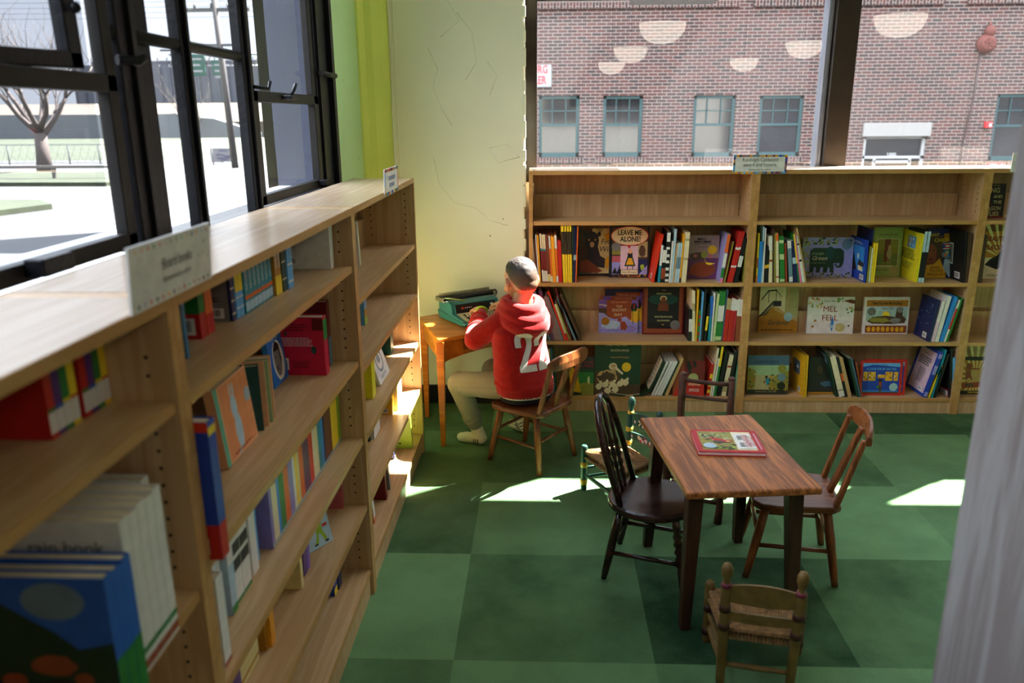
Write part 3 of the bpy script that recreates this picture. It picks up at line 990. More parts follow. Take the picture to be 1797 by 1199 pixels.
def border(o, Mx, w, h, t, pal, n, seed):
    rr = random.Random(seed)
    b = MB(); b.M = Mx
    for s_ in (-1, 1):
        k = 0
        u = -w / 2
        while u < w / 2 - .001:
            du = min(rr.uniform(.6, 1.5) * w / n, w / 2 - u)
            b.poly([(u, s_ * h / 2 - s_ * t, .0005), (u + du, s_ * h / 2 - s_ * t, .0005), (u + du, s_ * h / 2, .0005), (u, s_ * h / 2, .0005)], mi=rr.randrange(len(pal)))
            u += du
        v = -h / 2 + t
        while v < h / 2 - t - .0005:
            dv = min(rr.uniform(.6, 1.5) * w / n, h / 2 - t - v)
            b.poly([(s_ * w / 2 - s_ * t, v, .0005), (s_ * w / 2, v, .0005), (s_ * w / 2, v + dv, .0005), (s_ * w / 2 - s_ * t, v + dv, .0005)], mi=rr.randrange(len(pal)))
            v += dv
    b.build('patchwork_border', [paint(c) for c in pal], o)
border(o, Mx, .285, .10, .012, ['green', 'yellow', 'maroon', 'azure', 'amber', 'orange', 'white', 'scarlet'], 16, 5)
b = MB(); b.M = Mx
for v, u0, u1 in ((.012, -.06, .07), (-.015, -.05, .06)):
    u = u0
    while u < u1:
        b.box(u, u + .008, v - .008, v + .008, .0004, .0008); u += .014
b.build('lettering', paint((150, 160, 200)), o)
o, Mx = card_sign('card sign reading Randolph Caldecott award and honors between two back cases', (1.154, 4.380, 1.413), (1, 0, 0), (0, -.02, 1), .283, .099)
border(o, Mx, .283, .099, .011, ['gold', 'cobalt', 'plum', 'amber', 'steel', 'dark', 'tan', 'skyblue', 'mauve'], 22, 8)
text('lettering', 'Randolph Caldecott', Mx @ Matrix.Translation((0, .023, .0007)), INK, o, .028, sx=.84)
text('lettering', 'award and honors', Mx @ Matrix.Translation((0, -.003, .0007)), INK, o, .028, sx=.84)
text('lettering', 'Alphabetical by author', Mx @ Matrix.Translation((0, -.028, .0007)), INK, o, .0145, sx=.9)
o, Mx = card_sign('white card sign on the back case half hidden by the partition', (2.605, 4.380, 1.415), (1, 0, 0), (0, -.02, 1), .283, .099)
for k, x in enumerate((0.445, 1.64)):
    b = MB(); b.box(x - .045, x + .045, 4.3895, 4.3915, 1.0915, 1.1075)
    o = b.build('shelf_label', paint((196, 158, 100)))
    tag(o, 'small shelf edge label reading Alphabetical by author, %s back case' % ('first' if k == 0 else 'middle'), 'label')
    text('lettering', 'Alphabetical by author', facing((x, 4.3893, 1.0995), (1, 0, 0), (0, 0, 1)), INK, o, .0095)
# ================================================================== furniture
OAK = wood((182, 112, 56), (120, 68, 32), axis=1, stretch=16, scale=7, rough=0.30, spec=0.5, ring=0.7, bump=0.12, name='red_oak')
DARKLEG = wood((64, 36, 22), (38, 20, 12), axis=2, stretch=8, scale=4, rough=0.4, name='dark_oak')
CHERRY = wood((134, 78, 38), (92, 48, 20), axis=1, stretch=9, scale=5, rough=0.38, ring=0.9, name='brown_chair_wood')
CHERRYV = wood((138, 80, 40), (94, 50, 22), axis=2, stretch=9, scale=5, rough=0.38, ring=0.9, name='brown_chair_wood')
WALN = wood((60, 34, 26), (34, 18, 14), axis=1, stretch=9, scale=5, rough=0.22, spec=0.6, name='dark_walnut')
HONEY = wood((206, 128, 42), (176, 98, 26), axis=0, stretch=8, scale=4, rough=0.3, spec=0.5, name='honey_wood')

# ---- play table
ta = math.atan2(0.046, 0.435)
tb = empty('childrens_table', (0.638, 2.636, 0), ta)
tag(tb, 'oak childrens table with dark splayed legs and a book on top', 'table')
b = MB(); b.box(-.219, .219, -.327, .327, .505, .53, bev=.006); b.build('tabletop', OAK, tb)
for sx in (-1, 1):
    for sy in (-1, 1):
        b = MB()
        p0, p1 = Vector((sx * .165, sy * .235, .507)), Vector((sx * .185, sy * .27 , 0))
        for p, r in ((p0, .030), (p1, .018)):
            pass
        A = [b.b.verts.new(p0 + Vector((x * .026, y * .026, 0))) for x, y in ((-1, -1), (1, -1), (1, 1), (-1, 1))]
        B = [b.b.verts.new(p1 + Vector((x * .017, y * .017, 0))) for x, y in ((-1, -1), (1, -1), (1, 1), (-1, 1))]
        b.skin([B, A], smooth=False)
        b.build('leg', DARKLEG, tb, bev=.003)
b = MB(); b.box(-.15, .15, -.225, -.21, .455, .507); b.box(-.15, .15, .21, .225, .455, .507); b.box(-.16, -.145, -.21, .21, .455, .507); b.box(.145, .16, -.21, .21, .455, .507); b.build('apron', DARKLEG, tb)

def rotz(f):
    """local +y looks along f"""
    return math.atan2(f[1], f[0]) - math.pi / 2

# ---- school chairs (slat back)
def school_chair(label, loc, f, seat_z=.31, top_z=.60):
    o = empty('school_chair', loc, rotz(f))
    tag(o, label, 'chair', 'brown slat back chairs')
    b = MB()
    out = []
    pts = [(-.145, -.13), (-.12, -.158), (.12, -.158), (.145, -.13), (.168, .06), (.162, .125), (.13, .155), (-.13, .155), (-.162, .125), (-.168, .06)]
    b.prism(pts, 2, seat_z - .027, seat_z)
    b.build('seat', CHERRY, o, bev=.009, seg=3)
    F = {}
    for sx in (-1, 1):
        for sy in (-1, 1):
            p0 = Vector((sx * .115, sy * .105 - .005, seat_z - .02))
            p1 = Vector((sx * (.152 if sy < 0 else .146), sy * .158, 0))
            F[sx, sy] = (p0, p1)
            b = MB(); b.turned(p1, p0, [(0, .0125), (.15, .014), (.6, .0175), (1, .016)], 10); b.build('leg', CHERRYV, o)
    at = lambda k, t: F[k][0].lerp(F[k][1], t)
    b = MB(); b.cyl(at((-1, -1), .55), at((-1, 1), .55), .0085, n=8); b.build('stretcher', CHERRY, o)
    b = MB(); b.cyl(at((1, -1), .55), at((1, 1), .55), .0085, n=8); b.build('stretcher', CHERRY, o)
    b = MB(); b.cyl(at((-1, -1), .46), at((1, -1), .46), .0085, n=8); b.build('stretcher', CHERRY, o)
    b = MB(); b.cyl(at((-1, 1), .42), at((1, 1), .42), .0085, n=8); b.build('stretcher', CHERRY, o)
    for x, xt, wd, nm in ((-.125, -.128, .013, 'back_post'), (.125, .128, .013, 'back_post'), (0, 0, .018, 'back_slat')):
        b = MB()
        y0, y1 = -.135, -.205 - (0.018 if x == 0 else 0)
        Z0, Z1 = seat_z - .004, top_z - .045
        for (xx, yy, zz) in ((x, y0, Z0), (xt, y1, Z1)):
            pass
        A = [b.b.verts.new(Vector((x + i * wd, y0 + j * .010, Z0))) for i, j in ((-1, -1), (1, -1), (1, 1), (-1, 1))]
        B = [b.b.verts.new(Vector((xt + i * wd * .95, y1 + j * .009, Z1))) for i, j in ((-1, -1), (1, -1), (1, 1), (-1, 1))]
        b.skin([A, B], smooth=False)
        b.build(nm, CHERRYV, o, bev=.004)
    b = MB()
    n = 14
    rg = []
    for i in range(n + 1):
        s_ = -1 + 2 * i / n
        x = s_ * .158
        y = -.212 - .028 * (1 - s_ * s_)
        hz = .036 * (1 - .55 * abs(s_) ** 5)
        zc = top_z - .038 + .008 * (1 - s_ * s_)
        rg.append([b.b.verts.new(Vector((x, y + dy, zc + dz * hz))) for dy, dz in ((-.010, -1), (.010, -1), (.012, 0), (.006, 1), (-.006, 1), (-.012, 0))])
    b.skin(rg, smooth=False)
    b.build('top_rail', CHERRY, o, bev=.003)
    return o
school_chair('brown slat back wooden chair the person in red sits on', (-.05, 3.732, 0), (-.81, .585))
school_chair('brown slat back wooden chair at the right side of the oak table', (.945, 2.786, 0), (-.985, .16), top_z=.615)

# ---- hoop back chair
o = empty('hoop_back_chair', (.415, 2.722, 0), rotz((.95, -.31)))
tag(o, 'dark hoop back wooden chair tucked under the table, nearest the window cases', 'chair')
b = MB()
pts = []
for k in range(28):
    a = k * 2 * math.pi / 28
    x, y = .165 * math.cos(a), .165 * math.sin(a)
    if y < 0:
        x = math.copysign(abs(x) ** .8 * .165 ** .2, x)
    pts.append((x, y * 1.0))
b.prism(pts, 2, .272, .302)
b.build('seat', WALN, o, bev=.010, seg=3)
F = {}
for sx in (-1, 1):
    for sy in (-1, 1):
        p0, p1 = Vector((sx * .10, sy * .10, .28)), Vector((sx * .135, sy * .148, 0))
        F[sx, sy] = (p0, p1)
        b = MB()
        prof = [(0, .010), (.1, .013), (.45, .016), (.7, .015), (1, .012)] if sy < 0 else [(0, .011), (.05, .013), (.3, .014), (.33, .010), (.36, .017), (.40, .010), (.44, .018), (.5, .011), (.54, .018), (.6, .011), (.64, .018), (.7, .012), (.74, .018), (.8, .012), (.86, .016), (1, .013)]
        b.turned(p1, p0, prof, 12); b.build('leg', WALN, o)
at = lambda k, t: F[k][0].lerp(F[k][1], t)
for a, c in (((-1, -1), (-1, 1)), ((1, -1), (1, 1)), ((-1, -1), (1, -1))):
    b = MB(); b.cyl(at(a, .62), at(c, .62), .0085, n=8); b.build('stretcher', WALN, o)
hp = []
for k in range(25):
    a = math.pi * k / 24
    x = -.132 * math.cos(a)
    s_ = math.sin(a) ** .62
    hp.append(Vector((x * (1 - .12 * (1 - s_)), -.098 - .115 * s_, .298 + .375 * s_)))
b = MB(); b.tube(hp, [.012 + .003 * math.sin(math.pi * k / 24) for k in range(25)], 10, ry=.010); b.build('hoop', WALN, o)
for x in (-.066, 0, .066):
    s_ = math.sqrt(max(0, 1 - (x / .132) ** 2)) ** .62
    b = MB()
    b.turned((x * .8, -.115, .30), (x, -.098 - .115 * s_, .298 + .375 * s_), [(0, .007), (.1, .008), (.2, .011), (.24, .007), (.28, .012), (.33, .007), (.4, .012), (.47, .007), (.52, .011), (.58, .006), (.7, .009), (.85, .0065), (1, .005)], 10)
    b.build('spindle', WALN, o)

# ---- rush seat chairs
RUSH = paint((132, 98, 58), 0.85, 0.35, 60)
def rush_chair(label, loc, f, main, band, slat_fn=None, finial=None):
    o = empty('rush_seat_chair', loc, rotz(f))
    tag(o, label, 'chair', 'small rush seat chairs')
    zs = .185
    fr = {-1: Vector((-.142, .10, 0)), 1: Vector((.142, .10, 0))}
    bk = {-1: Vector((-.100, -.098, 0)), 1: Vector((.100, -.098, 0))}
    for s_ in (-1, 1):
        b = MB(); b.turned(fr[s_], fr[s_] + Vector((0, 0, .222)), [(0, .013), (.03, .0145), (.9, .0155), (.97, .015), (1, .011)], 12); p = b.build('leg', main, o)
        b = MB()
        for z in ((.03, .055), (.115, .14)):
            b.cyl(fr[s_] + Vector((0, 0, z[0])), fr[s_] + Vector((0, 0, z[1])), .0163, n=12)
        b.build('painted_band', band, p)
        e = bk[s_] + Vector((s_ * .004, -.03, .43))
        b = MB(); b.turned(bk[s_], e, [(0, .0125), (.03, .014), (.80, .0155), (.84, .012), (.86, .0095), (.88, .0115), (.92, .0165), (.96, .0165), (.99, .011), (1, .003)], 12); p = b.build('back_post', main, o)
        b = MB()
        for t0, t1 in ((.47, .52), (.62, .67)):
            b.cyl(bk[s_].lerp(e, t0), bk[s_].lerp(e, t1), .0168, n=12)
        b.build('painted_band', band, p)
        b = MB(); b.cyl(bk[s_].lerp(e, .815), bk[s_].lerp(e, .845), .0160, .0135, n=12); b.build('collar', finial or band, p)
    # woven seat: cords laid in nested frames, meeting on the diagonals
    cs = [fr[-1], fr[1], bk[1], bk[-1]]
    cen = sum(cs, Vector()) / 4
    b = MB()
    N = 15
    for k in range(N):
        t = k / N
        q = [c.lerp(cen, t) for c in cs]
        zz = zs + .010 - .012 * t
        for i in range(4):
            a, c = q[i], q[(i + 1) % 4]
            b.tube([a + Vector((0, 0, zz)), a.lerp(c, .5) + Vector((0, 0, zz - .004 - .002 * (k % 2))), c + Vector((0, 0, zz))], .0062, 6)
    # rolled edges over the rails
    for i in range(4):
        a, c = cs[i], cs[(i + 1) % 4]
        L = (c - a).length
        nn = int(L / .0105)
        d = (c - a).normalized()
        nrm = Vector((d.y, -d.x, 0))
        for k in range(1, nn):
            p = a.lerp(c, k / nn) + Vector((0, 0, zs - .004))
            b.tube([p + Vector((0, 0, .013)) - nrm * .006, p + nrm * .013 + Vector((0, 0, .004)), p + nrm * .010 - Vector((0, 0, .014)), p - nrm * .008 - Vector((0, 0, .014))], .0052, 5)
    b.build('rush_seat', RUSH, o)
    for a, c, z in ((fr[-1], fr[1], .08), (bk[-1], bk[1], .07), (fr[-1], bk[-1], .065), (fr[1], bk[1], .065), (fr[-1], bk[-1], .11), (fr[1], bk[1], .11)):
        b = MB(); b.turned(a + Vector((0, 0, z)), c + Vector((0, 0, z)), [(0, .006), (.2, .008), (.5, .0095), (.8, .008), (1, .006)], 8); b.build('stretcher', main, o)
    sl = []
    for z0, z1, dip in ((.302, .352, .010), (.238, .266, .003)):
        b = MB()
        rg = []
        for i in range(13):
            u = -1 + 2 * i / 12
            x = u * .098
            zc = (z0 + z1) / 2
            y = -.098 - .03 * zc / .43 - .012 * (1 - u * u)
            hh = (z1 - z0) / 2 + dip * (1 - u * u)
            rg.append([b.b.verts.new(Vector((x, y - .004, zc - (z1 - z0) / 2))), b.b.verts.new(Vector((x, y + .004, zc - (z1 - z0) / 2))), b.b.verts.new(Vector((x, y + .004, zc - (z1 - z0) / 2 + hh * 2))), b.b.verts.new(Vector((x, y - .004, zc - (z1 - z0) / 2 + hh * 2)))])
        b.skin(rg, smooth=False)
        sl.append(b.build('back_slat', main, o))
    return o, sl
GREEN_P = paint((36, 74, 62), 0.45, 0.2, 30, 0.4, 0, .2, 80)
YEL_P = paint((206, 160, 40), 0.5, 0.25, 60)
o, sl = rush_chair('green painted rush seat chair with yellow bands and flowers, behind the dark hoop back chair', (.350, 3.300, 0), (-.876, -.482), GREEN_P, YEL_P, finial=YEL_P)
rr = random.Random(9)
for k, s_ in enumerate(sl):      # painted flowers on both faces of the slats
    b = MB()
    n = 60 if k == 0 else 20
    for i in range(n):
        x = rr.gauss(0, .030 if k == 0 else .03)
        z = ((.334, .254)[k]) + rr.uniform(-.022, .02) * (1 if k == 0 else .45)
        u = x / .098
        if abs(u) > .85:
            continue
        for side in (1, -1):
            y = -.098 - .03 * ((.327, .252)[k]) / .43 - .012 * (1 - u * u) + side * .0048
            r_ = rr.uniform(.005, .011)
            b.poly([(x + r_ * math.cos(t * math.pi / 3), y, z + r_ * math.sin(t * math.pi / 3)) for t in range(6)], mi=rr.randrange(4))
    b.build('painted_flowers', [paint('crimson'), paint('cream'), paint('palepink'), paint('darkgreen')], s_)
OLIVE_P = paint((106, 82, 38), 0.5, 0.25, 30, 0.4, 0, .2, 80)
DBAND = paint((64, 34, 24), 0.5)
rush_chair('worn ochre rush seat chair with dark bands, in front of the oak table', (.663, 2.155, 0), (.2, .98), OLIVE_P, DBAND, finial=paint((110, 40, 60), .5))

# ---- rustic stick chair behind the table
STICK = paint((74, 44, 30), 0.7, 0.35, 30, 0.3, 0, .5, 60)
o = empty('stick_chair', (.680, 3.225, 0), rotz((-.33, -.944)))
tag(o, 'dark rustic stick chair on the far side of the oak table', 'chair')
rr = random.Random(2)
pw = lambda p, q, r: ([Vector(p).lerp(Vector(q), t) + Vector((rr.uniform(-.003, .003), rr.uniform(-.003, .003), 0)) for t in (0, .25, .5, .75, 1)], [r * rr.uniform(.9, 1.1) for _ in range(5)])
FR, BK = {}, {}
for s_ in (-1, 1):
    FR[s_] = (Vector((s_ * .115, .12, 0)), Vector((s_ * .11, .115, .29)))
    BK[s_] = (Vector((s_ * .108, -.125, 0)), Vector((s_ * .104, -.145, .56)))
    b = MB(); P, r_ = pw(*FR[s_], .017); b.tube(P, r_, 10); b.build('leg', STICK, o)
    b = MB(); P, r_ = pw(*BK[s_], .017); b.tube(P, r_, 10); b.ball(BK[s_][1], .017, 10, (1, 1, .6)); b.build('back_post', STICK, o)
at = lambda q, z: q[0].lerp(q[1], z / q[1].z)
for z, r_, sag in ((.535, .010, .006), (.46, .009, .004)):
    b = MB(); A, C = at(BK[-1], z), at(BK[1], z)
    b.tube([A.lerp(C, t) - Vector((0, .004 * math.sin(t * 3.14), sag * math.sin(t * 3.14))) for t in (0, .2, .4, .6, .8, 1)], r_, 8); b.build('back_rail', STICK, o)
for z in (.09, .18):
    for A, C in ((FR[-1], FR[1]), (BK[-1], BK[1]), (FR[-1], BK[-1]), (FR[1], BK[1])):
        b = MB(); b.cyl(at(A, z), at(C, z), .008, n=8); b.build('stretcher', STICK, o)
b = MB()
for k in range(12):
    y = -.125 + k * .0215
    b.box(-.118, .118, y, y + .019, .268 + .002 * (k % 2), .284 + .002 * (k % 2), bev=.004)
b.build('seat', STICK, o)

# ---- corner desk
dk = empty('corner_desk', (-.40, 4.20, 0), 0)
tag(dk, 'honey coloured corner desk with a small drawer under the teal typewriter', 'desk')
Pm = Matrix.Translation((.40, -4.20, 0))
def dpart(b, n, mm, parent=None, **k):
    o = b.build(n, mm, parent or dk, **k)
    if parent is None:
        o.matrix_parent_inverse = Pm
    return o
FL, BL, B2, B3, FRR = Vector((-.525, 3.832, 0)), Vector((-.695, 4.30, 0)), Vector((-.43, 4.505, 0)), Vector((-.22, 4.505, 0)), Vector((-.065, 4.235, 0))
tdir = (FRR - FL).normalized(); ndir = Vector((tdir.y, -tdir.x, 0))
front = [FL.lerp(FRR, t) + ndir * .028 * math.sin(math.pi * t) ** 2 for t in [i / 16 for i in range(17)]]
top = [(p.x, p.y) for p in front] + [(B3.x, B3.y), (B2.x, B2.y), (BL.x, BL.y)]
b = MB(); b.prism(top, 2, .572, .592); dpart(b, 'desktop', HONEY, bev=.004)
leg = {}
cen = (FL + FRR + B2 + BL) / 4
for nm, p in (('a', FL), ('b', BL), ('c', B3), ('d', FRR)):
    q = p + (cen - p).normalized() * (.034)
    leg[nm] = q
    b = MB()
    A = [b.b.verts.new(q + Vector((x * .012, y * .012, 0))) for x, y in ((-1, -1), (1, -1), (1, 1), (-1, 1))]
    B = [b.b.verts.new(q + Vector((x * .020, y * .020, .47))) for x, y in ((-1, -1), (1, -1), (1, 1), (-1, 1))]
    C2 = [b.b.verts.new(q + Vector((x * .020, y * .020, .572))) for x, y in ((-1, -1), (1, -1), (1, 1), (-1, 1))]
    b.skin([A, B, C2], smooth=False)
    dpart(b, 'leg', HONEY, bev=.003)
def board(p, q, z0f, z1, t=.016, n=12, name='apron', mm=HONEY):
    b = MB()
    d = (q - p).normalized(); nn = Vector((d.y, -d.x, 0)) * t / 2
    rg = []
    for i in range(n + 1):
        u = i / n
        c = p.lerp(q, u)
        z0 = z0f(u)
        rg.append([b.b.verts.new(c + nn + Vector((0, 0, z0))), b.b.verts.new(c - nn + Vector((0, 0, z0))), b.b.verts.new(c - nn + Vector((0, 0, z1))), b.b.verts.new(c + nn + Vector((0, 0, z1)))])
    b.skin(rg, smooth=False)
    return dpart(b, name, mm)
arch = lambda u: .455 + .03 * math.sin(math.pi * u) ** .6
board(leg['a'], leg['d'], arch, .572)
board(leg['a'], leg['b'], lambda u: .475, .572)
board(leg['d'], leg['c'], lambda u: .475, .572)
board(leg['b'], leg['c'], lambda u: .475, .572)
DRAW = wood((150, 84, 32), (116, 60, 22), axis=0, stretch=8, scale=4, rough=0.35, name='drawer_wood')
a_, d_ = leg['a'], leg['d']
td = (d_ - a_).normalized(); nd = Vector((td.y, -td.x, 0))
b = MB(); b.M = facing(a_.lerp(d_, .5) + nd * .010 + Vector((0, 0, .535)), td, (0, 0, 1)); b.box(-.15, .15, -.028, .030, 0, .008, bev=.002)
dr = dpart(b, 'drawer', DRAW)
b = MB(); b.ball(a_.lerp(d_, .5) + nd * .030 + Vector((0, 0, .535)), .012, 12); kn = dpart(b, 'knob', paint((30, 22, 18), .35), dr)
# ================================================================== books
PAGES = paint((226, 216, 190), 0.8, 0.06, 90)
WORDS = dict(paleblue='pale blue', skyblue='sky blue', steelblue='steel blue', bluegrey='blue grey', darkgreen='dark green', palegreen='pale green', palepink='pale pink', dark='dark patterned', ink='dark', steel='slate blue')
ORD = lambda n: '%d%s' % (n, 'th' if 10 <= n % 100 <= 20 else {1: 'st', 2: 'nd', 3: 'rd'}.get(n % 10, 'th'))
CASE = {'A': 'back bookcase beside the pier', 'B': 'middle back bookcase', 'C': 'back bookcase by the partition', 'near': 'nearest window bookcase', 'mid': 'middle window bookcase', 'far': 'far window bookcase'}
SHELF = {-1: 'top shelf', 0: 'second shelf', 1: 'third shelf', 2: 'bottom shelf'}
def zshelf(unit, z):
    hs = {'near': [1.216, .857, .5, .105], 'mid': [1.21, .889, .612, .361, .105], 'far': [1.083, .843, .596, .352, .105]}[unit]
    k = min(range(len(hs)), key=lambda i: abs(hs[i] - z))
    return (['top shelf', 'second shelf', 'third shelf', 'fourth shelf', 'bottom shelf'] if unit != 'near' else ['top shelf', 'second shelf', 'third shelf', 'bottom shelf'])[k]

def cover_mesh(t, h, d, col, spine_round=False):
    b = MB()
    bt = min(.0026, t * .22)
    b.box(-t / 2, -t / 2 + bt, 0, d, 0, h); b.box(t / 2 - bt, t / 2, 0, d, 0, h); b.box(-t / 2 + bt, t / 2 - bt, 0, bt, 0, h)
    return b
def page_block(o, t, h, d):
    bt = min(.0026, t * .22)
    b = MB(); b.box(-t / 2 + bt, t / 2 - bt, bt, d - .004, .003, h - .003); return b.build('page_block', PAGES, o)
TRIM = None
def trim_mat():
    mt, n, l, bs, out = nodes('patterned_trim')
    tc = n.new('ShaderNodeTexCoord'); vo = n.new('ShaderNodeTexVoronoi'); vo.inputs['Scale'].default_value = 170
    l.new(tc.outputs['Object'], vo.inputs['Vector'])
    hs = n.new('ShaderNodeHueSaturation'); hs.inputs['Saturation'].default_value = .8; hs.inputs['Value'].default_value = .7
    l.new(vo.outputs['Color'], hs.inputs['Color']); l.new(hs.outputs[0], bs.inputs['Base Color'])
    return mt
TRIM = trim_mat()
def spine_bands(o, t, h, spec):
    b = MB(); ms = []
    for s_ in spec.split():
        i = next(k for k, ch in enumerate(s_) if ch in '.0123456789')
        c, (a, e) = s_[:i], s_[i:].split('-')
        if c not in ms:
            ms.append(c)
        b.box(-t * .485, t * .485, -.0005, .0004, float(a) * h + .0005, float(e) * h - .0005, mi=ms.index(c))
    b.build('spine_print', [TRIM if c == 'trimband' else paint(c) for c in ms], o)
def scribble(name, o, Mx, u0, u1, v0, v1, rows, c, seed=1, fill=.55):
    """small illegible lettering as dashes"""
    rr = random.Random(seed)
    b = MB(); b.M = Mx
    dv = (v1 - v0) / rows
    for r_ in range(rows):
        v = v1 - dv * (r_ + .5)
        u = u0
        e = u1 - rr.random() * (u1 - u0) * .18
        while u < e:
            du = rr.uniform(.5, 1.8) * dv * .9
            b.poly([(u, v - dv * fill / 2, 0), (min(u + du, e), v - dv * fill / 2, 0), (min(u + du, e), v + dv * fill / 2, 0), (u, v + dv * fill / 2, 0)])
            u += du + dv * .35
    return b.build(name, paint(c), o)
def barcode(o, Mx, w, h):
    b = MB(); b.M = Mx
    b.poly([(0, 0, 0), (w, 0, 0), (w, h, 0), (0, h, 0)])
    u = w * .12
    rr = random.Random(int(w * 1e5))
    while u < w * .85:
        du = w * rr.choice([.02, .03, .05]); b.poly([(u, h * .2, .0003), (u + du, h * .2, .0003), (u + du, h * .85, .0003), (u, h * .85, .0003)], mi=1); u += du + w * rr.choice([.025, .04])
    b.build('barcode_label', [CARD, INK], o)
def art(o, Mx, w, h, spec):
    """spec items in cover fractions; layers stack outward"""
    ill, medal = MB(), MB()
    mi, mm = [], []
    lay = .0003
    for it in spec:
        kind = it[0]
        lay += .00002
        if kind == 'text':
            _, s_, u, v, sz, c = it[:6]
            k = it[6] if len(it) > 6 else {}
            text(k.pop('name', 'title') if 'name' in k else 'title', s_, Mx @ Matrix.Translation((u * w, v * h, lay + .0003)), paint(c), o, sz * h, **k)
            continue
        if kind == 'scrib':
            _, u0, v0, u1, v1, rows, c = it
            scribble('small_print', o, Mx @ Matrix.Translation((0, 0, lay + .0003)), u0 * w, u1 * w, v0 * h, v1 * h, rows, c, rows)
            continue
        if kind == 'bar':
            _, u, v, uw, vh = it
            barcode(o, Mx @ Matrix.Translation((u * w, v * h, lay + .0004)), uw * w, vh * h)
            continue
        B, M_ = (medal, mm) if kind == 'medal' else (ill, mi)
        B.M = Mx
        c = it[-1]
        if c not in M_:
            M_.append(c)
        if kind == 'rect':
            u0, v0, u1, v1 = it[1:5]; P = [(u0, v0), (u1, v0), (u1, v1), (u0, v1)]
        elif kind in ('ell', 'medal'):
            u, v, ru, rv = it[1:5]; P = [(u + ru * math.cos(a), v + rv * math.sin(a)) for a in [2 * math.pi * k / 28 for k in range(28)]]
        else:
            P = it[1]
        z = lay + (.0006 if kind == 'medal' else 0)
        B.poly([(u * w, v * h, z) for u, v in P], mi=M_.index(c))
    if mi:
        ill.build('cover_print', [paint(c, .4) for c in mi], o)
    else:
        ill.b.free()
    if mm:
        medal.build('award_medal', [paint(c, .3, .2, 200, .6, .4) for c in mm], o)
    else:
        medal.b.free()
def blob(u, v, ru, rv, seed, n=18, j=.18):
    rr = random.Random(seed)
    return [(u + ru * (1 + rr.uniform(-j, j)) * math.cos(a), v + rv * (1 + rr.uniform(-j, j)) * math.sin(a)) for a in [2 * math.pi * k / n for k in range(n)]]
def leaves(cols, n, seed, reg, r=.03, asp=1.0):
    rr = random.Random(seed)
    return [('poly', blob(rr.uniform(reg[0], reg[2]), rr.uniform(reg[1], reg[3]), r * rr.uniform(.5, 1.2), r * asp * rr.uniform(.5, 1.2), seed * 100 + k, 9, .4), rr.choice(cols)) for k in range(n)]

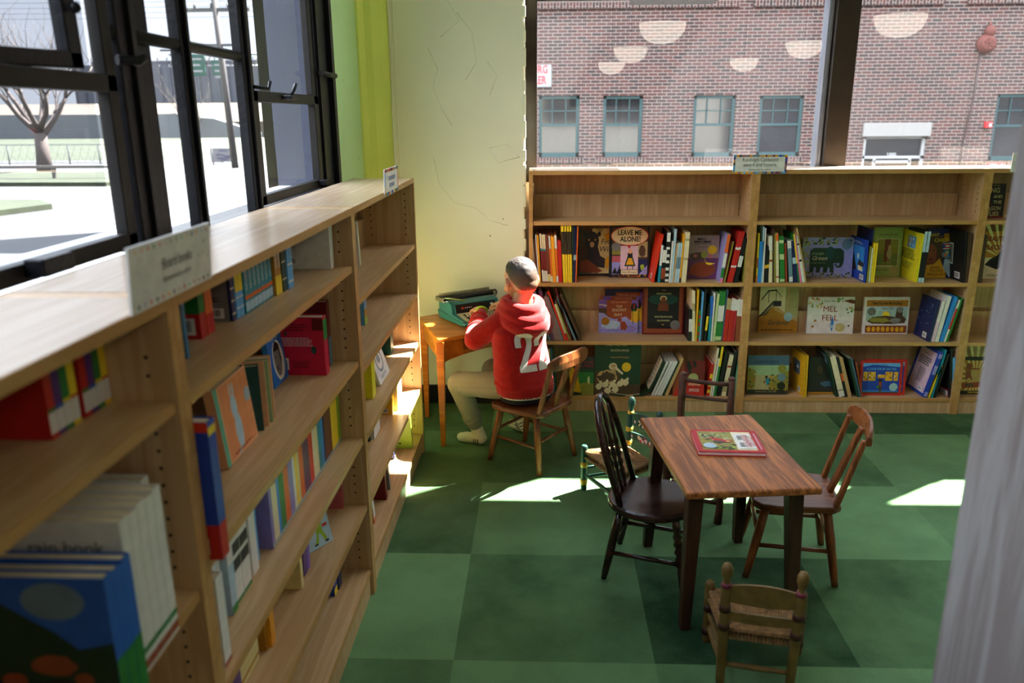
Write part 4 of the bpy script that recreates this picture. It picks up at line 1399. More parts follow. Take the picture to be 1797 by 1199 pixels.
# special pictures on the left-hand cover of spine-out books, found by their label
LEFT_ART = {
 'scarlet hardcover': [('bar', .62, .05, .2, .1)],
 'blue book showing a night': [('rect', .05, .22, .88, .82, 'azure'), ('poly', [(.05, .62), (.25, .6), (.5, .22), (.05, .22)], 'dark'), ('ell', .52, .57, .07, .07, 'paleblue'), ('rect', .55, .24, .82, .37, 'straw'), ('poly', [(.5, .36), (.6, .5), (.9, .44), (.86, .34)], 'ink'), ('bar', .68, .04, .24, .13), ('scrib', .1, .86, .8, .93, 2, 'paleblue')],
 'bright yellow book': [('rect', .3, .66, .72, .9, 'skyblue')] + leaves(['mint', 'rose', 'white', 'green'], 16, 4, (.34, .68, .68, .86), .035) + [('scrib', .08, .42, .78, .63, 6, 'ink'), ('scrib', .14, .22, .7, .36, 4, 'olive'), ('bar', .02, .03, .12, .08)],
 'black book showing a framed': [('rect', .1, .3, .5, .72, 'white'), ('rect', .13, .33, .47, .69, 'grey'), ('poly', blob(.3, .5, .1, .12, 3), 'dark'), ('bar', .6, .05, .24, .13)],
 'navy book with scattered': leaves(['paleblue', 'lavender'], 14, 6, (.06, .2, .94, .92), .03, .4) + [('bar', .56, .05, .26, .13)],
 'yellow book showing a small': [('rect', .14, .45, .66, .78, 'bluegrey'), ('poly', blob(.42, .6, .16, .06, 2), 'dark'), ('rect', .4, .58, .56, .66, 'white'), ('bar', .55, .05, .2, .12)],
 'tall dark green book': [('rect', .1, .72, .9, .92, 'steel'), ('poly', blob(.5, .82, .3, .06, 7), 'dark')],
 'large blue book': [('rect', .1, .06, .94, .94, 'lavender'), ('rect', .11, .065, .93, .935, 'palepink'), ('text', 'FROM HEAD', .52, .84, .045, 'rust'), ('scrib', .2, .6, .82, .78, 4, 'ink'), ('scrib', .36, .24, .7, .54, 12, 'dark'), ('bar', .62, .08, .2, .08)],
 'black hardcover with a red': [('rect', .5, .0, .96, .16, 'crimson'), ('bar', .52, .01, .4, .11)],
 'brown hardcover leaning': [('rect', .08, .08, .92, .92, 'brown')],
 'green and red board book': [('rect', 0, .36, 1, 1, 'green'), ('bar', .5, .06, .42, .24), ('ell', .5, .6, .07, .05, 'orange')],
 'board book with dark scalloped': [('rect', 0, 0, .95, 1, 'grey'), ('scrib', .5, .3, .85, .4, 2, 'ink'), ('bar', .42, .05, .45, .16), ('poly', blob(.45, .5, .1, .05, 3), 'dark')],
 'white board book showing its': [('poly', blob(.45, .76, .17, .12, 8), 'darkgreen'), ('ell', .4, .73, .05, .04, 'lime'), ('scrib', .25, .52, .6, .57, 1, 'ink'), ('scrib', .2, .38, .5, .48, 4, 'grey'), ('bar', .22, .08, .26, .13)],
 'pink red book with a lettered': [('rect', .8, .78, 1, .98, 'maroon'), ('scrib', .2, .76, .72, .9, 3, 'maroon'), ('scrib', .1, .5, .8, .66, 5, 'palepink'), ('ell', .3, .72, .03, .03, 'pine'), ('ell', .8, .44, .05, .07, 'pine'), ('bar', .1, .1, .22, .2), ('scrib', .4, .12, .72, .26, 4, 'maroon')],
 'big blue book with a red': [('rect', 0, 0, 1, .26, 'red'), ('rect', .75, .04, .9, .16, 'cream'), ('rect', 0, .93, 1, 1, 'scarlet')],
 'dark blue night': [],
 'green book with a dark leaf': [('poly', [(.5, .3), (.42, .42), (.3, .44), (.38, .52), (.3, .6), (.42, .62), (.45, .74), (.54, .64), (.66, .66), (.6, .56), (.7, .48), (.58, .46)], 'darkgreen'), ('scrib', .3, .12, .7, .2, 1, 'darkgreen')],
 'white picture book leaning with': [('ell', .4, .22, .12, .1, 'dark'), ('scrib', .3, .6, .7, .66, 1, 'ink')],
 'gold book with a barcode': [('bar', .55, .06, .3, .16)],
 'blue green board book': [('poly', [(0, 0), (1, 0), (1, .55), (.75, .5), (.6, .62), (.2, .85), (0, .95)], 'darkgreen'), ('poly', [(0, 0), (1, 0), (1, .2), (.6, .28), (.3, .24), (0, .3)], 'black'), ('ell', .62, .84, .22, .13, 'steel'), ('poly', blob(.55, .38, .16, .08, 2, 14, .1), 'sienna'), ('poly', blob(.25, .26, .09, .06, 5, 12, .1), 'rust'), ('ell', .75, .28, .07, .05, 'sienna'), ('ell', .08, .3, .06, .05, 'rust')],
 'white board book reading': [('text', 'rain book', .58, .84, .11, 'ink')],
}
def pick(look):
    for k, v in LEFT_ART.items():
        if look and look.startswith(k):
            return v
    return None

def spine_book(x, y, z, rz, t, h, d, lean, col, bands, label, group, look=''):
    b = cover_mesh(t, h, d, col)
    o = b.build('picture_book', paint(col, .42, .08, 40), loc=(x, y, z))
    # leaning books pivot on their lower edge
    Rm = Matrix.Rotation(rz, 4, 'Z') @ Matrix.Rotation(lean, 4, 'Y')
    px = (t / 2) * (1 if lean > 0 else -1)
    corner = Rm @ Vector((px, 0, 0))
    o.matrix_world = Matrix.Translation((x - 0, y, z - corner.z + .0004)) @ Rm
    page_block(o, t, h, d)
    if bands:
        spine_bands(o, t, h, bands)
    sp = pick(look)
    if sp:
        art(o, facing((-t / 2, d, 0), (0, -1, 0), (0, 0, 1)), d, h, sp)
    tag(o, label, 'book', group)
    return o
def face_book(x, y, z, rz, w, h, t, lean, col, spec, label, group):
    b = MB()
    bt = .002
    b.box(-w / 2, w / 2, 0, bt, 0, h); b.box(-w / 2, w / 2, t - bt, t, 0, h); b.box(-w / 2, -w / 2 + bt, bt, t - bt, 0, h)
    o = b.build('picture_book', paint(col, .4, .08, 30))
    Rm = Matrix.Rotation(rz, 4, 'Z') @ Matrix.Rotation(-lean, 4, 'X')
    zc = (Rm @ Vector((0, t, 0))).z
    o.matrix_world = Matrix.Translation((x, y, z - min(0, zc) + .0004)) @ Rm
    b = MB(); b.box(-w / 2 + bt, w / 2 - .003, bt, t - bt, .003, h - .003); b.build('page_block', PAGES, o)
    art(o, facing((-w / 2, 0, 0), (1, 0, 0), (0, 0, 1)), w, h, spec)
    tag(o, label, 'book', group)
    return o
# case, shelf, x, y, z, thickness, height, depth, lean, yaw, colour, look, spine bands
BACK = [
 ('A', 0, -0.0403, 4.4, 0.767, 0.0068, 0.263, 0.2, -0.069, 0, 'white', 'white paperback with red lettering', ''),
 ('A', 0, -0.0324, 4.4, 0.767, 0.0053, 0.243, 0.2, -0.055, 0, 'brown', '', ''),
 ('A', 0, -0.0201, 4.4, 0.767, 0.0056, 0.27, 0.2, -0.071, 0, 'white', 'thin white paperback', ''),
 ('A', 0, -0.0121, 4.4, 0.767, 0.009, 0.268, 0.2, -0.064, 0, 'amber', '', ''),
 ('A', 0, 0.0048, 4.4, 0.767, 0.009, 0.276, 0.2, -0.069, 0, 'maroon', '', 'cream.7-1 teal.66-.7 white.02-.26'),
 ('A', 0, 0.0151, 4.4, 0.767, 0.0086, 0.271, 0.2, -0.067, 0, 'maroon', '', 'cream.7-1 teal.66-.7 white.02-.25'),
 ('A', 0, 0.0257, 4.4, 0.767, 0.0094, 0.271, 0.2, -0.069, 0, 'maroon', '', 'cream.7-1 teal.66-.7 white.02-.25'),
 ('A', 0, 0.0357, 4.4, 0.767, 0.0082, 0.268, 0.2, -0.071, 0, 'brown', '', 'straw.02-.18'),
 ('A', 0, 0.0447, 4.4, 0.767, 0.0082, 0.268, 0.2, -0.072, 0, 'brown', '', 'straw.02-.18'),
 ('A', 0, 0.0539, 4.4, 0.767, 0.0086, 0.264, 0.2, -0.069, 0, 'orange', '', 'white.72-1 white.01-.14'),
 ('A', 0, 0.0636, 4.4, 0.767, 0.0084, 0.262, 0.2, -0.062, 0, 'amber', '', ''),
 ('A', 0, 0.0724, 4.4, 0.767, 0.0084, 0.258, 0.2, -0.062, 0, 'amber', '', ''),
 ('A', 0, 0.0844, 4.4, 0.767, 0.0124, 0.266, 0.2, -0.057, 0, 'orange', '', 'white.72-1 white.01-.14'),
 ('A', 0, 0.0976, 4.4, 0.767, 0.0092, 0.239, 0.2, -0.051, 0, 'red', '', ''),
 ('A', 0, 0.1072, 4.4, 0.767, 0.0092, 0.235, 0.2, -0.051, 0, 'red', '', ''),
 ('A', 0, 0.1239, 4.4, 0.767, 0.0139, 0.318, 0.2, -0.054, 0, 'yellow', 'tall pale yellow paperback', 'ink.5-.9'),
 ('A', 0, 0.1372, 4.4, 0.767, 0.0101, 0.318, 0.2, -0.044, 0, 'yellow', '', 'ink.5-.9'),
 ('A', 0, 0.1486, 4.4, 0.767, 0.0094, 0.318, 0.2, -0.032, 0, 'yellow', '', 'ink.5-.9'),
 ('A', 0, 0.1599, 4.4, 0.767, 0.0109, 0.318, 0.2, -0.027, 0, 'yellow', '', 'ink.5-.9'),
 ('A', 0, 0.1696, 4.4, 0.767, 0.0064, 0.314, 0.2, -0.013, 0, 'darkgreen', '', ''),
 ('A', 0, 0.1759, 4.4, 0.767, 0.0049, 0.314, 0.2, -0.004, 0, 'navy', '', 'paleblue.4-.5'),
 ('A', 0, 0.1811, 4.4, 0.767, 0.0045, 0.314, 0.2, 0.01, 0, 'navy', '', 'paleblue.4-.5'),
 ('A', 0, 0.187, 4.4, 0.767, 0.006, 0.315, 0.2, 0.02, 0, 'orange', 'thin orange hardcover', ''),
 ('A', 0, 0.6159, 4.4, 0.767, 0.0112, 0.27, 0.2, 0.164, 0.02, 'scarlet', 'scarlet hardcover leaning right with a white barcode sticker', ''),
 ('A', 0, 0.6491, 4.4, 0.767, 0.0124, 0.211, 0.2, 0.053, 0, 'teal', '', 'white.45-1'),
 ('A', 0, 0.6639, 4.4, 0.767, 0.0124, 0.204, 0.2, 0.042, 0, 'black', '', 'white.55-.9 rust.1-.4'),
 ('A', 0, 0.6763, 4.4, 0.767, 0.0099, 0.204, 0.2, 0.036, 0, 'black', '', 'white.55-.9 rust.1-.4'),
 ('A', 0, 0.6926, 4.4, 0.767, 0.0199, 0.286, 0.2, 0.003, 0, 'black', 'tall black book with white patches down its spine', 'white.02-.07 white.12-.18 white.24-.3 white.38-.44 white.5-.56 white.65-.7 white.8-.98'),
 ('A', 0, 0.7086, 4.4, 0.767, 0.0085, 0.233, 0.2, 0.036, 0, 'white', 'thin white paperback', ''),
 ('A', 0, 0.7201, 4.4, 0.767, 0.0117, 0.299, 0.2, 0.035, 0, 'paleblue', 'tall pale blue hardcover', ''),
 ('A', 0, 0.7308, 4.4, 0.767, 0.0078, 0.22, 0.2, 0.049, 0, 'tan', '', ''),
 ('A', 0, 0.7418, 4.4, 0.767, 0.0117, 0.222, 0.2, 0.048, 0, 'paleblue', '', 'steel.35-.65'),
 ('A', 0, 0.7543, 4.4, 0.767, 0.0117, 0.222, 0.2, 0.053, 0, 'paleblue', '', 'steel.35-.65'),
 ('A', 0, 0.7662, 4.4, 0.767, 0.0089, 0.273, 0.2, 0.04, 0, 'amber', '', 'dark.0-.1'),
 ('A', 0, 0.7769, 4.4, 0.767, 0.0062, 0.283, 0.2, 0.035, 0, 'cream', '', 'khaki.45-.5 khaki.83-.88'),
 ('A', 0, 0.7834, 4.4, 0.767, 0.0062, 0.279, 0.2, 0.035, 0, 'cream', '', 'khaki.45-.5 khaki.83-.88'),
 ('A', 0, 0.7898, 4.4, 0.767, 0.0062, 0.283, 0.2, 0.035, 0, 'cream', '', 'khaki.45-.5 khaki.83-.88'),
 ('A', 0, 0.7963, 4.4, 0.767, 0.0062, 0.279, 0.2, 0.035, 0, 'cream', '', 'khaki.45-.5 khaki.83-.88'),
 ('A', 0, 0.9931, 4.4, 0.767, 0.0179, 0.271, 0.2, 0.106, 0, 'lavender', 'lavender and orange picture book with a white title label', 'orange.62-1 white.32-.6 green.1-.3 pink.0-.09'),
 ('A', 0, 1.0052, 4.4, 0.767, 0.0045, 0.235, 0.2, 0.133, 0, 'maroon', '', ''),
 ('A', 0, 1.0123, 4.4, 0.767, 0.008, 0.231, 0.2, 0.151, 0, 'olive', '', ''),
 ('A', 0, 1.0318, 4.4, 0.767, 0.0096, 0.288, 0.2, 0.172, 0.0, 'red', '', 'white.65-.7 white.3-.34'),
 ('A', 0, 1.042, 4.4, 0.767, 0.0096, 0.284, 0.2, 0.172, 0.0, 'red', '', 'white.65-.7 white.3-.34'),
 ('A', 0, 1.0522, 4.4, 0.767, 0.0096, 0.288, 0.2, 0.172, 0.0, 'red', '', 'white.65-.7 white.3-.34'),
 ('A', 0, 1.0679, 4.4, 0.767, 0.0104, 0.254, 0.2, 0.162, 0, 'black', '', 'white.35-.6'),
 ('A', 0, 1.0789, 4.4, 0.767, 0.0104, 0.25, 0.2, 0.162, 0, 'black', '', 'white.35-.6'),
 ('A', 0, 1.1178, 4.4, 0.767, 0.007, 0.231, 0.2, 0.009, 0, 'olive', 'thin olive yellow paperback', ''),
 ('A', 1, 0.0328, 4.4, 0.427, 0.0081, 0.295, 0.2, -0.289, 0, 'dark', 'dark patterned magazine', ''),
 ('A', 1, 0.043, 4.4, 0.427, 0.0099, 0.296, 0.2, -0.295, 0, 'steel', '', ''),
 ('A', 1, 0.0614, 4.4, 0.427, 0.0189, 0.299, 0.2, -0.253, 0, 'plum', '', ''),
 ('A', 1, 0.0776, 4.4, 0.427, 0.0096, 0.27, 0.2, -0.289, 0, 'mauve', '', ''),
 ('A', 1, 0.0881, 4.4, 0.427, 0.0096, 0.266, 0.2, -0.289, 0, 'mauve', '', ''),
 ('A', 1, 0.0985, 4.4, 0.427, 0.0096, 0.27, 0.2, -0.289, 0, 'mauve', '', ''),
 ('A', 1, 0.109, 4.4, 0.427, 0.0096, 0.266, 0.2, -0.289, 0, 'mauve', '', ''),
 ('A', 1, 0.1179, 4.4, 0.427, 0.0059, 0.271, 0.2, -0.301, 0, 'steel', '', ''),
 ('A', 1, 0.1316, 4.4, 0.427, 0.013, 0.304, 0.2, -0.338, 0, 'scarlet', '', ''),
 ('A', 1, 0.1463, 4.4, 0.427, 0.0116, 0.225, 0.2, -0.337, 0, 'cream', '', 'red.0-.2'),
 ('A', 1, 0.1588, 4.4, 0.427, 0.0083, 0.226, 0.2, -0.349, 0, 'olive', '', ''),
 ('A', 1, 0.1684, 4.4, 0.427, 0.0084, 0.317, 0.2, -0.299, 0, 'maroon', '', ''),
 ('A', 1, 0.191, 4.4, 0.427, 0.0106, 0.271, 0.2, -0.402, 0, 'steel', 'pale grey blue hardcover', ''),
 ('A', 1, 0.2189, 4.4, 0.427, 0.0123, 0.292, 0.24, -0.413, 0, 'umber', 'brown hardcover leaning on the grey blue book', ''),
 ('A', 1, 0.8354, 4.4, 0.427, 0.0094, 0.186, 0.2, -0.017, 0, 'black', '', 'white.3-.7'),
 ('A', 1, 0.846, 4.4, 0.427, 0.0094, 0.186, 0.2, -0.024, 0, 'black', '', 'white.3-.7'),
 ('A', 1, 0.8552, 4.4, 0.427, 0.0081, 0.296, 0.2, -0.045, 0, 'cream', '', 'khaki.6-.75'),
 ('A', 1, 0.8636, 4.4, 0.427, 0.0081, 0.292, 0.2, -0.045, 0, 'cream', '', 'khaki.6-.75'),
 ('A', 1, 0.8699, 4.4, 0.427, 0.003, 0.301, 0.2, -0.003, 0, 'gold', '', ''),
 ('A', 1, 0.8731, 4.4, 0.427, 0.003, 0.297, 0.2, -0.003, 0, 'gold', '', ''),
 ('A', 1, 0.8762, 4.4, 0.427, 0.003, 0.301, 0.2, -0.003, 0, 'gold', '', ''),
 ('A', 1, 0.8846, 4.4, 0.427, 0.0112, 0.179, 0.2, 0.024, 0, 'green', 'green and red striped paperback', 'red.0-.1 red.2-.3 red.5-.6 red.75-.85'),
 ('A', 1, 0.8957, 4.4, 0.427, 0.0087, 0.286, 0.2, 0.014, 0, 'skyblue', '', ''),
 ('A', 1, 0.9068, 4.4, 0.427, 0.0112, 0.301, 0.2, 0.025, 0, 'black', '', ''),
 ('A', 1, 0.9226, 4.4, 0.427, 0.0126, 0.21, 0.2, 0.07, 0, 'black', 'short black hardcover with yellow lettering', 'yellow.3-.7'),
 ('A', 1, 0.9481, 4.4, 0.427, 0.0152, 0.26, 0.2, 0.012, 0, 'teal', '', 'blue.55-1'),
 ('A', 1, 0.9586, 4.4, 0.427, 0.0041, 0.282, 0.2, 0.016, 0, 'white', '', ''),
 ('A', 1, 0.9629, 4.4, 0.427, 0.0041, 0.278, 0.2, 0.016, 0, 'white', '', ''),
 ('A', 1, 0.9726, 4.4, 0.427, 0.013, 0.275, 0.2, 0.044, 0, 'palegreen', '', ''),
 ('A', 1, 0.9861, 4.4, 0.427, 0.0106, 0.292, 0.2, 0.043, 0, 'green', '', 'white.4-.72 palegreen.02-.1'),
 ('A', 1, 0.9971, 4.4, 0.427, 0.0106, 0.288, 0.2, 0.043, 0, 'green', '', 'white.4-.72 palegreen.02-.1'),
 ('A', 1, 1.0081, 4.4, 0.427, 0.0106, 0.292, 0.2, 0.043, 0, 'green', '', 'white.4-.72 palegreen.02-.1'),
 ('A', 1, 1.0178, 4.4, 0.427, 0.0068, 0.298, 0.2, 0.057, 0, 'bluegrey', '', ''),
 ('A', 1, 1.0291, 4.4, 0.427, 0.0115, 0.252, 0.2, 0.051, 0, 'red', '', 'khaki.74-1'),
 ('A', 1, 1.0411, 4.4, 0.427, 0.0115, 0.248, 0.2, 0.051, 0, 'red', '', 'khaki.74-1'),
 ('A', 1, 1.055, 4.4, 0.427, 0.0113, 0.252, 0.2, 0.046, 0, 'red', '', 'white.72-1'),
 ('A', 1, 1.0668, 4.4, 0.427, 0.0113, 0.248, 0.2, 0.046, 0, 'red', '', 'white.72-1'),
 ('A', 1, 1.0813, 4.4, 0.427, 0.0137, 0.243, 0.2, 0.036, 0, 'crimson', '', 'white.74-1'),
 ('A', 1, 1.0999, 4.4, 0.427, 0.0144, 0.248, 0.2, 0.012, 0, 'sienna', '', 'white.6-1'),
 ('A', 1, 1.1149, 4.4, 0.427, 0.0144, 0.244, 0.2, 0.012, 0, 'sienna', '', 'white.6-1'),
 ('A', 2, 0.0472, 4.406, 0.094, 0.0087, 0.286, 0.2, -0.077, 0, 'straw', '', ''),
 ('A', 2, 0.0582, 4.406, 0.094, 0.0099, 0.28, 0.2, -0.08, 0, 'straw', '', ''),
 ('A', 2, 0.0705, 4.406, 0.094, 0.0112, 0.286, 0.2, -0.076, 0, 'bluegrey', '', ''),
 ('A', 2, 0.0835, 4.406, 0.094, 0.0087, 0.286, 0.2, -0.076, 0, 'darkgreen', '', ''),
 ('A', 2, 0.1791, 4.406, 0.094, 0.0148, 0.221, 0.2, -0.116, 0, 'black', '', 'gold.1-.9'),
 ('A', 2, 0.1947, 4.406, 0.094, 0.0124, 0.201, 0.2, -0.118, 0, 'black', '', 'gold.1-.9'),
 ('A', 2, 0.2086, 4.406, 0.094, 0.0129, 0.184, 0.2, -0.141, 0, 'black', '', 'gold.1-.9'),
 ('A', 2, 0.2238, 4.406, 0.094, 0.0134, 0.162, 0.2, -0.197, 0, 'black', '', 'gold.1-.9'),
 ('A', 2, 0.641, 4.406, 0.094, 0.0121, 0.223, 0.2, 0.366, 0, 'white', '', ''),
 ('A', 2, 0.6568, 4.406, 0.094, 0.0125, 0.226, 0.2, 0.401, 0, 'white', '', ''),
 ('A', 2, 0.6729, 4.406, 0.094, 0.0125, 0.226, 0.2, 0.399, 0, 'white', '', ''),
 ('A', 2, 0.689, 4.406, 0.094, 0.0126, 0.225, 0.2, 0.387, 0, 'white', '', ''),
 ('A', 2, 0.7044, 4.406, 0.094, 0.0115, 0.224, 0.2, 0.373, 0, 'darkgreen', '', ''),
 ('A', 2, 0.7225, 4.406, 0.094, 0.0174, 0.24, 0.2, 0.353, 0, 'tan', '', ''),
 ('A', 2, 0.962, 4.406, 0.094, 0.0153, 0.194, 0.2, 0.099, 0, 'red', '', 'yellow.1-.2 yellow.3-.4 yellow.55-.7'),
 ('A', 2, 0.9773, 4.406, 0.094, 0.0104, 0.291, 0.2, 0.097, 0, 'cream', 'tall cream hardcover', ''),
 ('A', 2, 0.9886, 4.406, 0.094, 0.0085, 0.231, 0.2, 0.106, 0, 'white', 'thin white paperback', ''),
 ('A', 2, 1.0014, 4.406, 0.094, 0.0134, 0.301, 0.2, 0.093, 0, 'green', '', 'yellow.6-1'),
 ('A', 2, 1.0193, 4.406, 0.094, 0.0183, 0.265, 0.2, 0.131, 0, 'black', '', ''),
 ('A', 2, 1.0529, 4.406, 0.094, 0.0231, 0.249, 0.2, 0.124, 0, 'cream', '', 'rust.7-.75 khaki.1-.4'),
 ('A', 2, 1.0831, 4.406, 0.094, 0.0183, 0.271, 0.2, 0.085, 0, 'black', 'black hardcover in shadow', ''),
 ('A', 2, 1.1129, 4.406, 0.094, 0.014, 0.297, 0.2, 0.074, 0, 'mint', 'mint green hardcover leaning on the divider', ''),
 ('B', 0, 1.1899, 4.4, 0.767, 0.0063, 0.276, 0.2, -0.024, 0, 'yellow', '', 'rust.3-.5 orange.0-.15'),
 ('B', 0, 1.1988, 4.4, 0.767, 0.0099, 0.23, 0.2, -0.012, 0, 'azure', '', ''),
 ('B', 0, 1.2095, 4.4, 0.767, 0.0099, 0.23, 0.2, -0.011, 0, 'azure', '', ''),
 ('B', 0, 1.218, 4.4, 0.767, 0.006, 0.311, 0.2, -0.034, 0, 'paleblue', 'tall pale blue hardcover', ''),
 ('B', 0, 1.2246, 4.4, 0.767, 0.006, 0.303, 0.2, -0.024, 0, 'white', 'thin white paperback', ''),
 ('B', 0, 1.2351, 4.4, 0.767, 0.012, 0.199, 0.2, -0.022, 0, 'black', '', 'gold.4-.5'),
 ('B', 0, 1.2483, 4.4, 0.767, 0.0119, 0.205, 0.2, -0.033, 0, 'black', '', 'gold.4-.5'),
 ('B', 0, 1.2662, 4.4, 0.767, 0.0189, 0.26, 0.2, -0.076, 0, 'cream', '', 'white.7-1 rust.45-.5'),
 ('B', 0, 1.2812, 4.4, 0.767, 0.0081, 0.299, 0.2, -0.075, 0, 'umber', '', ''),
 ('B', 0, 1.2908, 4.4, 0.767, 0.0077, 0.27, 0.2, -0.079, 0, 'olive', '', ''),
 ('B', 0, 1.3055, 4.4, 0.767, 0.0147, 0.274, 0.2, -0.093, 0, 'cream', '', 'orange.85-1 rust.1-.13'),
 ('B', 0, 1.3248, 4.4, 0.767, 0.0122, 0.259, 0.2, -0.102, 0, 'green', '', 'palegreen.5-.62 palegreen.02-.08 palegreen.85-.92'),
 ('B', 0, 1.3386, 4.4, 0.767, 0.0126, 0.259, 0.2, -0.109, 0, 'green', '', 'palegreen.5-.62 palegreen.02-.08 palegreen.85-.92'),
 ('B', 0, 1.354, 4.4, 0.767, 0.0091, 0.221, 0.2, -0.11, 0, 'rust', '', ''),
 ('B', 0, 1.3797, 4.4, 0.767, 0.0202, 0.234, 0.2, -0.131, 0, 'steel', '', 'white.82-1 white.02-.14'),
 ('B', 0, 1.4065, 4.4, 0.767, 0.0208, 0.235, 0.2, -0.161, 0, 'navy', '', 'paleblue.45-.6'),
 ('B', 0, 1.4226, 4.4, 0.767, 0.0076, 0.275, 0.2, -0.186, 0, 'green', 'thin green and yellow paperback', 'yellow.4-1'),
 ('B', 0, 1.4334, 4.4, 0.767, 0.01, 0.269, 0.2, -0.201, 0, 'pink', '', ''),
 ('B', 0, 1.4482, 4.4, 0.767, 0.013, 0.266, 0.2, -0.229, 0, 'white', '', 'black.45-.5 black.8-.84'),
 ('B', 0, 1.4606, 4.4, 0.767, 0.0081, 0.311, 0.2, -0.246, 0, 'tan', 'tall tan hardcover leaning left', ''),
 ('B', 0, 1.7837, 4.4, 0.767, 0.008, 0.234, 0.22, -0.039, 0.03, 'cobalt', 'blue book showing a night sky with a house', ''),
 ('B', 0, 1.7938, 4.416, 0.767, 0.0038, 0.291, 0.2, 0.04, 0.04, 'navy', 'tall dark blue book behind the night sky book', ''),
 ('B', 0, 1.7972, 4.4, 0.767, 0.0095, 0.202, 0.2, -0.014, 0, 'olive', '', ''),
 ('B', 0, 1.8068, 4.4, 0.767, 0.0072, 0.192, 0.2, -0.017, 0, 'white', '', ''),
 ('B', 0, 1.8174, 4.4, 0.767, 0.0088, 0.22, 0.2, -0.018, 0, 'yellow', '', ''),
 ('B', 0, 1.8278, 4.4, 0.767, 0.0095, 0.22, 0.2, -0.007, 0, 'yellow', '', ''),
 ('B', 0, 2.0634, 4.4, 0.767, 0.0087, 0.269, 0.225, 0.015, 0.02, 'lemon', 'bright yellow book showing its lettered back cover', ''),
 ('B', 0, 2.0781, 4.4, 0.767, 0.0152, 0.283, 0.2, 0.009, 0, 'black', '', 'paleblue.6-1 paleblue.0-.1'),
 ('B', 0, 2.0943, 4.4, 0.767, 0.0144, 0.283, 0.2, 0.016, 0, 'black', '', 'paleblue.6-1 paleblue.0-.1'),
 ('B', 0, 2.3193, 4.4, 0.767, 0.009, 0.284, 0.22, -0.093, 0.06, 'black', 'black book showing a framed photo on its back cover', ''),
 ('B', 0, 2.3293, 4.4, 0.767, 0.0065, 0.275, 0.2, -0.079, 0, 'umber', '', ''),
 ('B', 0, 2.3361, 4.4, 0.767, 0.0065, 0.271, 0.2, -0.079, 0, 'umber', '', ''),
 ('B', 0, 2.343, 4.4, 0.767, 0.0065, 0.275, 0.2, -0.079, 0, 'umber', '', ''),
 ('B', 1, 2.1771, 4.4, 0.427, 0.0143, 0.242, 0.17, 0.09, 0.03, 'navy', 'navy book with scattered pale marks and a barcode sticker', ''),
 ('B', 1, 2.196, 4.4, 0.427, 0.0182, 0.236, 0.2, 0.129, 0, 'palepink', 'white and pink picture book with dark lettering', 'white.5-1'),
 ('B', 1, 2.2183, 4.4, 0.427, 0.0207, 0.265, 0.2, 0.141, 0, 'white', '', ''),
 ('B', 1, 2.2444, 4.4, 0.427, 0.0206, 0.263, 0.2, 0.177, 0, 'azure', '', ''),
 ('B', 1, 2.2621, 4.4, 0.427, 0.0102, 0.247, 0.2, 0.209, 0, 'white', 'thin white paperback with red marks', 'red.3-.8'),
 ('B', 1, 2.2747, 4.4, 0.427, 0.0109, 0.257, 0.2, 0.195, 0, 'green', '', ''),
 ('B', 1, 2.3663, 4.446, 0.427, 0.0099, 0.167, 0.2, -0.053, 0, 'straw', 'straw coloured book standing against the divider', ''),
 ('B', 2, 1.51, 4.4, 0.094, 0.009, 0.248, 0.2, -0.043, 0.05, 'gold', 'yellow book showing a small sea picture on its back', ''),
 ('B', 2, 1.5205, 4.4, 0.094, 0.009, 0.248, 0.2, -0.034, 0, 'gold', '', ''),
 ('B', 2, 1.7, 4.4, 0.094, 0.0079, 0.282, 0.2, -0.303, 0, 'darkgreen', 'tall dark green book with a dark picture cover', ''),
 ('B', 2, 1.7287, 4.4, 0.094, 0.0309, 0.251, 0.2, -0.313, 0, 'cream', '', 'white.0-.1 steel.15-.18'),
 ('B', 2, 1.7553, 4.4, 0.094, 0.0125, 0.251, 0.2, -0.303, 0, 'black', '', 'orange.4-.6'),
 ('B', 2, 1.7686, 4.4, 0.094, 0.0095, 0.251, 0.2, -0.31, 0, 'tan', '', ''),
 ('B', 2, 1.7791, 4.4, 0.094, 0.0095, 0.247, 0.2, -0.31, 0, 'tan', '', ''),
 ('B', 2, 1.8207, 4.4, 0.094, 0.0102, 0.244, 0.2, -0.313, 0, 'darkgreen', '', ''),
 ('B', 2, 1.8325, 4.4, 0.094, 0.0098, 0.244, 0.2, -0.311, 0, 'bluegrey', '', ''),
 ('B', 2, 1.8429, 4.4, 0.094, 0.0077, 0.218, 0.2, -0.266, 0, 'rust', '', ''),
 ('B', 2, 2.1964, 4.4, 0.094, 0.0208, 0.278, 0.22, 0.223, 0.03, 'cobalt', 'large blue book with a white lettered back cover', 'lavender.85-.95 lavender.5-.7 lavender.02-.12'),
 ('B', 2, 2.2212, 4.4, 0.094, 0.0077, 0.199, 0.2, 0.243, 0, 'yellow', '', ''),
 ('B', 2, 2.2368, 4.4, 0.094, 0.0109, 0.289, 0.2, 0.145, 0, 'teal', '', ''),
 ('B', 2, 2.2525, 4.4, 0.094, 0.0136, 0.266, 0.2, 0.164, 0, 'black', 'black book beside the teal spine', ''),
 ('B', 2, 2.3375, 4.4, 0.094, 0.011, 0.29, 0.2, -0.099, 0.02, 'black', 'black hardcover with a red and white barcode sticker', ''),
 ('B', 2, 2.3597, 4.4, 0.094, 0.014, 0.241, 0.2, -0.131, 0, 'skyblue', '', 'white.0-.25'),
 ('C', 0, 2.4039, 4.4, 0.767, 0.0242, 0.263, 0.2, -0.029, -0.1, 'umber', 'brown and cream spined hardcover', ''),
]
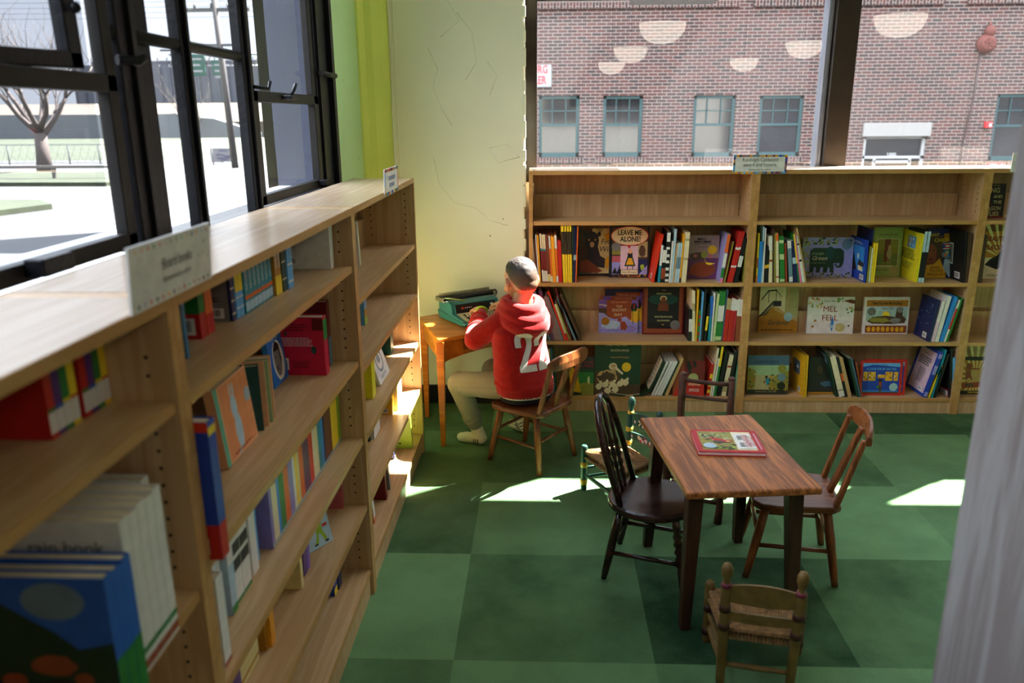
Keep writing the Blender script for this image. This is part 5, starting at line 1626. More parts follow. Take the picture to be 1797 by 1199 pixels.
# unit, shelf z, y, x of the spine, thickness, height, depth, lean, yaw, colour, look, spine bands
SIDE = [
 ('near', 1.216, 1.0718, -0.72, 0.0187, 0.15, 0.16, 0, 0, 'red', '', 'white.05-.27 green.27-.31'),
 ('near', 1.216, 1.0913, -0.72, 0.0187, 0.15, 0.16, 0, 0, 'purple', '', 'white.05-.27 blue.27-.31'),
 ('near', 1.216, 1.1107, -0.72, 0.0187, 0.15, 0.16, 0, 0, 'green', '', 'white.05-.29 yellow.29-.33'),
 ('near', 1.216, 1.1303, -0.72, 0.0187, 0.15, 0.16, 0, 0, 'yellow', '', 'white.05-.29 red.29-.32'),
 ('near', 1.216, 1.1618, -0.72, 0.0187, 0.15, 0.16, 0, 0, 'red', '', 'white.05-.27 green.27-.31'),
 ('near', 1.216, 1.1812, -0.72, 0.0187, 0.15, 0.16, 0, 0, 'purple', '', 'white.05-.27 blue.27-.31'),
 ('near', 1.216, 1.2007, -0.72, 0.0187, 0.15, 0.16, 0, 0, 'green', '', 'white.05-.29 yellow.29-.33'),
 ('near', 1.216, 1.2203, -0.72, 0.0187, 0.15, 0.16, 0, 0, 'yellow', '', 'white.05-.29 red.29-.32'),
 ('near', 0.857, 0.9267, -0.585, 0.0224, 0.222, 0.2, 0, 0, 'blue', '', 'green.0-.42'),
 ('near', 0.857, 0.95, -0.585, 0.0224, 0.219, 0.2, 0, 0, 'blue', '', 'green.0-.42'),
 ('near', 0.857, 0.9733, -0.585, 0.0224, 0.222, 0.2, 0, 0, 'blue', '', 'green.0-.42'),
 ('near', 0.857, 1.0075, -0.6, 0.024, 0.262, 0.2, 0, 0, 'white', '', 'rust.02-.08 green.12-.16'),
 ('near', 0.857, 1.0325, -0.6, 0.024, 0.259, 0.2, 0, 0, 'white', '', 'rust.02-.08 green.12-.16'),
 ('near', 0.857, 1.0575, -0.6, 0.024, 0.262, 0.2, 0, 0, 'white', '', 'rust.02-.08 green.12-.16'),
 ('near', 0.857, 1.0825, -0.6, 0.024, 0.259, 0.2, 0, 0, 'white', '', 'rust.02-.08 green.12-.16'),
 ('near', 0.857, 1.1075, -0.6, 0.024, 0.262, 0.2, 0, 0, 'white', '', 'rust.02-.08 green.12-.16'),
 ('near', 0.857, 1.1875, -0.66, 0.024, 0.24, 0.2, 0, 0, 'white', 'white board book behind the row of white spines', ''),
 ('mid', 1.21, 1.495, -0.705, 0.0134, 0.15, 0.16, 0, 0, 'steelblue', 'thin blue board book at the near end', ''),
 ('mid', 1.21, 1.648, -0.736, 0.0307, 0.155, 0.14, 0, 0, 'red', 'green and red board book with a barcode', 'green.36-1'),
 ('mid', 1.21, 1.6775, -0.736, 0.0182, 0.155, 0.14, 0, 0, 'orange', '', 'red.0-.3'),
 ('mid', 1.21, 1.6965, -0.736, 0.0182, 0.152, 0.14, 0, 0, 'orange', '', 'red.0-.3'),
 ('mid', 1.21, 1.799, -0.726, 0.0211, 0.15, 0.155, 0, 0, 'navy', 'board book with dark scalloped spine and grey cover', 'cream.1-.13 cream.3-.33 cream.5-.53 cream.7-.73'),
 ('mid', 1.21, 1.8233, -0.724, 0.0235, 0.158, 0.155, 0, 0, 'skyblue', '', 'white.14-.17 white.3-.33 yellow.4-.7'),
 ('mid', 1.21, 1.8478, -0.724, 0.0235, 0.155, 0.155, 0, 0, 'skyblue', '', 'white.14-.17 white.3-.33 yellow.4-.7'),
 ('mid', 1.21, 1.8745, -0.72, 0.0278, 0.158, 0.155, 0, 0, 'teal', '', 'paleblue.03-.18 orange.21-.28 white.84-1'),
 ('mid', 1.21, 1.9035, -0.72, 0.0278, 0.155, 0.155, 0, 0, 'teal', '', 'paleblue.03-.18 orange.21-.28 white.84-1'),
 ('mid', 1.21, 1.9325, -0.72, 0.0278, 0.158, 0.155, 0, 0, 'teal', '', 'paleblue.03-.18 orange.21-.28 white.84-1'),
 ('mid', 1.21, 1.9615, -0.72, 0.0278, 0.155, 0.155, 0, 0, 'teal', '', 'paleblue.03-.18 orange.21-.28 white.84-1'),
 ('mid', 1.21, 1.9905, -0.72, 0.0278, 0.158, 0.155, 0, 0, 'teal', '', 'paleblue.03-.18 orange.21-.28 white.84-1'),
 ('mid', 1.21, 2.0195, -0.72, 0.0278, 0.155, 0.155, 0, 0, 'teal', '', 'paleblue.03-.18 orange.21-.28 white.84-1'),
 ('mid', 1.21, 2.0485, -0.72, 0.0278, 0.158, 0.155, 0, 0, 'teal', '', 'paleblue.03-.18 orange.21-.28 white.84-1'),
 ('mid', 1.21, 2.0755, -0.712, 0.024, 0.158, 0.155, 0, 0, 'ochre', '', 'yellow.0-.33 white.84-1'),
 ('mid', 1.21, 2.1005, -0.712, 0.024, 0.155, 0.155, 0, 0, 'ochre', '', 'yellow.0-.33 white.84-1'),
 ('mid', 1.21, 2.13, -0.709, 0.0326, 0.158, 0.155, 0, 0, 'darkgreen', 'dark green board book with dotted trim', 'cream.2-.23 cream.5-.53 cream.8-.83'),
 ('mid', 1.21, 2.16, -0.705, 0.023, 0.162, 0.155, 0, 0, 'skyblue', '', 'white.1-.14 white.4-.44 white.7-.74'),
 ('mid', 1.21, 2.184, -0.705, 0.023, 0.159, 0.155, 0, 0, 'skyblue', '', 'white.1-.14 white.4-.44 white.7-.74'),
 ('mid', 1.21, 2.472, -0.665, 0.0384, 0.175, 0.2, 0, 0, 'white', 'white board book showing its lettered back', ''),
 ('mid', 0.889, 1.2935, -0.585, 0.0317, 0.27, 0.22, 0, 0, 'cobalt', 'big blue book with a red lower band', 'red.0-.26 yellow.9-.96'),
 ('mid', 0.889, 1.345, -0.69, 0.0288, 0.22, 0.17, 0, 0, 'yellow', 'yellow book behind the big blue book', ''),
 ('mid', 0.889, 1.9125, -0.725, 0.024, 0.175, 0.13, 0, 0.35, 'pine', 'dark green folded card book', ''),
 ('mid', 0.889, 1.94, -0.72, 0.0192, 0.175, 0.12, 0, 0.3, 'peach', '', ''),
 ('mid', 0.889, 1.9715, -0.72, 0.0259, 0.17, 0.12, 0, 0.3, 'sage', '', ''),
 ('mid', 0.889, 2.004, -0.725, 0.0307, 0.17, 0.12, 0, 0.3, 'peach', '', ''),
 ('mid', 0.889, 2.378, -0.678, 0.0422, 0.188, 0.17, 0, 0, 'magenta', 'pink red book with a lettered cover', 'green.6-.95'),
 ('mid', 0.889, 2.416, -0.69, 0.0269, 0.17, 0.15, 0, 0, 'white', 'thin pale book beside the pink red one', ''),
 ('mid', 0.889, 2.4675, -0.69, 0.0336, 0.215, 0.17, 0, 0, 'maroon', 'tall maroon and blue board book at the end', 'steel.0-.45'),
 ('mid', 0.612, 1.3475, -0.63, 0.0336, 0.2, 0.16, 0, 0, 'white', 'white spine above a rust foot', 'rust.0-.05'),
 ('mid', 0.612, 1.48, -0.695, 0.0384, 0.2, 0.16, 0, 0, 'white', 'white and plum spine', 'plum.0-.45'),
 ('mid', 0.612, 1.5185, -0.68, 0.0317, 0.2, 0.16, 0, 0, 'paleblue', 'pale blue and white spine', 'green.0-.1 white.6-1'),
 ('mid', 0.612, 1.562, -0.685, 0.048, 0.2, 0.16, 0, 0, 'white', '', 'green.0-.05 dark.4-.55 dark.6-.75'),
 ('mid', 0.612, 1.612, -0.685, 0.048, 0.197, 0.16, 0, 0, 'white', '', 'green.0-.05 dark.4-.55 dark.6-.75'),
 ('mid', 0.612, 1.68, -0.69, 0.0384, 0.2, 0.16, 0, 0, 'white', 'plain white spine', ''),
 ('mid', 0.612, 1.7225, -0.702, 0.0336, 0.19, 0.16, 0, 0, 'skyblue', 'light blue patterned spine', ''),
 ('mid', 0.612, 1.7947, -0.683, 0.0186, 0.165, 0.165, 0, 0, 'lilac', '', 'trimband.0-.07'),
 ('mid', 0.612, 1.814, -0.683, 0.0186, 0.163, 0.165, 0, 0, 'cream', '', 'trimband.0-.07'),
 ('mid', 0.612, 1.8333, -0.683, 0.0186, 0.161, 0.165, 0, 0, 'cream', '', 'trimband.0-.07'),
 ('mid', 0.612, 1.8526, -0.683, 0.0186, 0.164, 0.165, 0, 0, 'azure', '', 'trimband.0-.07'),
 ('mid', 0.612, 1.872, -0.683, 0.0186, 0.162, 0.165, 0, 0, 'green', '', 'trimband.0-.07'),
 ('mid', 0.612, 1.8913, -0.683, 0.0186, 0.165, 0.165, 0, 0, 'green', '', 'trimband.0-.07'),
 ('mid', 0.612, 1.9106, -0.683, 0.0186, 0.163, 0.165, 0, 0, 'orange', '', 'trimband.0-.07'),
 ('mid', 0.612, 1.9299, -0.683, 0.0186, 0.161, 0.165, 0, 0, 'orange', '', 'trimband.0-.07'),
 ('mid', 0.612, 1.9493, -0.683, 0.0186, 0.164, 0.165, 0, 0, 'lilac', '', 'trimband.0-.07'),
 ('mid', 0.612, 1.9686, -0.683, 0.0186, 0.162, 0.165, 0, 0, 'lilac', '', 'trimband.0-.07'),
 ('mid', 0.612, 1.9879, -0.683, 0.0186, 0.165, 0.165, 0, 0, 'white', '', 'trimband.0-.07'),
 ('mid', 0.612, 2.0072, -0.683, 0.0186, 0.163, 0.165, 0, 0, 'yellow', '', 'trimband.0-.07'),
 ('mid', 0.612, 2.0266, -0.683, 0.0186, 0.161, 0.165, 0, 0, 'straw', '', 'trimband.0-.07'),
 ('mid', 0.612, 2.0459, -0.683, 0.0186, 0.164, 0.165, 0, 0, 'orange', '', 'trimband.0-.07'),
 ('mid', 0.612, 2.0652, -0.683, 0.0186, 0.162, 0.165, 0, 0, 'orange', '', 'trimband.0-.07'),
 ('mid', 0.612, 2.0845, -0.683, 0.0186, 0.165, 0.165, 0, 0, 'plum', '', 'trimband.0-.07'),
 ('mid', 0.612, 2.1039, -0.683, 0.0186, 0.163, 0.165, 0, 0, 'plum', '', 'trimband.0-.07'),
 ('mid', 0.612, 2.1232, -0.683, 0.0186, 0.161, 0.165, 0, 0, 'plum', '', 'trimband.0-.07'),
 ('mid', 0.612, 2.1425, -0.683, 0.0186, 0.164, 0.165, 0, 0, 'scarlet', '', 'trimband.0-.07'),
 ('mid', 0.612, 2.1618, -0.683, 0.0186, 0.162, 0.165, 0, 0, 'scarlet', '', 'trimband.0-.07'),
 ('mid', 0.612, 2.1811, -0.683, 0.0186, 0.165, 0.165, 0, 0, 'cream', '', 'trimband.0-.07'),
 ('mid', 0.612, 2.2005, -0.683, 0.0186, 0.163, 0.165, 0, 0, 'cream', '', 'trimband.0-.07'),
 ('mid', 0.612, 2.2198, -0.683, 0.0186, 0.161, 0.165, 0, 0, 'straw', '', 'trimband.0-.07'),
 ('mid', 0.612, 2.2391, -0.683, 0.0186, 0.164, 0.165, 0, 0, 'teal', '', 'trimband.0-.07'),
 ('mid', 0.612, 2.2584, -0.683, 0.0186, 0.162, 0.165, 0, 0, 'teal', '', 'trimband.0-.07'),
 ('mid', 0.612, 2.2778, -0.683, 0.0186, 0.165, 0.165, 0, 0, 'azure', '', 'trimband.0-.07'),
 ('mid', 0.612, 2.2971, -0.683, 0.0186, 0.163, 0.165, 0, 0, 'navy', '', 'trimband.0-.07'),
 ('mid', 0.612, 2.3164, -0.683, 0.0186, 0.161, 0.165, 0, 0, 'brown', '', 'trimband.0-.07'),
 ('mid', 0.612, 2.3357, -0.683, 0.0186, 0.164, 0.165, 0, 0, 'brown', '', 'trimband.0-.07'),
 ('mid', 0.612, 2.3551, -0.683, 0.0186, 0.162, 0.165, 0, 0, 'brown', '', 'trimband.0-.07'),
 ('mid', 0.612, 2.3744, -0.683, 0.0186, 0.165, 0.165, 0, 0, 'brown', '', 'trimband.0-.07'),
 ('mid', 0.612, 2.3937, -0.683, 0.0186, 0.163, 0.165, 0, 0, 'yellow', '', 'trimband.0-.07'),
 ('mid', 0.612, 2.413, -0.683, 0.0186, 0.161, 0.165, 0, 0, 'yellow', '', 'trimband.0-.07'),
 ('mid', 0.612, 2.4324, -0.683, 0.0186, 0.164, 0.165, 0, 0, 'yellow', '', 'trimband.0-.07'),
 ('mid', 0.612, 2.4517, -0.683, 0.0186, 0.162, 0.165, 0, 0, 'yellow', '', 'trimband.0-.07'),
 ('mid', 0.612, 2.471, -0.683, 0.0186, 0.165, 0.165, 0, 0, 'lime', '', 'trimband.0-.07'),
 ('mid', 0.612, 2.4903, -0.683, 0.0186, 0.163, 0.165, 0, 0, 'lime', '', 'trimband.0-.07'),
 ('mid', 0.361, 1.42, -0.7, 0.0384, 0.2, 0.16, 0, 0, 'teal', '', ''),
 ('mid', 0.361, 1.4725, -0.7, 0.0528, 0.19, 0.16, 0, 0, 'navy', '', ''),
 ('mid', 0.361, 1.5275, -0.7, 0.0432, 0.2, 0.16, 0, 0, 'purple', '', ''),
 ('mid', 0.361, 1.5708, -0.71, 0.0208, 0.17, 0.16, 0, 0, 'straw', '', 'ochre.08-.13 ochre.8-.84'),
 ('mid', 0.361, 1.5925, -0.71, 0.0208, 0.167, 0.16, 0, 0, 'straw', '', 'ochre.08-.13 ochre.8-.84'),
 ('mid', 0.361, 1.6142, -0.71, 0.0208, 0.17, 0.16, 0, 0, 'straw', '', 'ochre.08-.13 ochre.8-.84'),
 ('mid', 0.361, 1.6358, -0.71, 0.0208, 0.167, 0.16, 0, 0, 'straw', '', 'ochre.08-.13 ochre.8-.84'),
 ('mid', 0.361, 1.6575, -0.71, 0.0208, 0.17, 0.16, 0, 0, 'straw', '', 'ochre.08-.13 ochre.8-.84'),
 ('mid', 0.361, 1.6792, -0.71, 0.0208, 0.167, 0.16, 0, 0, 'straw', '', 'ochre.08-.13 ochre.8-.84'),
 ('mid', 0.361, 1.7205, -0.7, 0.0144, 0.2, 0.15, 0, 0, 'ochre', 'orange book showing its plain cover', ''),
 ('mid', 0.361, 1.736, -0.69, 0.0134, 0.2, 0.16, 0, 0, 'amber', '', ''),
 ('mid', 0.361, 1.75, -0.69, 0.0134, 0.197, 0.16, 0, 0, 'amber', '', ''),
 ('mid', 0.361, 2.001, -0.69, 0.0211, 0.17, 0.15, 0, 0, 'straw', 'pale yellow book showing a plain cover', ''),
 ('mid', 0.361, 2.0635, -0.7, 0.0317, 0.13, 0.13, 0.12, 0, 'purple', '', ''),
 ('mid', 0.361, 2.0965, -0.7, 0.0259, 0.13, 0.13, 0.12, 0, 'violet', '', ''),
 ('mid', 0.361, 2.489, -0.69, 0.0211, 0.15, 0.14, 0, 0, 'rose', 'rose pink book at the end', ''),
 ('mid', 0.105, 2.3565, -0.7, 0.0355, 0.17, 0.16, 0.0, 0, 'cobalt', 'blue book with white and yellow marks', 'yellow.0-.15 white.3-.8'),
 ('mid', 0.105, 2.399, -0.695, 0.0403, 0.16, 0.16, 0, 0, 'navy', 'navy spine with yellow marks', 'yellow.4-.6'),
 ('far', 1.083, 3.2125, -0.748, 0.024, 0.185, 0.17, -0.14, 0.05, 'white', 'white picture book leaning with a dark emblem', ''),
 ('far', 1.083, 3.3125, -0.77, 0.024, 0.16, 0.12, -0.14, 0, 'lime', 'lime green book behind the white one', ''),
 ('far', 0.843, 3.1725, -0.73, 0.0432, 0.165, 0.13, 0, 0, 'skyblue', 'light blue book with red lettering', 'lime.0-.2 ochre.2-.4 red.7-.85'),
 ('far', 0.596, 2.91, -0.7, 0.0192, 0.18, 0.15, 0, 0, 'straw', '', ''),
 ('far', 0.596, 2.93, -0.7, 0.0192, 0.177, 0.15, 0, 0, 'straw', '', ''),
 ('far', 0.596, 2.956, -0.668, 0.0192, 0.18, 0.16, 0, 0, 'lemon', '', ''),
 ('far', 0.596, 2.976, -0.668, 0.0192, 0.177, 0.16, 0, 0, 'lemon', '', ''),
 ('far', 0.596, 2.996, -0.668, 0.0192, 0.18, 0.16, 0, 0, 'lemon', '', ''),
 ('far', 0.596, 3.5635, -0.707, 0.0298, 0.15, 0.13, 0, 0, 'pine', '', ''),
 ('far', 0.596, 3.5945, -0.707, 0.0298, 0.147, 0.13, 0, 0, 'pine', '', ''),
 ('far', 0.596, 3.6275, -0.73, 0.024, 0.14, 0.1, 0, 0, 'pink', 'thin pink book beside the dark teal pair', ''),
 ('far', 0.352, 3.1015, -0.725, 0.0221, 0.15, 0.12, 0, 0, 'darkgreen', 'dark green book before the white spines', ''),
 ('far', 0.352, 3.127, -0.71, 0.023, 0.15, 0.13, 0, 0, 'white', '', ''),
 ('far', 0.352, 3.151, -0.71, 0.023, 0.147, 0.13, 0, 0, 'white', '', ''),
 ('far', 0.352, 3.175, -0.71, 0.023, 0.15, 0.13, 0, 0, 'white', '', ''),
 ('far', 0.352, 3.199, -0.71, 0.023, 0.147, 0.13, 0, 0, 'white', '', ''),
 ('far', 0.352, 3.223, -0.71, 0.023, 0.15, 0.13, 0, 0, 'white', '', ''),
 ('far', 0.352, 3.43, -0.686, 0.048, 0.135, 0.14, 0, 0, 'gold', 'gold book with a barcode sticker', ''),
 ('far', 0.352, 3.4677, -0.67, 0.0206, 0.16, 0.15, 0, 0, 'straw', '', ''),
 ('far', 0.352, 3.4893, -0.67, 0.0206, 0.157, 0.15, 0, 0, 'straw', '', ''),
 ('far', 0.352, 3.5133, -0.668, 0.0218, 0.165, 0.15, 0, 0, 'cream', '', ''),
 ('far', 0.352, 3.536, -0.668, 0.0218, 0.162, 0.15, 0, 0, 'cream', '', ''),
 ('far', 0.352, 3.5587, -0.668, 0.0218, 0.165, 0.15, 0, 0, 'cream', '', ''),
 ('far', 0.105, 2.855, -0.668, 0.0288, 0.15, 0.14, -0.24, 0, 'orange', 'orange framed book leaning at the near end', 'white.15-.85'),
 ('far', 0.105, 3.06, -0.658, 0.0288, 0.16, 0.15, -0.16, 0, 'maroon', 'maroon book leaning on the bottom boards', ''),
 ('far', 0.105, 3.1525, -0.66, 0.024, 0.16, 0.15, -0.24, 0, 'grey', 'grey book leaning beside the maroon one', 'cream.8-1'),
 ('far', 0.105, 3.47, -0.7, 0.0192, 0.12, 0.13, -0.2, 0, 'navy', 'navy and white thin book', 'white.3-.9'),
 ('far', 0.105, 3.6, -0.633, 0.023, 0.19, 0.17, -0.2, 0, 'lime', 'green book with a dark leaf motif', ''),
]
# face-out books: case, shelf, x, y, z, width, height, lean, thickness
FACE = {
 'bear': ('A', 0, 0.3018, 4.617, 0.767, 0.1836, 0.272, 0.12, 0.012),
 'speech': ('A', 0, 0.4969, 4.5402, 0.767, 0.2294, 0.293, 0.1, 0.014),
 'lavender': ('A', 0, 0.91, 4.4964, 0.767, 0.173, 0.246, 0.1, 0.02),
 'blue_back': ('A', 1, 0.4829, 4.6118, 0.427, 0.2238, 0.254, 0.12, 0.006),
 'snow3': ('A', 1, 0.5009, 4.6056, 0.427, 0.2276, 0.234, 0.12, 0.006),
 'snow2': ('A', 1, 0.4735, 4.5894, 0.427, 0.2291, 0.215, 0.12, 0.006),
 'snow1': ('A', 1, 0.4477, 4.5733, 0.427, 0.2292, 0.196, 0.12, 0.006),
 'dino': ('A', 1, 0.7051, 4.5435, 0.427, 0.2399, 0.278, 0.1, 0.016),
 'maine': ('A', 2, 0.2502, 4.4062, 0.094, 0.101, 0.23, 0.1, 0.01),
 'ducks': ('A', 2, 0.4376, 4.42, 0.094, 0.2672, 0.357, 0.06, 0.014),
 'spider': ('A', 2, 0.849, 4.4062, 0.094, 0.1794, 0.207, 0.1, 0.01),
 'elephant': ('B', 0, 1.6221, 4.548, 0.767, 0.2836, 0.226, 0.1, 0.014),
 'green_bone': ('B', 0, 1.9665, 4.58, 0.767, 0.1606, 0.278, 0.1, 0.014),
 'portrait': ('B', 0, 2.2397, 4.5316, 0.767, 0.1501, 0.278, 0.1, 0.014),
 'gardener': ('B', 1, 1.3846, 4.5907, 0.427, 0.2235, 0.27, 0.08, 0.012),
 'fell': ('B', 1, 1.6802, 4.5665, 0.427, 0.2663, 0.216, 0.1, 0.014),
 'duckling': ('B', 1, 1.9979, 4.5647, 0.427, 0.2577, 0.216, 0.1, 0.018),
 'cress': ('B', 2, 1.3117, 4.4405, 0.094, 0.2352, 0.231, 0.1, 0.012),
 'darkpic': ('B', 2, 1.627, 4.4482, 0.094, 0.1604, 0.222, 0.1, 0.012),
 'bus2': ('B', 2, 1.9829, 4.4441, 0.094, 0.2373, 0.21, 0.1, 0.008),
 'bus1': ('B', 2, 1.9562, 4.4374, 0.094, 0.2392, 0.204, 0.1, 0.008),
 'dragon': ('C', -1, 2.4544, 4.4908, 1.11, 0.1384, 0.186, 0.06, 0.014),
 'blackbird': ('C', 0, 2.5605, 4.501, 0.767, 0.1907, 0.265, 0.1, 0.014),
 'strong': ('C', 2, 2.5041, 4.4601, 0.094, 0.166, 0.223, 0.1, 0.012),
}
# ------------------------------------------------------------------ spine-out books on the back cases
SHORT = {'A': 'first back bookcase', 'B': 'middle back bookcase', 'C': 'third back bookcase', 'near': 'nearest window bookcase', 'mid': 'middle window bookcase', 'far': 'far window bookcase'}
def label_for(look, col, t, n, total, shelf, case_k):
    case = CASE[case_k]
    nm = WORDS.get(col, col)
    if look:
        return '%s, %s of %s' % (look, shelf, SHORT[case_k])
    kind = 'paperback' if t < .0125 else 'picture book'
    return '%s %s, %s from left on %s of %s' % (nm, kind, ORD(n), shelf, case)
cnt = {}
order = {}
for r in BACK:
    order.setdefault((r[0], r[1]), []).append(r)
for key, rows in order.items():
    rows.sort(key=lambda r: r[2])
    prev = None
    for n, r in enumerate(rows, 1):
        case, sh, x, y, z, t, h, d, lean, yaw, col, look, bands = r
        top = {-1: 1.383 - .022, 0: 1.089, 1: .746, 2: .406}[sh]
        h = min(h, (top - z - .004) / max(.9, math.cos(lean)))
        d = min(d, 4.624 - y if not yaw else d)
        lab = label_for(look, col, t, n, len(rows), SHELF[sh], case)
        spine_book(x, y, z, yaw, t, h, d, lean, col, bands, lab, 'books on %s of %s' % (SHELF[sh], CASE[case]), look)
order = {}
for r in SIDE:
    order.setdefault((r[0], zshelf(r[0], r[1])), []).append(r)
for (unit, sh), rows in order.items():
    rows.sort(key=lambda r: r[2])
    for n, r in enumerate(rows, 1):
        u_, z, y, X, t, h, d, lean, yaw, col, look, bands = r
        lab = label_for(look, col, t, n, len(rows), sh, unit)
        d = min(d, .878 + X)
        o = spine_book(X, y, z, R(90) + yaw, t, h, d, lean, col, bands, lab, 'books on %s of %s' % (sh, CASE[unit]), look)
        if col == 'teal' and unit == 'mid' and sh == 'top shelf':
            text('spine_title', 'Animals', facing((0, -.0008, h * .55), (0, 0, -1), (1, 0, 0)), paint('white'), o, .019)
        if col == 'ochre' and unit == 'mid' and sh == 'top shelf':
            text('spine_title', 'Farm', facing((0, -.0008, h * .58), (0, 0, -1), (1, 0, 0)), paint('white'), o, .019, bold=.0006)
        if col == 'blue' and unit == 'near' and n == min(k for k, q in enumerate(rows, 1) if q[9] == 'blue'):
            art(o, facing((-t / 2, d, 0), (0, -1, 0), (0, 0, 1)), d, h, LEFT_ART['blue green board book'])
        if col == 'white' and unit == 'near' and n == min(k for k, q in enumerate(rows, 1) if q[9] == 'white'):
            art(o, facing((-t / 2, d, 0), (0, -1, 0), (0, 0, 1)), d, h, LEFT_ART['white board book reading'])

# ------------------------------------------------------------------ covers facing out
def fb(key, col, spec, look, **k):
    case, sh, x, y, z, w, h, lean, t = FACE[key]
    top = {-1: 1.361, 0: 1.089, 1: .746, 2: .406}[sh]
    h = min(h, (top - z - .004) / math.cos(lean))
    y = min(y, 4.624 - h * math.sin(lean) * .42 - t)
    return face_book(x, y, z, k.get('rz', 0), w, h, t, lean, col, spec, '%s, %s of %s' % (look, SHELF[sh], SHORT[case]), 'cover-out books on the back bookcases')
SUNR = [('poly', [(.5, .45), (.5 + .9 * math.cos(a), .45 + .9 * math.sin(a)), (.5 + .9 * math.cos(a + .12), .45 + .9 * math.sin(a + .12))], 'straw') for a in [k * .3 for k in range(21)]]
fb('bear', 'straw', [('poly', [(.55, 1), (.66, .88), (.78, 1)], 'khaki'), ('poly', [(.78, .86), (.9, .7), (1, .84), (1, .95)], 'gold'), ('poly', [(.78, .3), (.9, .12), (1, .3), (.92, .42)], 'gold'),
    ('rect', .0, .05, .42, 1, 'umber'), ('poly', blob(.42, .74, .22, .2, 3, 20, .06), 'dark'), ('ell', .2, .88, .06, .05, 'dark'), ('ell', .64, .88, .06, .05, 'dark'),
    ('poly', [(.3, .62), (.6, .62), (.68, .42), (.84, .36), (.82, .16), (.4, .2), (.26, .4)], 'dark'), ('poly', [(.05, .3), (.3, .34), (.75, .1), (.6, .05), (.05, .08)], 'sienna'), ('ell', .42, .66, .07, .06, 'tan'), ('ell', .32, .76, .025, .02, 'gold'), ('ell', .52, .76, .025, .02, 'gold'),
    ('text', 'Fin', .83, .72, .16, 'ink', dict(shear=.2)), ('text', 'Win', .84, .56, .16, 'ink', dict(shear=.2)), ('rect', 0, 0, 1, .045, 'black')], 'straw cover with a seated dark bear')
fb('speech', 'black', leaves(['red', 'gold'], 36, 2, (.03, .01, .97, .05), .012) + [('rect', .07, .06, .95, .98, 'umber'), ('rect', .07, .45, .28, .62, 'olive'), ('rect', .07, .3, .3, .42, 'rose'), ('rect', .07, .06, .3, .3, 'lavender'), ('poly', [(.07, .08), (.15, .2), (.2, .1), (.3, .3), (.3, .06)], 'black'), ('rect', .72, .4, .95, .7, 'khaki'), ('poly', blob(.82, .52, .09, .11, 8), 'umber'), ('rect', .72, .06, .95, .36, 'navy'), ('poly', blob(.83, .2, .05, .06, 2), 'lime'), ('poly', [(.74, .06), (.95, .06), (.95, .24)], 'lavender'),
    ('rect', .28, .16, .72, .62, 'palepink'), ('poly', [(.38, .22), (.66, .22), (.58, .42), (.46, .42)], 'darkgreen'), ('poly', [(.42, .25), (.62, .25), (.56, .38), (.48, .38)], 'gold'), ('rect', .46, .39, .58, .48, 'black'), ('ell', .52, .51, .05, .045, 'peach'), ('rect', .45, .16, .47, .22, 'black'), ('rect', .58, .16, .6, .22, 'black'),
    ('rect', .3, .06, .72, .15, 'cream'), ('text', 'Vera Brosgol', .51, .105, .055, 'ink', dict(name='author')), ('poly', [(.4, .66), (.5, .56), (.56, .66)], 'red'), ('ell', .5, .81, .47, .19, 'red'), ('ell', .5, .81, .45, .175, 'cream'),
    ('text', 'LEAVE ME', .5, .87, .135, 'black', dict(bold=.0011, sx=.8)), ('text', 'ALONE!', .52, .745, .135, 'black', dict(bold=.0011, sx=.84)), ('medal', .17, .6, .115, .085, 'grey'), ('ell', .17, .6, .08, .06, 'palegreen')], 'cover with a large cream speech balloon')
fb('lavender', 'mauve', [('rect', 0, 0, 1, .48, 'plum'), ('rect', 0, .5, 1, 1, 'mauve'), ('ell', .48, .22, .42, .18, 'sienna'), ('ell', .48, .22, .34, .13, 'rust'), ('poly', blob(.3, .52, .24, .1, 4), 'umber'), ('ell', .52, .56, .1, .08, 'olive'), ('ell', .24, .53, .07, .035, 'rose'), ('ell', .72, .53, .07, .035, 'rose'), ('poly', [(.52, .5), (.6, .38), (.9, .36), (.72, .32), (.6, .34)], 'yellow'), ('poly', [(0, .1), (.24, .36), (.3, .2), (.1, .1)], 'rust'),
    ('text', 'MAY I', .42, .91, .07, 'black', dict(bold=.001)), ('text', 'BRING A FRIEND?', .46, .85, .062, 'black', dict(bold=.001, sx=.8)), ('scrib', .2, .79, .75, .815, 1, 'ink'), ('scrib', .32, .73, .62, .75, 1, 'ink'), ('medal', .78, .67, .15, .1, 'gold'), ('ell', .78, .67, .11, .075, 'yellow')], 'mauve cover with a round gold medal and orange rug')
fb('blue_back', 'navy', [('rect', .04, .02, .98, .84, 'palepink'), ('rect', .06, .04, .96, .82, 'plum')], 'navy backed cover behind the snow pictures')
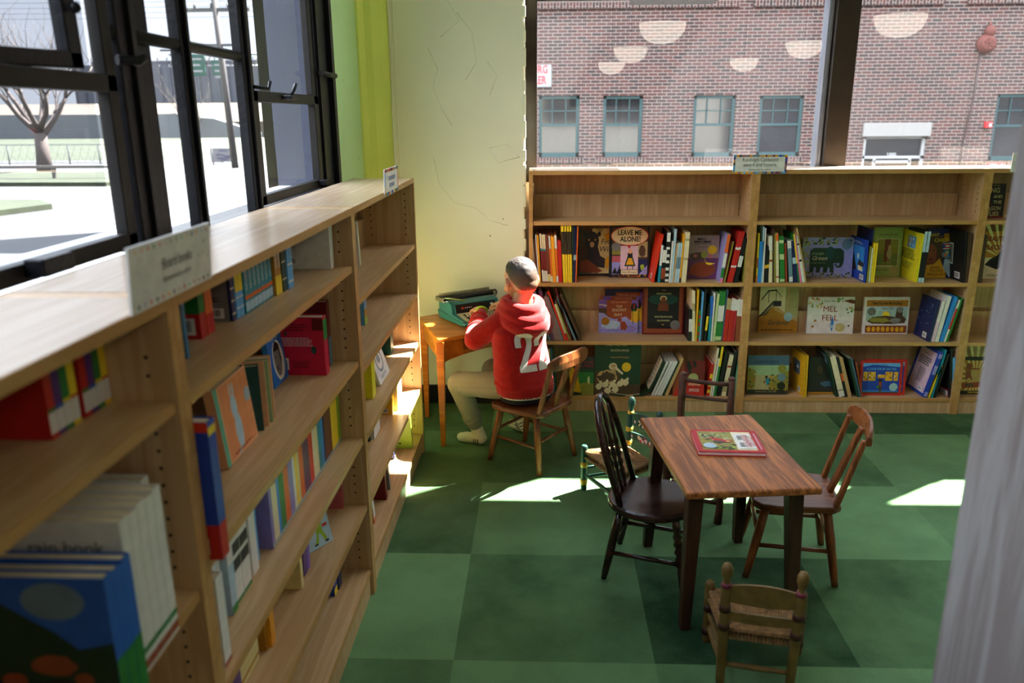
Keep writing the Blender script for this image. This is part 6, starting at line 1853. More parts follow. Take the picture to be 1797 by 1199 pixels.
def snow(key, look, first):
    sp = [('rect', 0, .58, .22, 1, 'violet'), ('rect', 0, .52, .24, .76, 'umber'), ('poly', [(0, .86), (.24, .8), (.24, .84), (0, .88)], 'cream'), ('rect', .82, .3, 1, .75, 'gold'), ('rect', .84, .75, 1, 1, 'violet'), ('rect', .2, .4, .84, 1, 'rust'),
          ('poly', [(0, 0), (0, .62), (.14, .6), (.24, .48), (.42, .42), (.56, .46), (.7, .5), (.82, .36), (1, .3), (1, 0)], 'lavender'), ('poly', blob(.3, .25, .24, .13, 5), 'paleblue'), ('poly', blob(.8, .12, .18, .1, 6), 'lilac'),
          ('poly', [(.56, .34), (.66, .36), (.74, .2), (.68, .06), (.64, .12), (.58, .06), (.56, .2)], 'rust'), ('ell', .54, .4, .055, .06, 'rust'), ('rect', .865, .28, .88, .72, 'dark'), ('poly', [(.84, .66), (.96, .66), (.99, .78), (.94, .9), (.86, .9), (.81, .78)], 'black'), ('ell', .9, .84, .025, .03, 'red'), ('ell', .9, .69, .025, .03, 'green'), ('ell', .9, .765, .02, .025, 'scarlet')]
    for k in range(8):
        sp.append(('poly', blob(.05 + k * .07, .07 + .02 * (k % 2), .018, .012, k), 'navy'))
    sp += [('text', 'EZRA JACK KEATS', .51, .93, .075, 'peach', dict(name='author', shear=.15, sx=.8)), ('text', 'THE', .52, .80, .1, 'cream'), ('text', 'SNOWY', .52, .69, .13, 'cream', dict(sx=.9)), ('text', 'DAY', .5, .55, .12, 'cream'), ('medal', .17, .36, .105, .12, 'ochre')]
    fb(key, 'lilac', sp, look)
snow('snow3', 'snow scene cover, backmost of its three copies', 0)
snow('snow2', 'snow scene cover, middle one of three copies', 0)
snow('snow1', 'snow scene cover, front one of three copies', 1)
fb('dino', 'sienna', [('rect', .0, .0, 1, 1, 'maroon'), ('rect', .04, .03, .96, .98, 'sienna'), ('rect', .12, .12, .88, 1, 'black'), ('ell', .5, .74, .36, .12, 'pine'), ('ell', .5, .62, .13, .12, 'umber'), ('poly', [(.36, .5), (.64, .5), (.6, .66), (.4, .66)], 'brown'), ('ell', .5, .76, .085, .06, 'cream'), ('ell', .5, .74, .06, .055, 'sienna'),
    ('text', 'THE', .5, .93, .045, 'tan'), ('text', 'DINOSAURS', .51, .86, .05, 'straw', dict(space=1.15)), ('text', 'WATERHOUSE', .51, .37, .052, 'straw', dict(space=1.12)), ('text', 'HAWKINS', .51, .29, .052, 'straw', dict(space=1.15)), ('poly', [(.46, .22), (.5, .19), (.54, .22), (.5, .21)], 'gold'), ('medal', .8, .2, .12, .1, 'grey'), ('ell', .8, .2, .09, .075, 'steel')], 'dark cover in a red brown frame with silver medal')
fb('maine', 'dark', [('rect', 0, 0, 1, .68, 'darkgreen'), ('rect', .05, .05, 1, .6, 'green'), ('poly', [(0, 0), (1, 0), (1, .3), (.6, .34), (0, .28)], 'olive'), ('poly', blob(.7, .4, .07, .1, 3), 'palegreen'), ('text', 'Morning', .6, .86, .1, 'crimson'), ('text', 'in Maine', .6, .76, .1, 'crimson')], 'dark cover with a green picture and red lettering')
fb('ducks', 'darkgreen', [('rect', 0, 0, 1, .46, 'umber'), ('rect', .56, .2, 1, .46, 'darkgreen'), ('poly', blob(.28, .34, .22, .14, 4, 30, .1), 'tan'), ('poly', blob(.28, .34, .19, .11, 14, 30, .3), 'umber'), ('ell', .4, .55, .09, .07, 'cream'), ('poly', [(.46, .56), (.63, .42), (.6, .39), (.46, .49)], 'cream'), ('poly', [(.34, .5), (.36, .42), (.46, .4), (.46, .52)], 'tan'), ('ell', .41, .56, .055, .035, 'tan')] +
    [q for k, (u, v) in enumerate([(.1, .16), (.24, .2), (.4, .2), (.56, .22), (.68, .24), (.46, .1), (.3, .08)]) for q in (('poly', blob(u, v, .07, .06, k + 20, 14, .2), 'cream'), ('ell', u + .04, v + .07, .03, .03, 'cream'))] +
    [('text', 'MAKE WAY FOR', .46, .965, .055, 'cream'), ('text', 'DUCKLINGS', .54, .86, .058, 'cream', dict(space=1.1)), ('text', 'Robert McCloskey', .54, .73, .045, 'tan', dict(name='author')), ('medal', .69, .54, .1, .09, 'gold'), ('ell', .69, .54, .07, .065, 'ochre')], 'tall dark green cover with brown and cream water birds')
fb('spider', 'rust', [('rect', .35, .45, 1, 1, 'maroon'), ('poly', [(0, 0), (.3, .5), (1, .35), (1, 0)], 'red'), ('poly', [(.4, 1), (.55, .75), (.62, .8), (.5, 1)], 'black'), ('poly', [(.6, 1), (.66, .8), (.75, .85), (.7, 1)], 'black'), ('poly', [(.4, .9), (.52, .62), (.58, .66), (.5, .9)], 'black'), ('text', 'ANANSI', .68, .33, .12, 'cream', dict(sx=.8)), ('text', 'SPIDER', .68, .16, .12, 'white', dict(sx=.8)), ('medal', .64, .52, .16, .13, 'khaki')], 'red and maroon cover with a pale medal')
fb('elephant', 'paleblue', [('rect', 0, 0, 1, 1, 'lavender')] + leaves(['khaki', 'olive', 'sage'], 60, 3, (.0, .0, .13, .95), .03) + leaves(['olive', 'darkgreen', 'sage'], 60, 5, (.05, .82, .98, .98), .03) + leaves(['darkgreen', 'olive', 'khaki'], 70, 9, (.1, .01, .99, .12), .022) +
    [('poly', [(.15, .12), (.15, .66), (.22, .74), (.5, .74), (.52, .78), (.58, .76), (.6, .73), (.74, .73), (.81, .66), (.82, .42), (.79, .28), (.74, .24), (.68, .25), (.64, .33), (.68, .36), (.68, .30), (.73, .29), (.74, .36), (.62, .36), (.63, .12), (.55, .12), (.55, .24), (.51, .26), (.50, .12), (.42, .12), (.42, .25), (.37, .26), (.35, .12), (.28, .12), (.28, .25), (.24, .26), (.22, .12)], 'darkgreen'), ('ell', .54, .6, .07, .17, 'pine'), ('ell', .705, .5, .008, .012, 'olive'),
     ('text', 'Grandpa', .29, .6, .1, 'sage', dict(shear=.4, sx=.9)), ('text', 'Green', .33, .48, .15, 'cream', dict(shear=.4)), ('text', 'LANE SMITH', .31, .36, .05, 'sage', dict(name='author', space=1.4)), ('medal', .86, .83, .1, .13, 'steel')], 'wide pale cover with a dark green topiary elephant')
fb('green_bone', 'sage', [('rect', 0, 0, 1, 1, (150, 172, 92)), ('rect', .12, .2, .9, .77, 'cream'), ('rect', .14, .22, .88, .76, 'olive'), ('rect', .14, .22, .88, .45, (110, 130, 60)), ('rect', .4, .3, .6, .76, 'brown'), ('poly', blob(.58, .46, .09, .1, 3), 'khaki'), ('poly', blob(.58, .59, .05, .05, 6), 'tan'), ('rect', .53, .26, .56, .38, 'khaki'), ('rect', .6, .26, .63, .38, 'khaki'), ('text', 'AMAZING BONE', .5, .85, .055, 'ink', dict(sx=.9)), ('text', 'WILLIAM STEIG', .34, .13, .05, 'ink', dict(name='author', sx=.85)), ('medal', .78, .12, .17, .1, 'khaki')], 'light green cover with a framed woodland picture')
fb('portrait', 'navy', [('rect', 0, .0, .62, .86, 'umber'), ('poly', [(0, .3), (0, .66), (.2, .7), (.36, .6), (.4, .4), (.3, .26)], 'sienna'), ('ell', .1, .55, .03, .015, 'black'), ('ell', .27, .55, .03, .015, 'black'), ('ell', .17, .38, .06, .02, 'maroon'), ('poly', [(0, 0), (0, .26), (.3, .28), (.5, .4), (.78, .1), (.78, 0)], 'gold'), ('rect', .58, .58, .9, .7, 'white'), ('rect', .58, .66, .9, .69, 'red'), ('rect', .58, .6, .9, .63, 'red'), ('poly', [(.58, .58), (.58, .7), (.7, .64)], 'cobalt'), ('poly', blob(.76, .48, .18, .09, 7), 'steel'), ('ell', .7, .46, .05, .03, 'orange'), ('ell', .84, .46, .05, .03, 'azure'), ('ell', .76, .51, .03, .03, 'yellow'), ('poly', [(.66, .2), (.68, .38), (.98, .38), (.98, .02), (.9, .02)], 'paleblue'), ('rect', .6, .74, 1, .9, 'ochre'),
    ('text', 'RADIANT', .14, .87, .09, 'yellow', dict(sx=.8)), ('text', 'CHILD', .52, .76, .11, 'yellow', dict(sx=.9)), ('text', 'JEAN-', .38, .21, .08, 'ink'), ('text', 'MICHEL', .44, .14, .08, 'ink'), ('text', 'BASQUIAT', .44, .07, .08, 'ink')], 'dark cover with a brown portrait and yellow lettering')
fb('gardener', 'tan', [('rect', 0, .4, 1, 1, 'cream'), ('rect', .66, .3, 1, 1, 'khaki'), ('rect', .72, .3, .76, 1, 'tan'), ('poly', [(0, 0), (0, .34), (.36, .58), (.5, .54), (1, .25), (1, 0)], 'ochre'), ('poly', [(.36, .58), (1, .3), (1, .24), (.4, .5)], 'tan')] + [('poly', [(.02 + k * .045, .36 + k * .045), (.22 + k * .03, .4 + k * .042), (.22 + k * .03, .42 + k * .042), (.02 + k * .045, .385 + k * .045)], 'black') for k in range(7)] + [('poly', [(0, .32), (.36, .66), (.36, .70), (0, .37)], 'black'), ('poly', [(.35, .58), (.56, .58), (.56, .7), (.35, .7)], 'dark'), ('rect', .22, .66, .235, .92, 'black'), ('rect', .41, .68, .425, .94, 'black'), ('poly', [(.04, .7), (.22, .9), (.42, .92), (.55, .78), (.55, .8), (.42, .95), (.21, .93), (.04, .74)], 'black'),
    ('text', 'Gardener', .5, .22, .16, 'pine', dict(shear=.3, sx=.75)), ('scrib', .08, .04, .94, .08, 1, 'ink'), ('medal', .76, .35, .115, .1, 'paleblue')], 'tan cover with a dark fire escape stair')
fb('fell', 'white', [('rect', 0, 0, 1, 1, 'white')] + leaves(['lime', 'green', 'gold', 'orange'], 30, 3, (.01, .7, .3, .97), .017, 1.6) + leaves(['lime', 'green'], 16, 4, (.62, .86, .78, .97), .015, 1.6) + leaves(['lime', 'green', 'orange'], 10, 6, (.82, .56, .98, .74), .018, 1.6) + [('poly', [(.76, .9), (.9, .84), (1, .82), (1, .92), (.9, .94)], 'brown'), ('poly', [(.5, .2), (.53, .5), (.58, .34), (.56, .14), (.54, .06)], 'azure'), ('ell', .54, .2, .035, .05, 'paleblue'), ('ell', .12, .2, .03, .03, 'ochre'), ('ell', .17, .36, .03, .03, 'ochre'), ('ell', .9, .22, .02, .025, 'ink'),
    ('text', 'Corey R. Tabor', .47, .89, .06, 'ink', dict(name='author', sx=.8)), ('text', 'MEL', .48, .67, .22, (150, 34, 34)), ('text', 'FELL', .48, .43, .22, (150, 34, 34)), ('medal', .71, .17, .1, .12, 'straw')], 'white landscape cover with red title letters and leaves')
fb('duckling', 'white', [('rect', .05, .03, .97, .92, 'paleblue'), ('rect', .05, .75, .97, .92, 'orange'), ('rect', .05, .76, .97, .915, 'ochre')] + [('poly', [(.06 + k * .03, .35), (.075 + k * .03 + .02 * math.sin(k), .72), (.085 + k * .03, .35)], 'sage') for k in range(30)] + [('ell', .49, .5, .08, .12, 'yellow'), ('rect', .05, .23, .97, .36, 'white'), ('poly', [(.08, .34), (.2, .46), (.5, .5), (.7, .46), (.72, .6), (.72, .7), (.8, .74), (.86, .68), (.86, .5), (.94, .42), (.92, .3), (.6, .27), (.2, .28)], 'umber'), ('poly', blob(.36, .38, .22, .07, 4, 20, .2), 'olive'), ('poly', blob(.7, .37, .12, .07, 5), 'grey'), ('ell', .8, .66, .07, .08, 'grey'), ('rect', .05, .03, .97, .23, 'sienna')] + [('poly', blob(.13 + k * .105, .13, .04, .07, k + 3, 12, .2), 'gold') for k in range(8)] +
    [('text', 'Have You Seen My Duckling?', .51, .835, .1, 'ink', dict(sx=.66, bold=.0006)), ('text', 'Nancy Tafuri', .53, .70, .085, 'ink', dict(name='author', sx=.75)), ('medal', .17, .61, .095, .11, 'grey'), ('ell', .17, .61, .07, .08, 'steel')], 'white framed cover with a large brown water bird')
fb('cress', 'olive', [('rect', 0, 0, 1, 1, 'khaki'), ('rect', 0, .72, 1, 1, 'bluegrey'), ('rect', 0, .5, 1, .75, 'sage'), ('poly', [(0, 0), (0, .7), (.12, .64), (.2, .4), (.16, .1)], 'olive'), ('poly', [(.5, .35), (.75, .52), (1, .62), (1, 0), (.6, 0)], 'olive'), ('rect', 0, 0, 1, .12, 'ink')] + leaves(['olive', 'darkgreen', 'ochre'], 60, 3, (.5, .1, .98, .5), .025) + leaves(['ochre', 'umber', 'olive'], 40, 4, (.0, .1, .18, .66), .025) + [('ell', .46, .45, .03, .035, 'black'), ('poly', [(.44, .4), (.52, .42), (.54, .34), (.5, .24), (.47, .24), (.46, .32)], 'teal'), ('poly', [(.4, .34), (.44, .35), (.43, .29), (.4, .29)], 'maroon'), ('text', 'WATERCRESS', .46, .83, .1, 'ink', dict(sx=.95)), ('text', 'ANDREA WANG   JASON CHIN', .46, .07, .042, 'khaki', dict(name='author', sx=.9)), ('medal', .83, .67, .1, .1, 'olive'), ('medal', .83, .44, .1, .1, 'steel'), ('medal', .83, .22, .1, .1, 'ink')], 'misty olive cover with three round medals')
fb('darkpic', 'black', [('rect', 0, 0, 1, .06, 'ochre'), ('rect', .03, .08, .97, .97, 'ink'), ('poly', blob(.4, .66, .1, .1, 3), 'umber'), ('poly', [(.03, .2), (.3, .5), (.6, .4), (.97, .5), (.97, .1), (.03, .1)], 'dark'), ('poly', blob(.65, .28, .2, .08, 4), 'bluegrey')], 'very dark picture cover between leaning books')
def bus(key, look):
    sp = [('rect', 0, 0, 1, 1, 'red'), ('rect', .06, .08, .94, .93, 'cobalt'), ('poly', [(.06, .82), (.3, .88), (.94, .82), (.94, .93), (.06, .93)], 'skyblue'), ('rect', .08, .1, .92, .14, 'azure'), ('rect', .06, .06, .94, .1, 'umber')]
    for k, u in enumerate((.08, .2, .42, .6, .8)):
        wd = .1 if k in (0, 4) else .17
        sp.append(('rect', u, .42 if k != 2 else .5, u + wd, .68 if k != 2 else .6, 'gold'))
        sp += leaves(['black', 'white', 'orange', 'rust'], 7, k + 40, (u + .02, .44, u + wd - .02, .66), .02)
    sp += [('ell', .49, .43, .045, .05, 'black'), ('rect', .455, .26, .53, .39, 'rust'), ('poly', blob(.45, .24, .05, .045, 2), 'green'), ('rect', .47, .11, .53, .26, 'umber'), ('rect', .22, .12, .23, .42, 'azure'), ('text', 'A CHAIR FOR MY MOTHER', .5, .76, .095, 'skyblue', dict(sx=.72, bold=.0005)), ('text', 'Vera B. Williams', .5, .88, .05, 'ink', dict(name='author')), ('medal', .81, .24, .1, .115, 'paleblue')]
    fb(key, 'red', sp, look)
bus('bus2', 'red framed blue cover, back one of two copies')
bus('bus1', 'red framed blue cover, front one of two copies')
fb('dragon', 'black', [('rect', .0, .0, 1, .06, 'maroon')] + leaves(['darkgreen', 'pine', 'olive', 'maroon'], 16, 3, (0, .04, .6, .95), .06) + [('text', 'KING', .48, .8, .2, 'khaki', dict(bold=.0008, sx=.9)), ('text', 'AND', .72, .62, .12, 'khaki', dict(bold=.0008)), ('text', 'THE', .72, .46, .13, 'khaki', dict(bold=.0008)), ('text', 'DRAGON', .5, .28, .16, 'khaki', dict(bold=.001, sx=.8)), ('text', 'FLIES', .6, .12, .17, 'khaki', dict(bold=.001, sx=.9)), ('text', 'CALLENDER', .5, .94, .07, 'olive', dict(name='author'))], 'dark jungle cover with pale block title letters')
fb('blackbird', 'cream', [('rect', 0, .45, 1, 1, 'ochre')] + SUNR[:10] + [('rect', 0, 0, 1, .32, 'cream'), ('poly', [(.05, .3), (.2, .42), (.4, .5), (.5, .62), (.6, .6), (.7, .4), (.9, .3), (.6, .26), (.4, .2), (.2, .26)], 'black'), ('text', 'BEAUTIFUL', .4, .84, .14, 'maroon', dict(bold=.001, sx=.75)), ('text', 'BLACKBIRD', .4, .66, .14, 'maroon', dict(bold=.001, sx=.75)), ('text', 'Ashley Bryan', .4, .08, .075, 'ink', dict(name='author'))], 'ochre cover with a black bird shape')
fb('strong', 'ochre', SUNR + [('rect', 0, 0, 1, .1, 'black'), ('rect', 0, .9, 1, 1, 'ink'), ('poly', [(.14, .62), (.3, .66), (.34, .5), (.4, .38), (.36, .38), (.28, .46), (.2, .38), (.15, .38)], 'sienna'), ('ell', .24, .74, .1, .09, 'sienna'), ('rect', .3, .66, .6, .7, 'sienna'), ('poly', [(.05, .16), (.7, .2), (.7, .34), (.05, .3)], 'rust'), ('text', 'ING', .3, .25, .11, 'pine', dict(bold=.001)), ('text', 'THE WORLD', .5, .05, .06, 'gold', dict(bold=.0006))], 'ochre cover with sun rays and a flexing figure')

# ------------------------------------------------------------------ limp book hanging open at the ducks' feet
def draped():
    o = empty('picture_book', (.60, 4.405, .094))
    tag(o, 'limp white paged book slumped open on the bottom shelf beside leaning spines', 'book')
    prof = [(.095, .215), (.075, .16), (.05, .095), (.02, .035), (-.03, .006), (-.09, -.003), (-.15, .004), (-.205, .016)]
    b = MB(); rg = []
    for u, v in prof:
        rg.append([b.b.verts.new(Vector((u + .0, yy, v))) for yy in (-.012, .14)] + [b.b.verts.new(Vector((u + .006, yy, v - .006 if u < .02 else v - .002))) for yy in (.14, -.012)])
    b.skin(rg, smooth=False); b.build('cover', paint('darkgreen', .4), o)
    for a, c, nm in ((0, 3, 'page'), (4, 7, 'page')):
        b = MB(); rg = []
        for u, v in prof[a:c + 1]:
            rg.append([b.b.verts.new(Vector((u - .002, yy, v + .003))) for yy in (.005, .125)])
        for r0, r1 in zip(rg[:-1], rg[1:]):
            b.b.faces.new((r0[0], r0[1], r1[1], r1[0]))
        pg = b.build(nm, paint('cream'), o)
        b = MB()
        rr = random.Random(a)
        for k in range(7):
            t = (k + 1) / 8.5
            i = min(int(t * (c - a)), c - a - 1); f = t * (c - a) - i
            u = prof[a + i][0] * (1 - f) + prof[a + i + 1][0] * f; v = prof[a + i][1] * (1 - f) + prof[a + i + 1][1] * f
            du, dv = prof[a + i + 1][0] - prof[a + i][0], prof[a + i + 1][1] - prof[a + i][1]
            L = math.hypot(du, dv)
            e = .0018
            y0, y1 = .03 + rr.random() * .02, .10 - rr.random() * .01
            b.poly([(u - du / L * e - .003, y0, v - dv / L * e + .0045), (u + du / L * e - .003, y0, v + dv / L * e + .0045), (u + du / L * e - .003, y1, v + dv / L * e + .0045), (u - du / L * e - .003, y1, v - dv / L * e + .0045)])
        b.build('small_print', paint('ink'), pg)
draped()

# ------------------------------------------------------------------ covers facing out on the window cases
def sb(x, y, z, rz, w, h, t, lean, col, spec, lab):
    return face_book(x, y, z, R(90) + rz, w, h, t, lean, col, spec, lab, 'cover-out books on the window bookcases')
sb(-.722, 1.762, .889, 0, .20, .19, .022, .1, 'peach', [('rect', 0, 0, .1, 1, 'mint'), ('rect', .13, .03, .98, .97, (222, 140, 84)), ('ell', .5, .3, .1, .24, 'paleblue'), ('ell', .47, .62, .085, .16, 'paleblue'), ('ell', .44, .84, .02, .09, 'paleblue'), ('ell', .52, .84, .02, .09, 'paleblue'), ('poly', [(.42, .1), (.38, .02), (.43, .02), (.5, .12)], 'paleblue'), ('medal', .9, .64, .09, .1, 'paleblue'), ('scrib', .25, .05, .85, .1, 1, 'rust')], 'orange and teal board book with a pale long eared animal, middle window bookcase')
sb(-.795, 2.285, .889, 0, .13, .165, .016, .12, 'azure', [('rect', 0, 0, 1, 1, (20, 110, 200)), ('poly', blob(.55, .42, .36, .38, 3, 16, .05), 'white'), ('ell', .5, .45, .24, .32, 'grey'), ('poly', [(.3, .62), (.5, .8), (.72, .7), (.76, .4), (.66, .3), (.66, .6)], 'black'), ('ell', .4, .5, .03, .02, 'black'), ('ell', .4, .3, .05, .05, 'black'), ('text', 'Sleep Tight', .5, .88, .14, 'white', dict(sx=.8))], 'blue board book with a grey photo of a yawning baby, middle window bookcase')
sb(-.695, 2.222, .361, -.55, .10, .12, .01, .25, 'white', [('rect', 0, 0, 1, 1, 'paleblue'), ('ell', .55, .68, .16, .14, 'green'), ('rect', .42, .36, .68, .58, 'lime'), ('poly', [(.42, .36), (.3, .12), (.42, .1), (.52, .36)], 'lime'), ('poly', [(.56, .36), (.7, .1), (.8, .16), (.68, .4)], 'lime'), ('rect', .26, .08, .4, .13, 'black'), ('rect', .7, .06, .84, .12, 'black'), ('rect', .7, .48, .9, .56, 'red'), ('poly', [(.4, .78), (.55, 1), (.75, .78)], 'darkgreen')], 'pale cover with a figure in green clothes, middle window bookcase')
sb(-.668, 3.20, .596, 0, .20, .15, .012, .3, 'white', [('rect', 0, 0, 1, 1, 'white'), ('ell', .5, .56, .3, .34, 'steel'), ('ell', .5, .56, .22, .26, 'white'), ('poly', blob(.5, .6, .14, .14, 4), 'steel'), ('text', 'WILLIAM STEIG', .5, .12, .13, 'bluegrey', dict(sx=.75))], 'white picture book with a blue round emblem, third shelf of far window bookcase')
# the picture book lying on the oak table
rb = empty('picture_book', (.663, 2.672, .5305), math.atan2(-.014, .232) + .02)
tag(rb, 'red bordered picture book lying on the oak table', 'book')
b = MB(); b.box(-.116, .116, -.1, .1, 0, .0025); b.box(-.116, .116, -.1, .1, .0135, .016); b.box(-.116, .116, .0975, .1, .0025, .0135); b.build('cover', paint((176, 24, 40), .3), rb)
b = MB(); b.box(-.113, .113, -.097, .097, .0026, .0134); b.build('page_block', paint((236, 214, 220), .6), rb)
Mr = facing((-.116, -.1, .016), (1, 0, 0), (0, 1, 0))
art(rb, Mr, .232, .2, [('rect', .08, .08, .9, .92, 'ochre'), ('rect', .088, .09, .6, .91, 'olive'), ('rect', .6, .09, .89, .91, 'cream')] + leaves(['darkgreen', 'olive', 'khaki', 'sage'], 50, 7, (.1, .55, .58, .88), .03) + leaves(['umber', 'tan', 'cream', 'khaki'], 26, 8, (.14, .3, .58, .6), .05, .5) + leaves(['darkgreen', 'lime', 'olive'], 26, 9, (.26, .12, .56, .26), .03) + [('poly', [(.24, .62), (.4, .56), (.52, .46), (.6, .48), (.5, .4), (.42, .42), (.3, .46)], 'red'), ('ell', .5, .45, .03, .03, 'peach'), ('poly', blob(.36, .42, .09, .06, 3), 'umber'), ('rect', .61, .13, .89, .8, 'white'), ('medal', .2, .24, .1, .11, 'paleblue')])
for s_, u, sz in (('LITTLE RED', .83, .034), ('RIDING HOOD', .775, .03)):
    text('title', s_, Mr @ Matrix.Translation((u * .232, .46 * .2, .0042)) @ Matrix.Rotation(R(-90), 4, 'Z'), paint((176, 60, 60)), rb, sz, sx=.55)
scribble('small_print', rb, Mr @ Matrix.Translation((.66 * .232, .14 * .2, .0042)), 0, .018, 0, .125, 2, 'grey', 5)
for k in range(1):
    scribble('small_print', rb, Mr @ Matrix.Translation((.94 * .232, .12 * .2, .0012)) , 0, .006, 0, .15, 14, 'palepink', 6)
# ================================================================== typewriter on the corner desk
TEALP = paint((46, 120, 126), 0.38, 0.08, 20, 0.5)
W_ = Vector((.82, .574, 0)).normalized(); D_ = Vector((-W_.y, W_.x, 0))
ZS = .74
tw = empty('typewriter', (-.412, 4.063, .5925), math.atan2(W_.y, W_.x))
tag(tw, 'teal electric typewriter with pale keys on the corner desk', 'typewriter')
WD = .30
def loft_x(b, profs, mi=0):
    """profs: list of (x, [(y, z), ...])"""
    b.skin([[b.b.verts.new(Vector((x, y, z))) for y, z in pf] for x, pf in profs], smooth=False, mi=mi)
b = MB()     # base tray with flared rim
def tray(i, f):
    return [(.0 + i + .02 * f, .004), (.29 - i, .004), (.305 - i, .05 ), (.30 - i, .062), (-.004 + i, .026), (-.010 + i, .016)]
loft_x(b, [(-.006, tray(.02, 1)), (-.0, tray(.004, 0)), (.02, tray(0, 0)), (WD - .02, tray(0, 0)), (WD, tray(.004, 0)), (WD + .006, tray(.02, 1))])
b.build('base_tray', TEALP, tw, bev=.004)
b = MB()     # raised housing behind the keyboard, sides running forward
sideL = [(.012, .026), (.285, .055), (.285, .135), (.17, .142), (.145, .128), (.135, .062), (.012, .034)]
mid_ = [(.13, .055), (.285, .055), (.285, .135), (.17, .142), (.145, .128), (.137, .105), (.13, .062)]
loft_x(b, [(.0, sideL), (.022, sideL)])
loft_x(b, [(WD - .022, sideL), (WD, sideL)])
loft_x(b, [(.022, mid_), (WD - .022, mid_)])
b.build('housing', TEALP, tw, bev=.005)
b = MB(); b.poly([(.024, .1285, .060), (WD - .024, .1285, .060), (WD - .024, .1405, .125), (.024, .1405, .125)]); pn = b.build('name_strip', paint((22, 20, 20), .3), tw)
Ms = facing((.07, .1335, .096), (1, 0, 0), (0, .0100, .060))
b = MB(); b.M = Ms; b.poly([(-.014, -.008, .001), (.004, -.008, .001), (.004, .008, .001), (-.014, .008, .001)]); b.build('badge', paint((178, 60, 50)), pn)
scribble('lettering', pn, Ms @ Matrix.Translation((0, 0, .001)), .010, .06, -.006, .006, 1, 'palepink', 4)
b = MB(); b.cyl((WD - .05, .135, .10), (WD - .05, .128, .10), .009, n=14); b.build('dial', paint((214, 214, 206), .3, metal=.5), pn)
b = MB(); b.poly([(.024, .014, .0335), (WD - .024, .014, .0335), (WD - .024, .134, .062), (.024, .134, .062)]); b.build('keyboard_plate', paint((196, 190, 168), .5), tw)
b = MB(); b.poly([(.052, .020, .0355), (WD - .045, .020, .0355), (WD - .045, .112, .0575), (.052, .112, .0575)]); b.build('key_well', paint((24, 24, 24), .6), tw)
b = MB()
for r_ in range(4):
    for k in range(10):
        x = .066 + k * .0180 + r_ % 2 * .007 - (r_ > 2) * .004
        y = .034 + r_ * .021
        z = .0392 + (y - .02) * .24
        b.skin([b.ring((x, y, z - .003), (0, -.2, 1), .0066, 12), b.ring((x, y, z + .004), (0, -.2, 1), .0074, 12), b.ring((x, y - .0005, z + .0055), (0, -.2, 1), .0055, 12)])
b.box(.09, .22, .016, .026, .038, .043, bev=.002)
b.build('keys', paint((214, 206, 180), .35), tw)
b = MB(); b.cyl((.0, .235, .152), (WD + .02, .235, .152), .018, n=18); b.build('platen', paint((26, 26, 28), .5), tw)
b = MB()
for x in (-.018, WD + .012):
    b.cyl((x, .235, .152), (x + .027, .235, .152), .021, n=18)
b.build('platen_knob', paint((34, 34, 36), .4), tw)
b = MB()
b.box(-.022, WD + .022, .262, .280, .135, .170, bev=.003); b.box(-.022, -.012, .20, .28, .134, .166, bev=.002); b.box(WD + .012, WD + .022, .20, .28, .134, .166, bev=.002); b.box(-.02, WD + .02, .19, .198, .134, .142, bev=.002)
for k in range(5):
    b.box(.02 + k * .062, .035 + k * .062, .25, .262, .165, .176, bev=.002)
b.build('carriage', paint((148, 146, 128), .35, metal=.4), tw)
b = MB(); b.cyl((-.01, .26, .182), (WD + .01, .26, .182), .006, n=10); b.build('paper_bail', paint((170, 168, 150), .3, metal=.6), tw)
b = MB(); b.tube([(-.015, .215, .162), (.02, .17, .166), (.06, .135, .160), (.075, .12, .152)], [.004, .006, .006, .007], 8); b.build('return_lever', paint((120, 134, 84), .35, metal=.3), tw)
b = MB()
for x in (.03, WD - .03):
    for y in (.03, .26):
        b.cyl((x, y, 0), (x, y, .006), .012)
b.build('rubber_foot', paint((20, 20, 20)), tw)

for c in list(tw.children):
    for v in c.data.vertices:
        v.co.z *= ZS
    for d in c.children:
        for v in d.data.vertices:
            v.co.z *= ZS
# ================================================================== the person at the typewriter
SKIN = paint((214, 160, 124), 0.5, 0.06, 30, 0.35, 0, .08, 120)
def remeshed(name, b, voxel, smooth, mat, parent=None, fac=.5, warp=None):
    me = bpy.data.meshes.new('raw')
    bmesh.ops.recalc_face_normals(b.b, faces=b.b.faces)
    b.b.to_mesh(me); b.b.free()
    o = bpy.data.objects.new('raw', me)
    COL.objects.link(o)
    r_ = o.modifiers.new('r', 'REMESH'); r_.mode = 'VOXEL'; r_.voxel_size = voxel; r_.use_smooth_shade = True
    s_ = o.modifiers.new('s', 'SMOOTH'); s_.factor = fac; s_.iterations = smooth
    dg = bpy.context.evaluated_depsgraph_get()
    out = bpy.data.meshes.new_from_object(o.evaluated_get(dg))
    bpy.data.objects.remove(o)
    bpy.data.meshes.remove(me)
    out.name = name
    if warp:
        nn = [v.normal.copy() for v in out.vertices]
        for v, n_ in zip(out.vertices, nn):
            v.co = v.co + n_ * warp(v.co)
    for p in out.polygons:
        p.use_smooth = True
    out.materials.clear()
    out.materials.append(mat)
    return link_mesh(name, out, parent)
def cap(b, p0, p1, r0, r1, n=16):
    p0, p1 = Vector(p0), Vector(p1)
    b.cyl(p0, p1, r0, r1, n); b.ball(p0, r0, n); b.ball(p1, r1, n)
def ell(b, c, rad, fr=None):
    M0 = b.M.copy()
    if fr is not None:
        b.M = M0 @ fr
    b.ball(c, 1.0, 20, rad)
    b.M = M0
Rt, Ft = Vector((.866, .5, 0)), Vector((-.5, .866, 0))
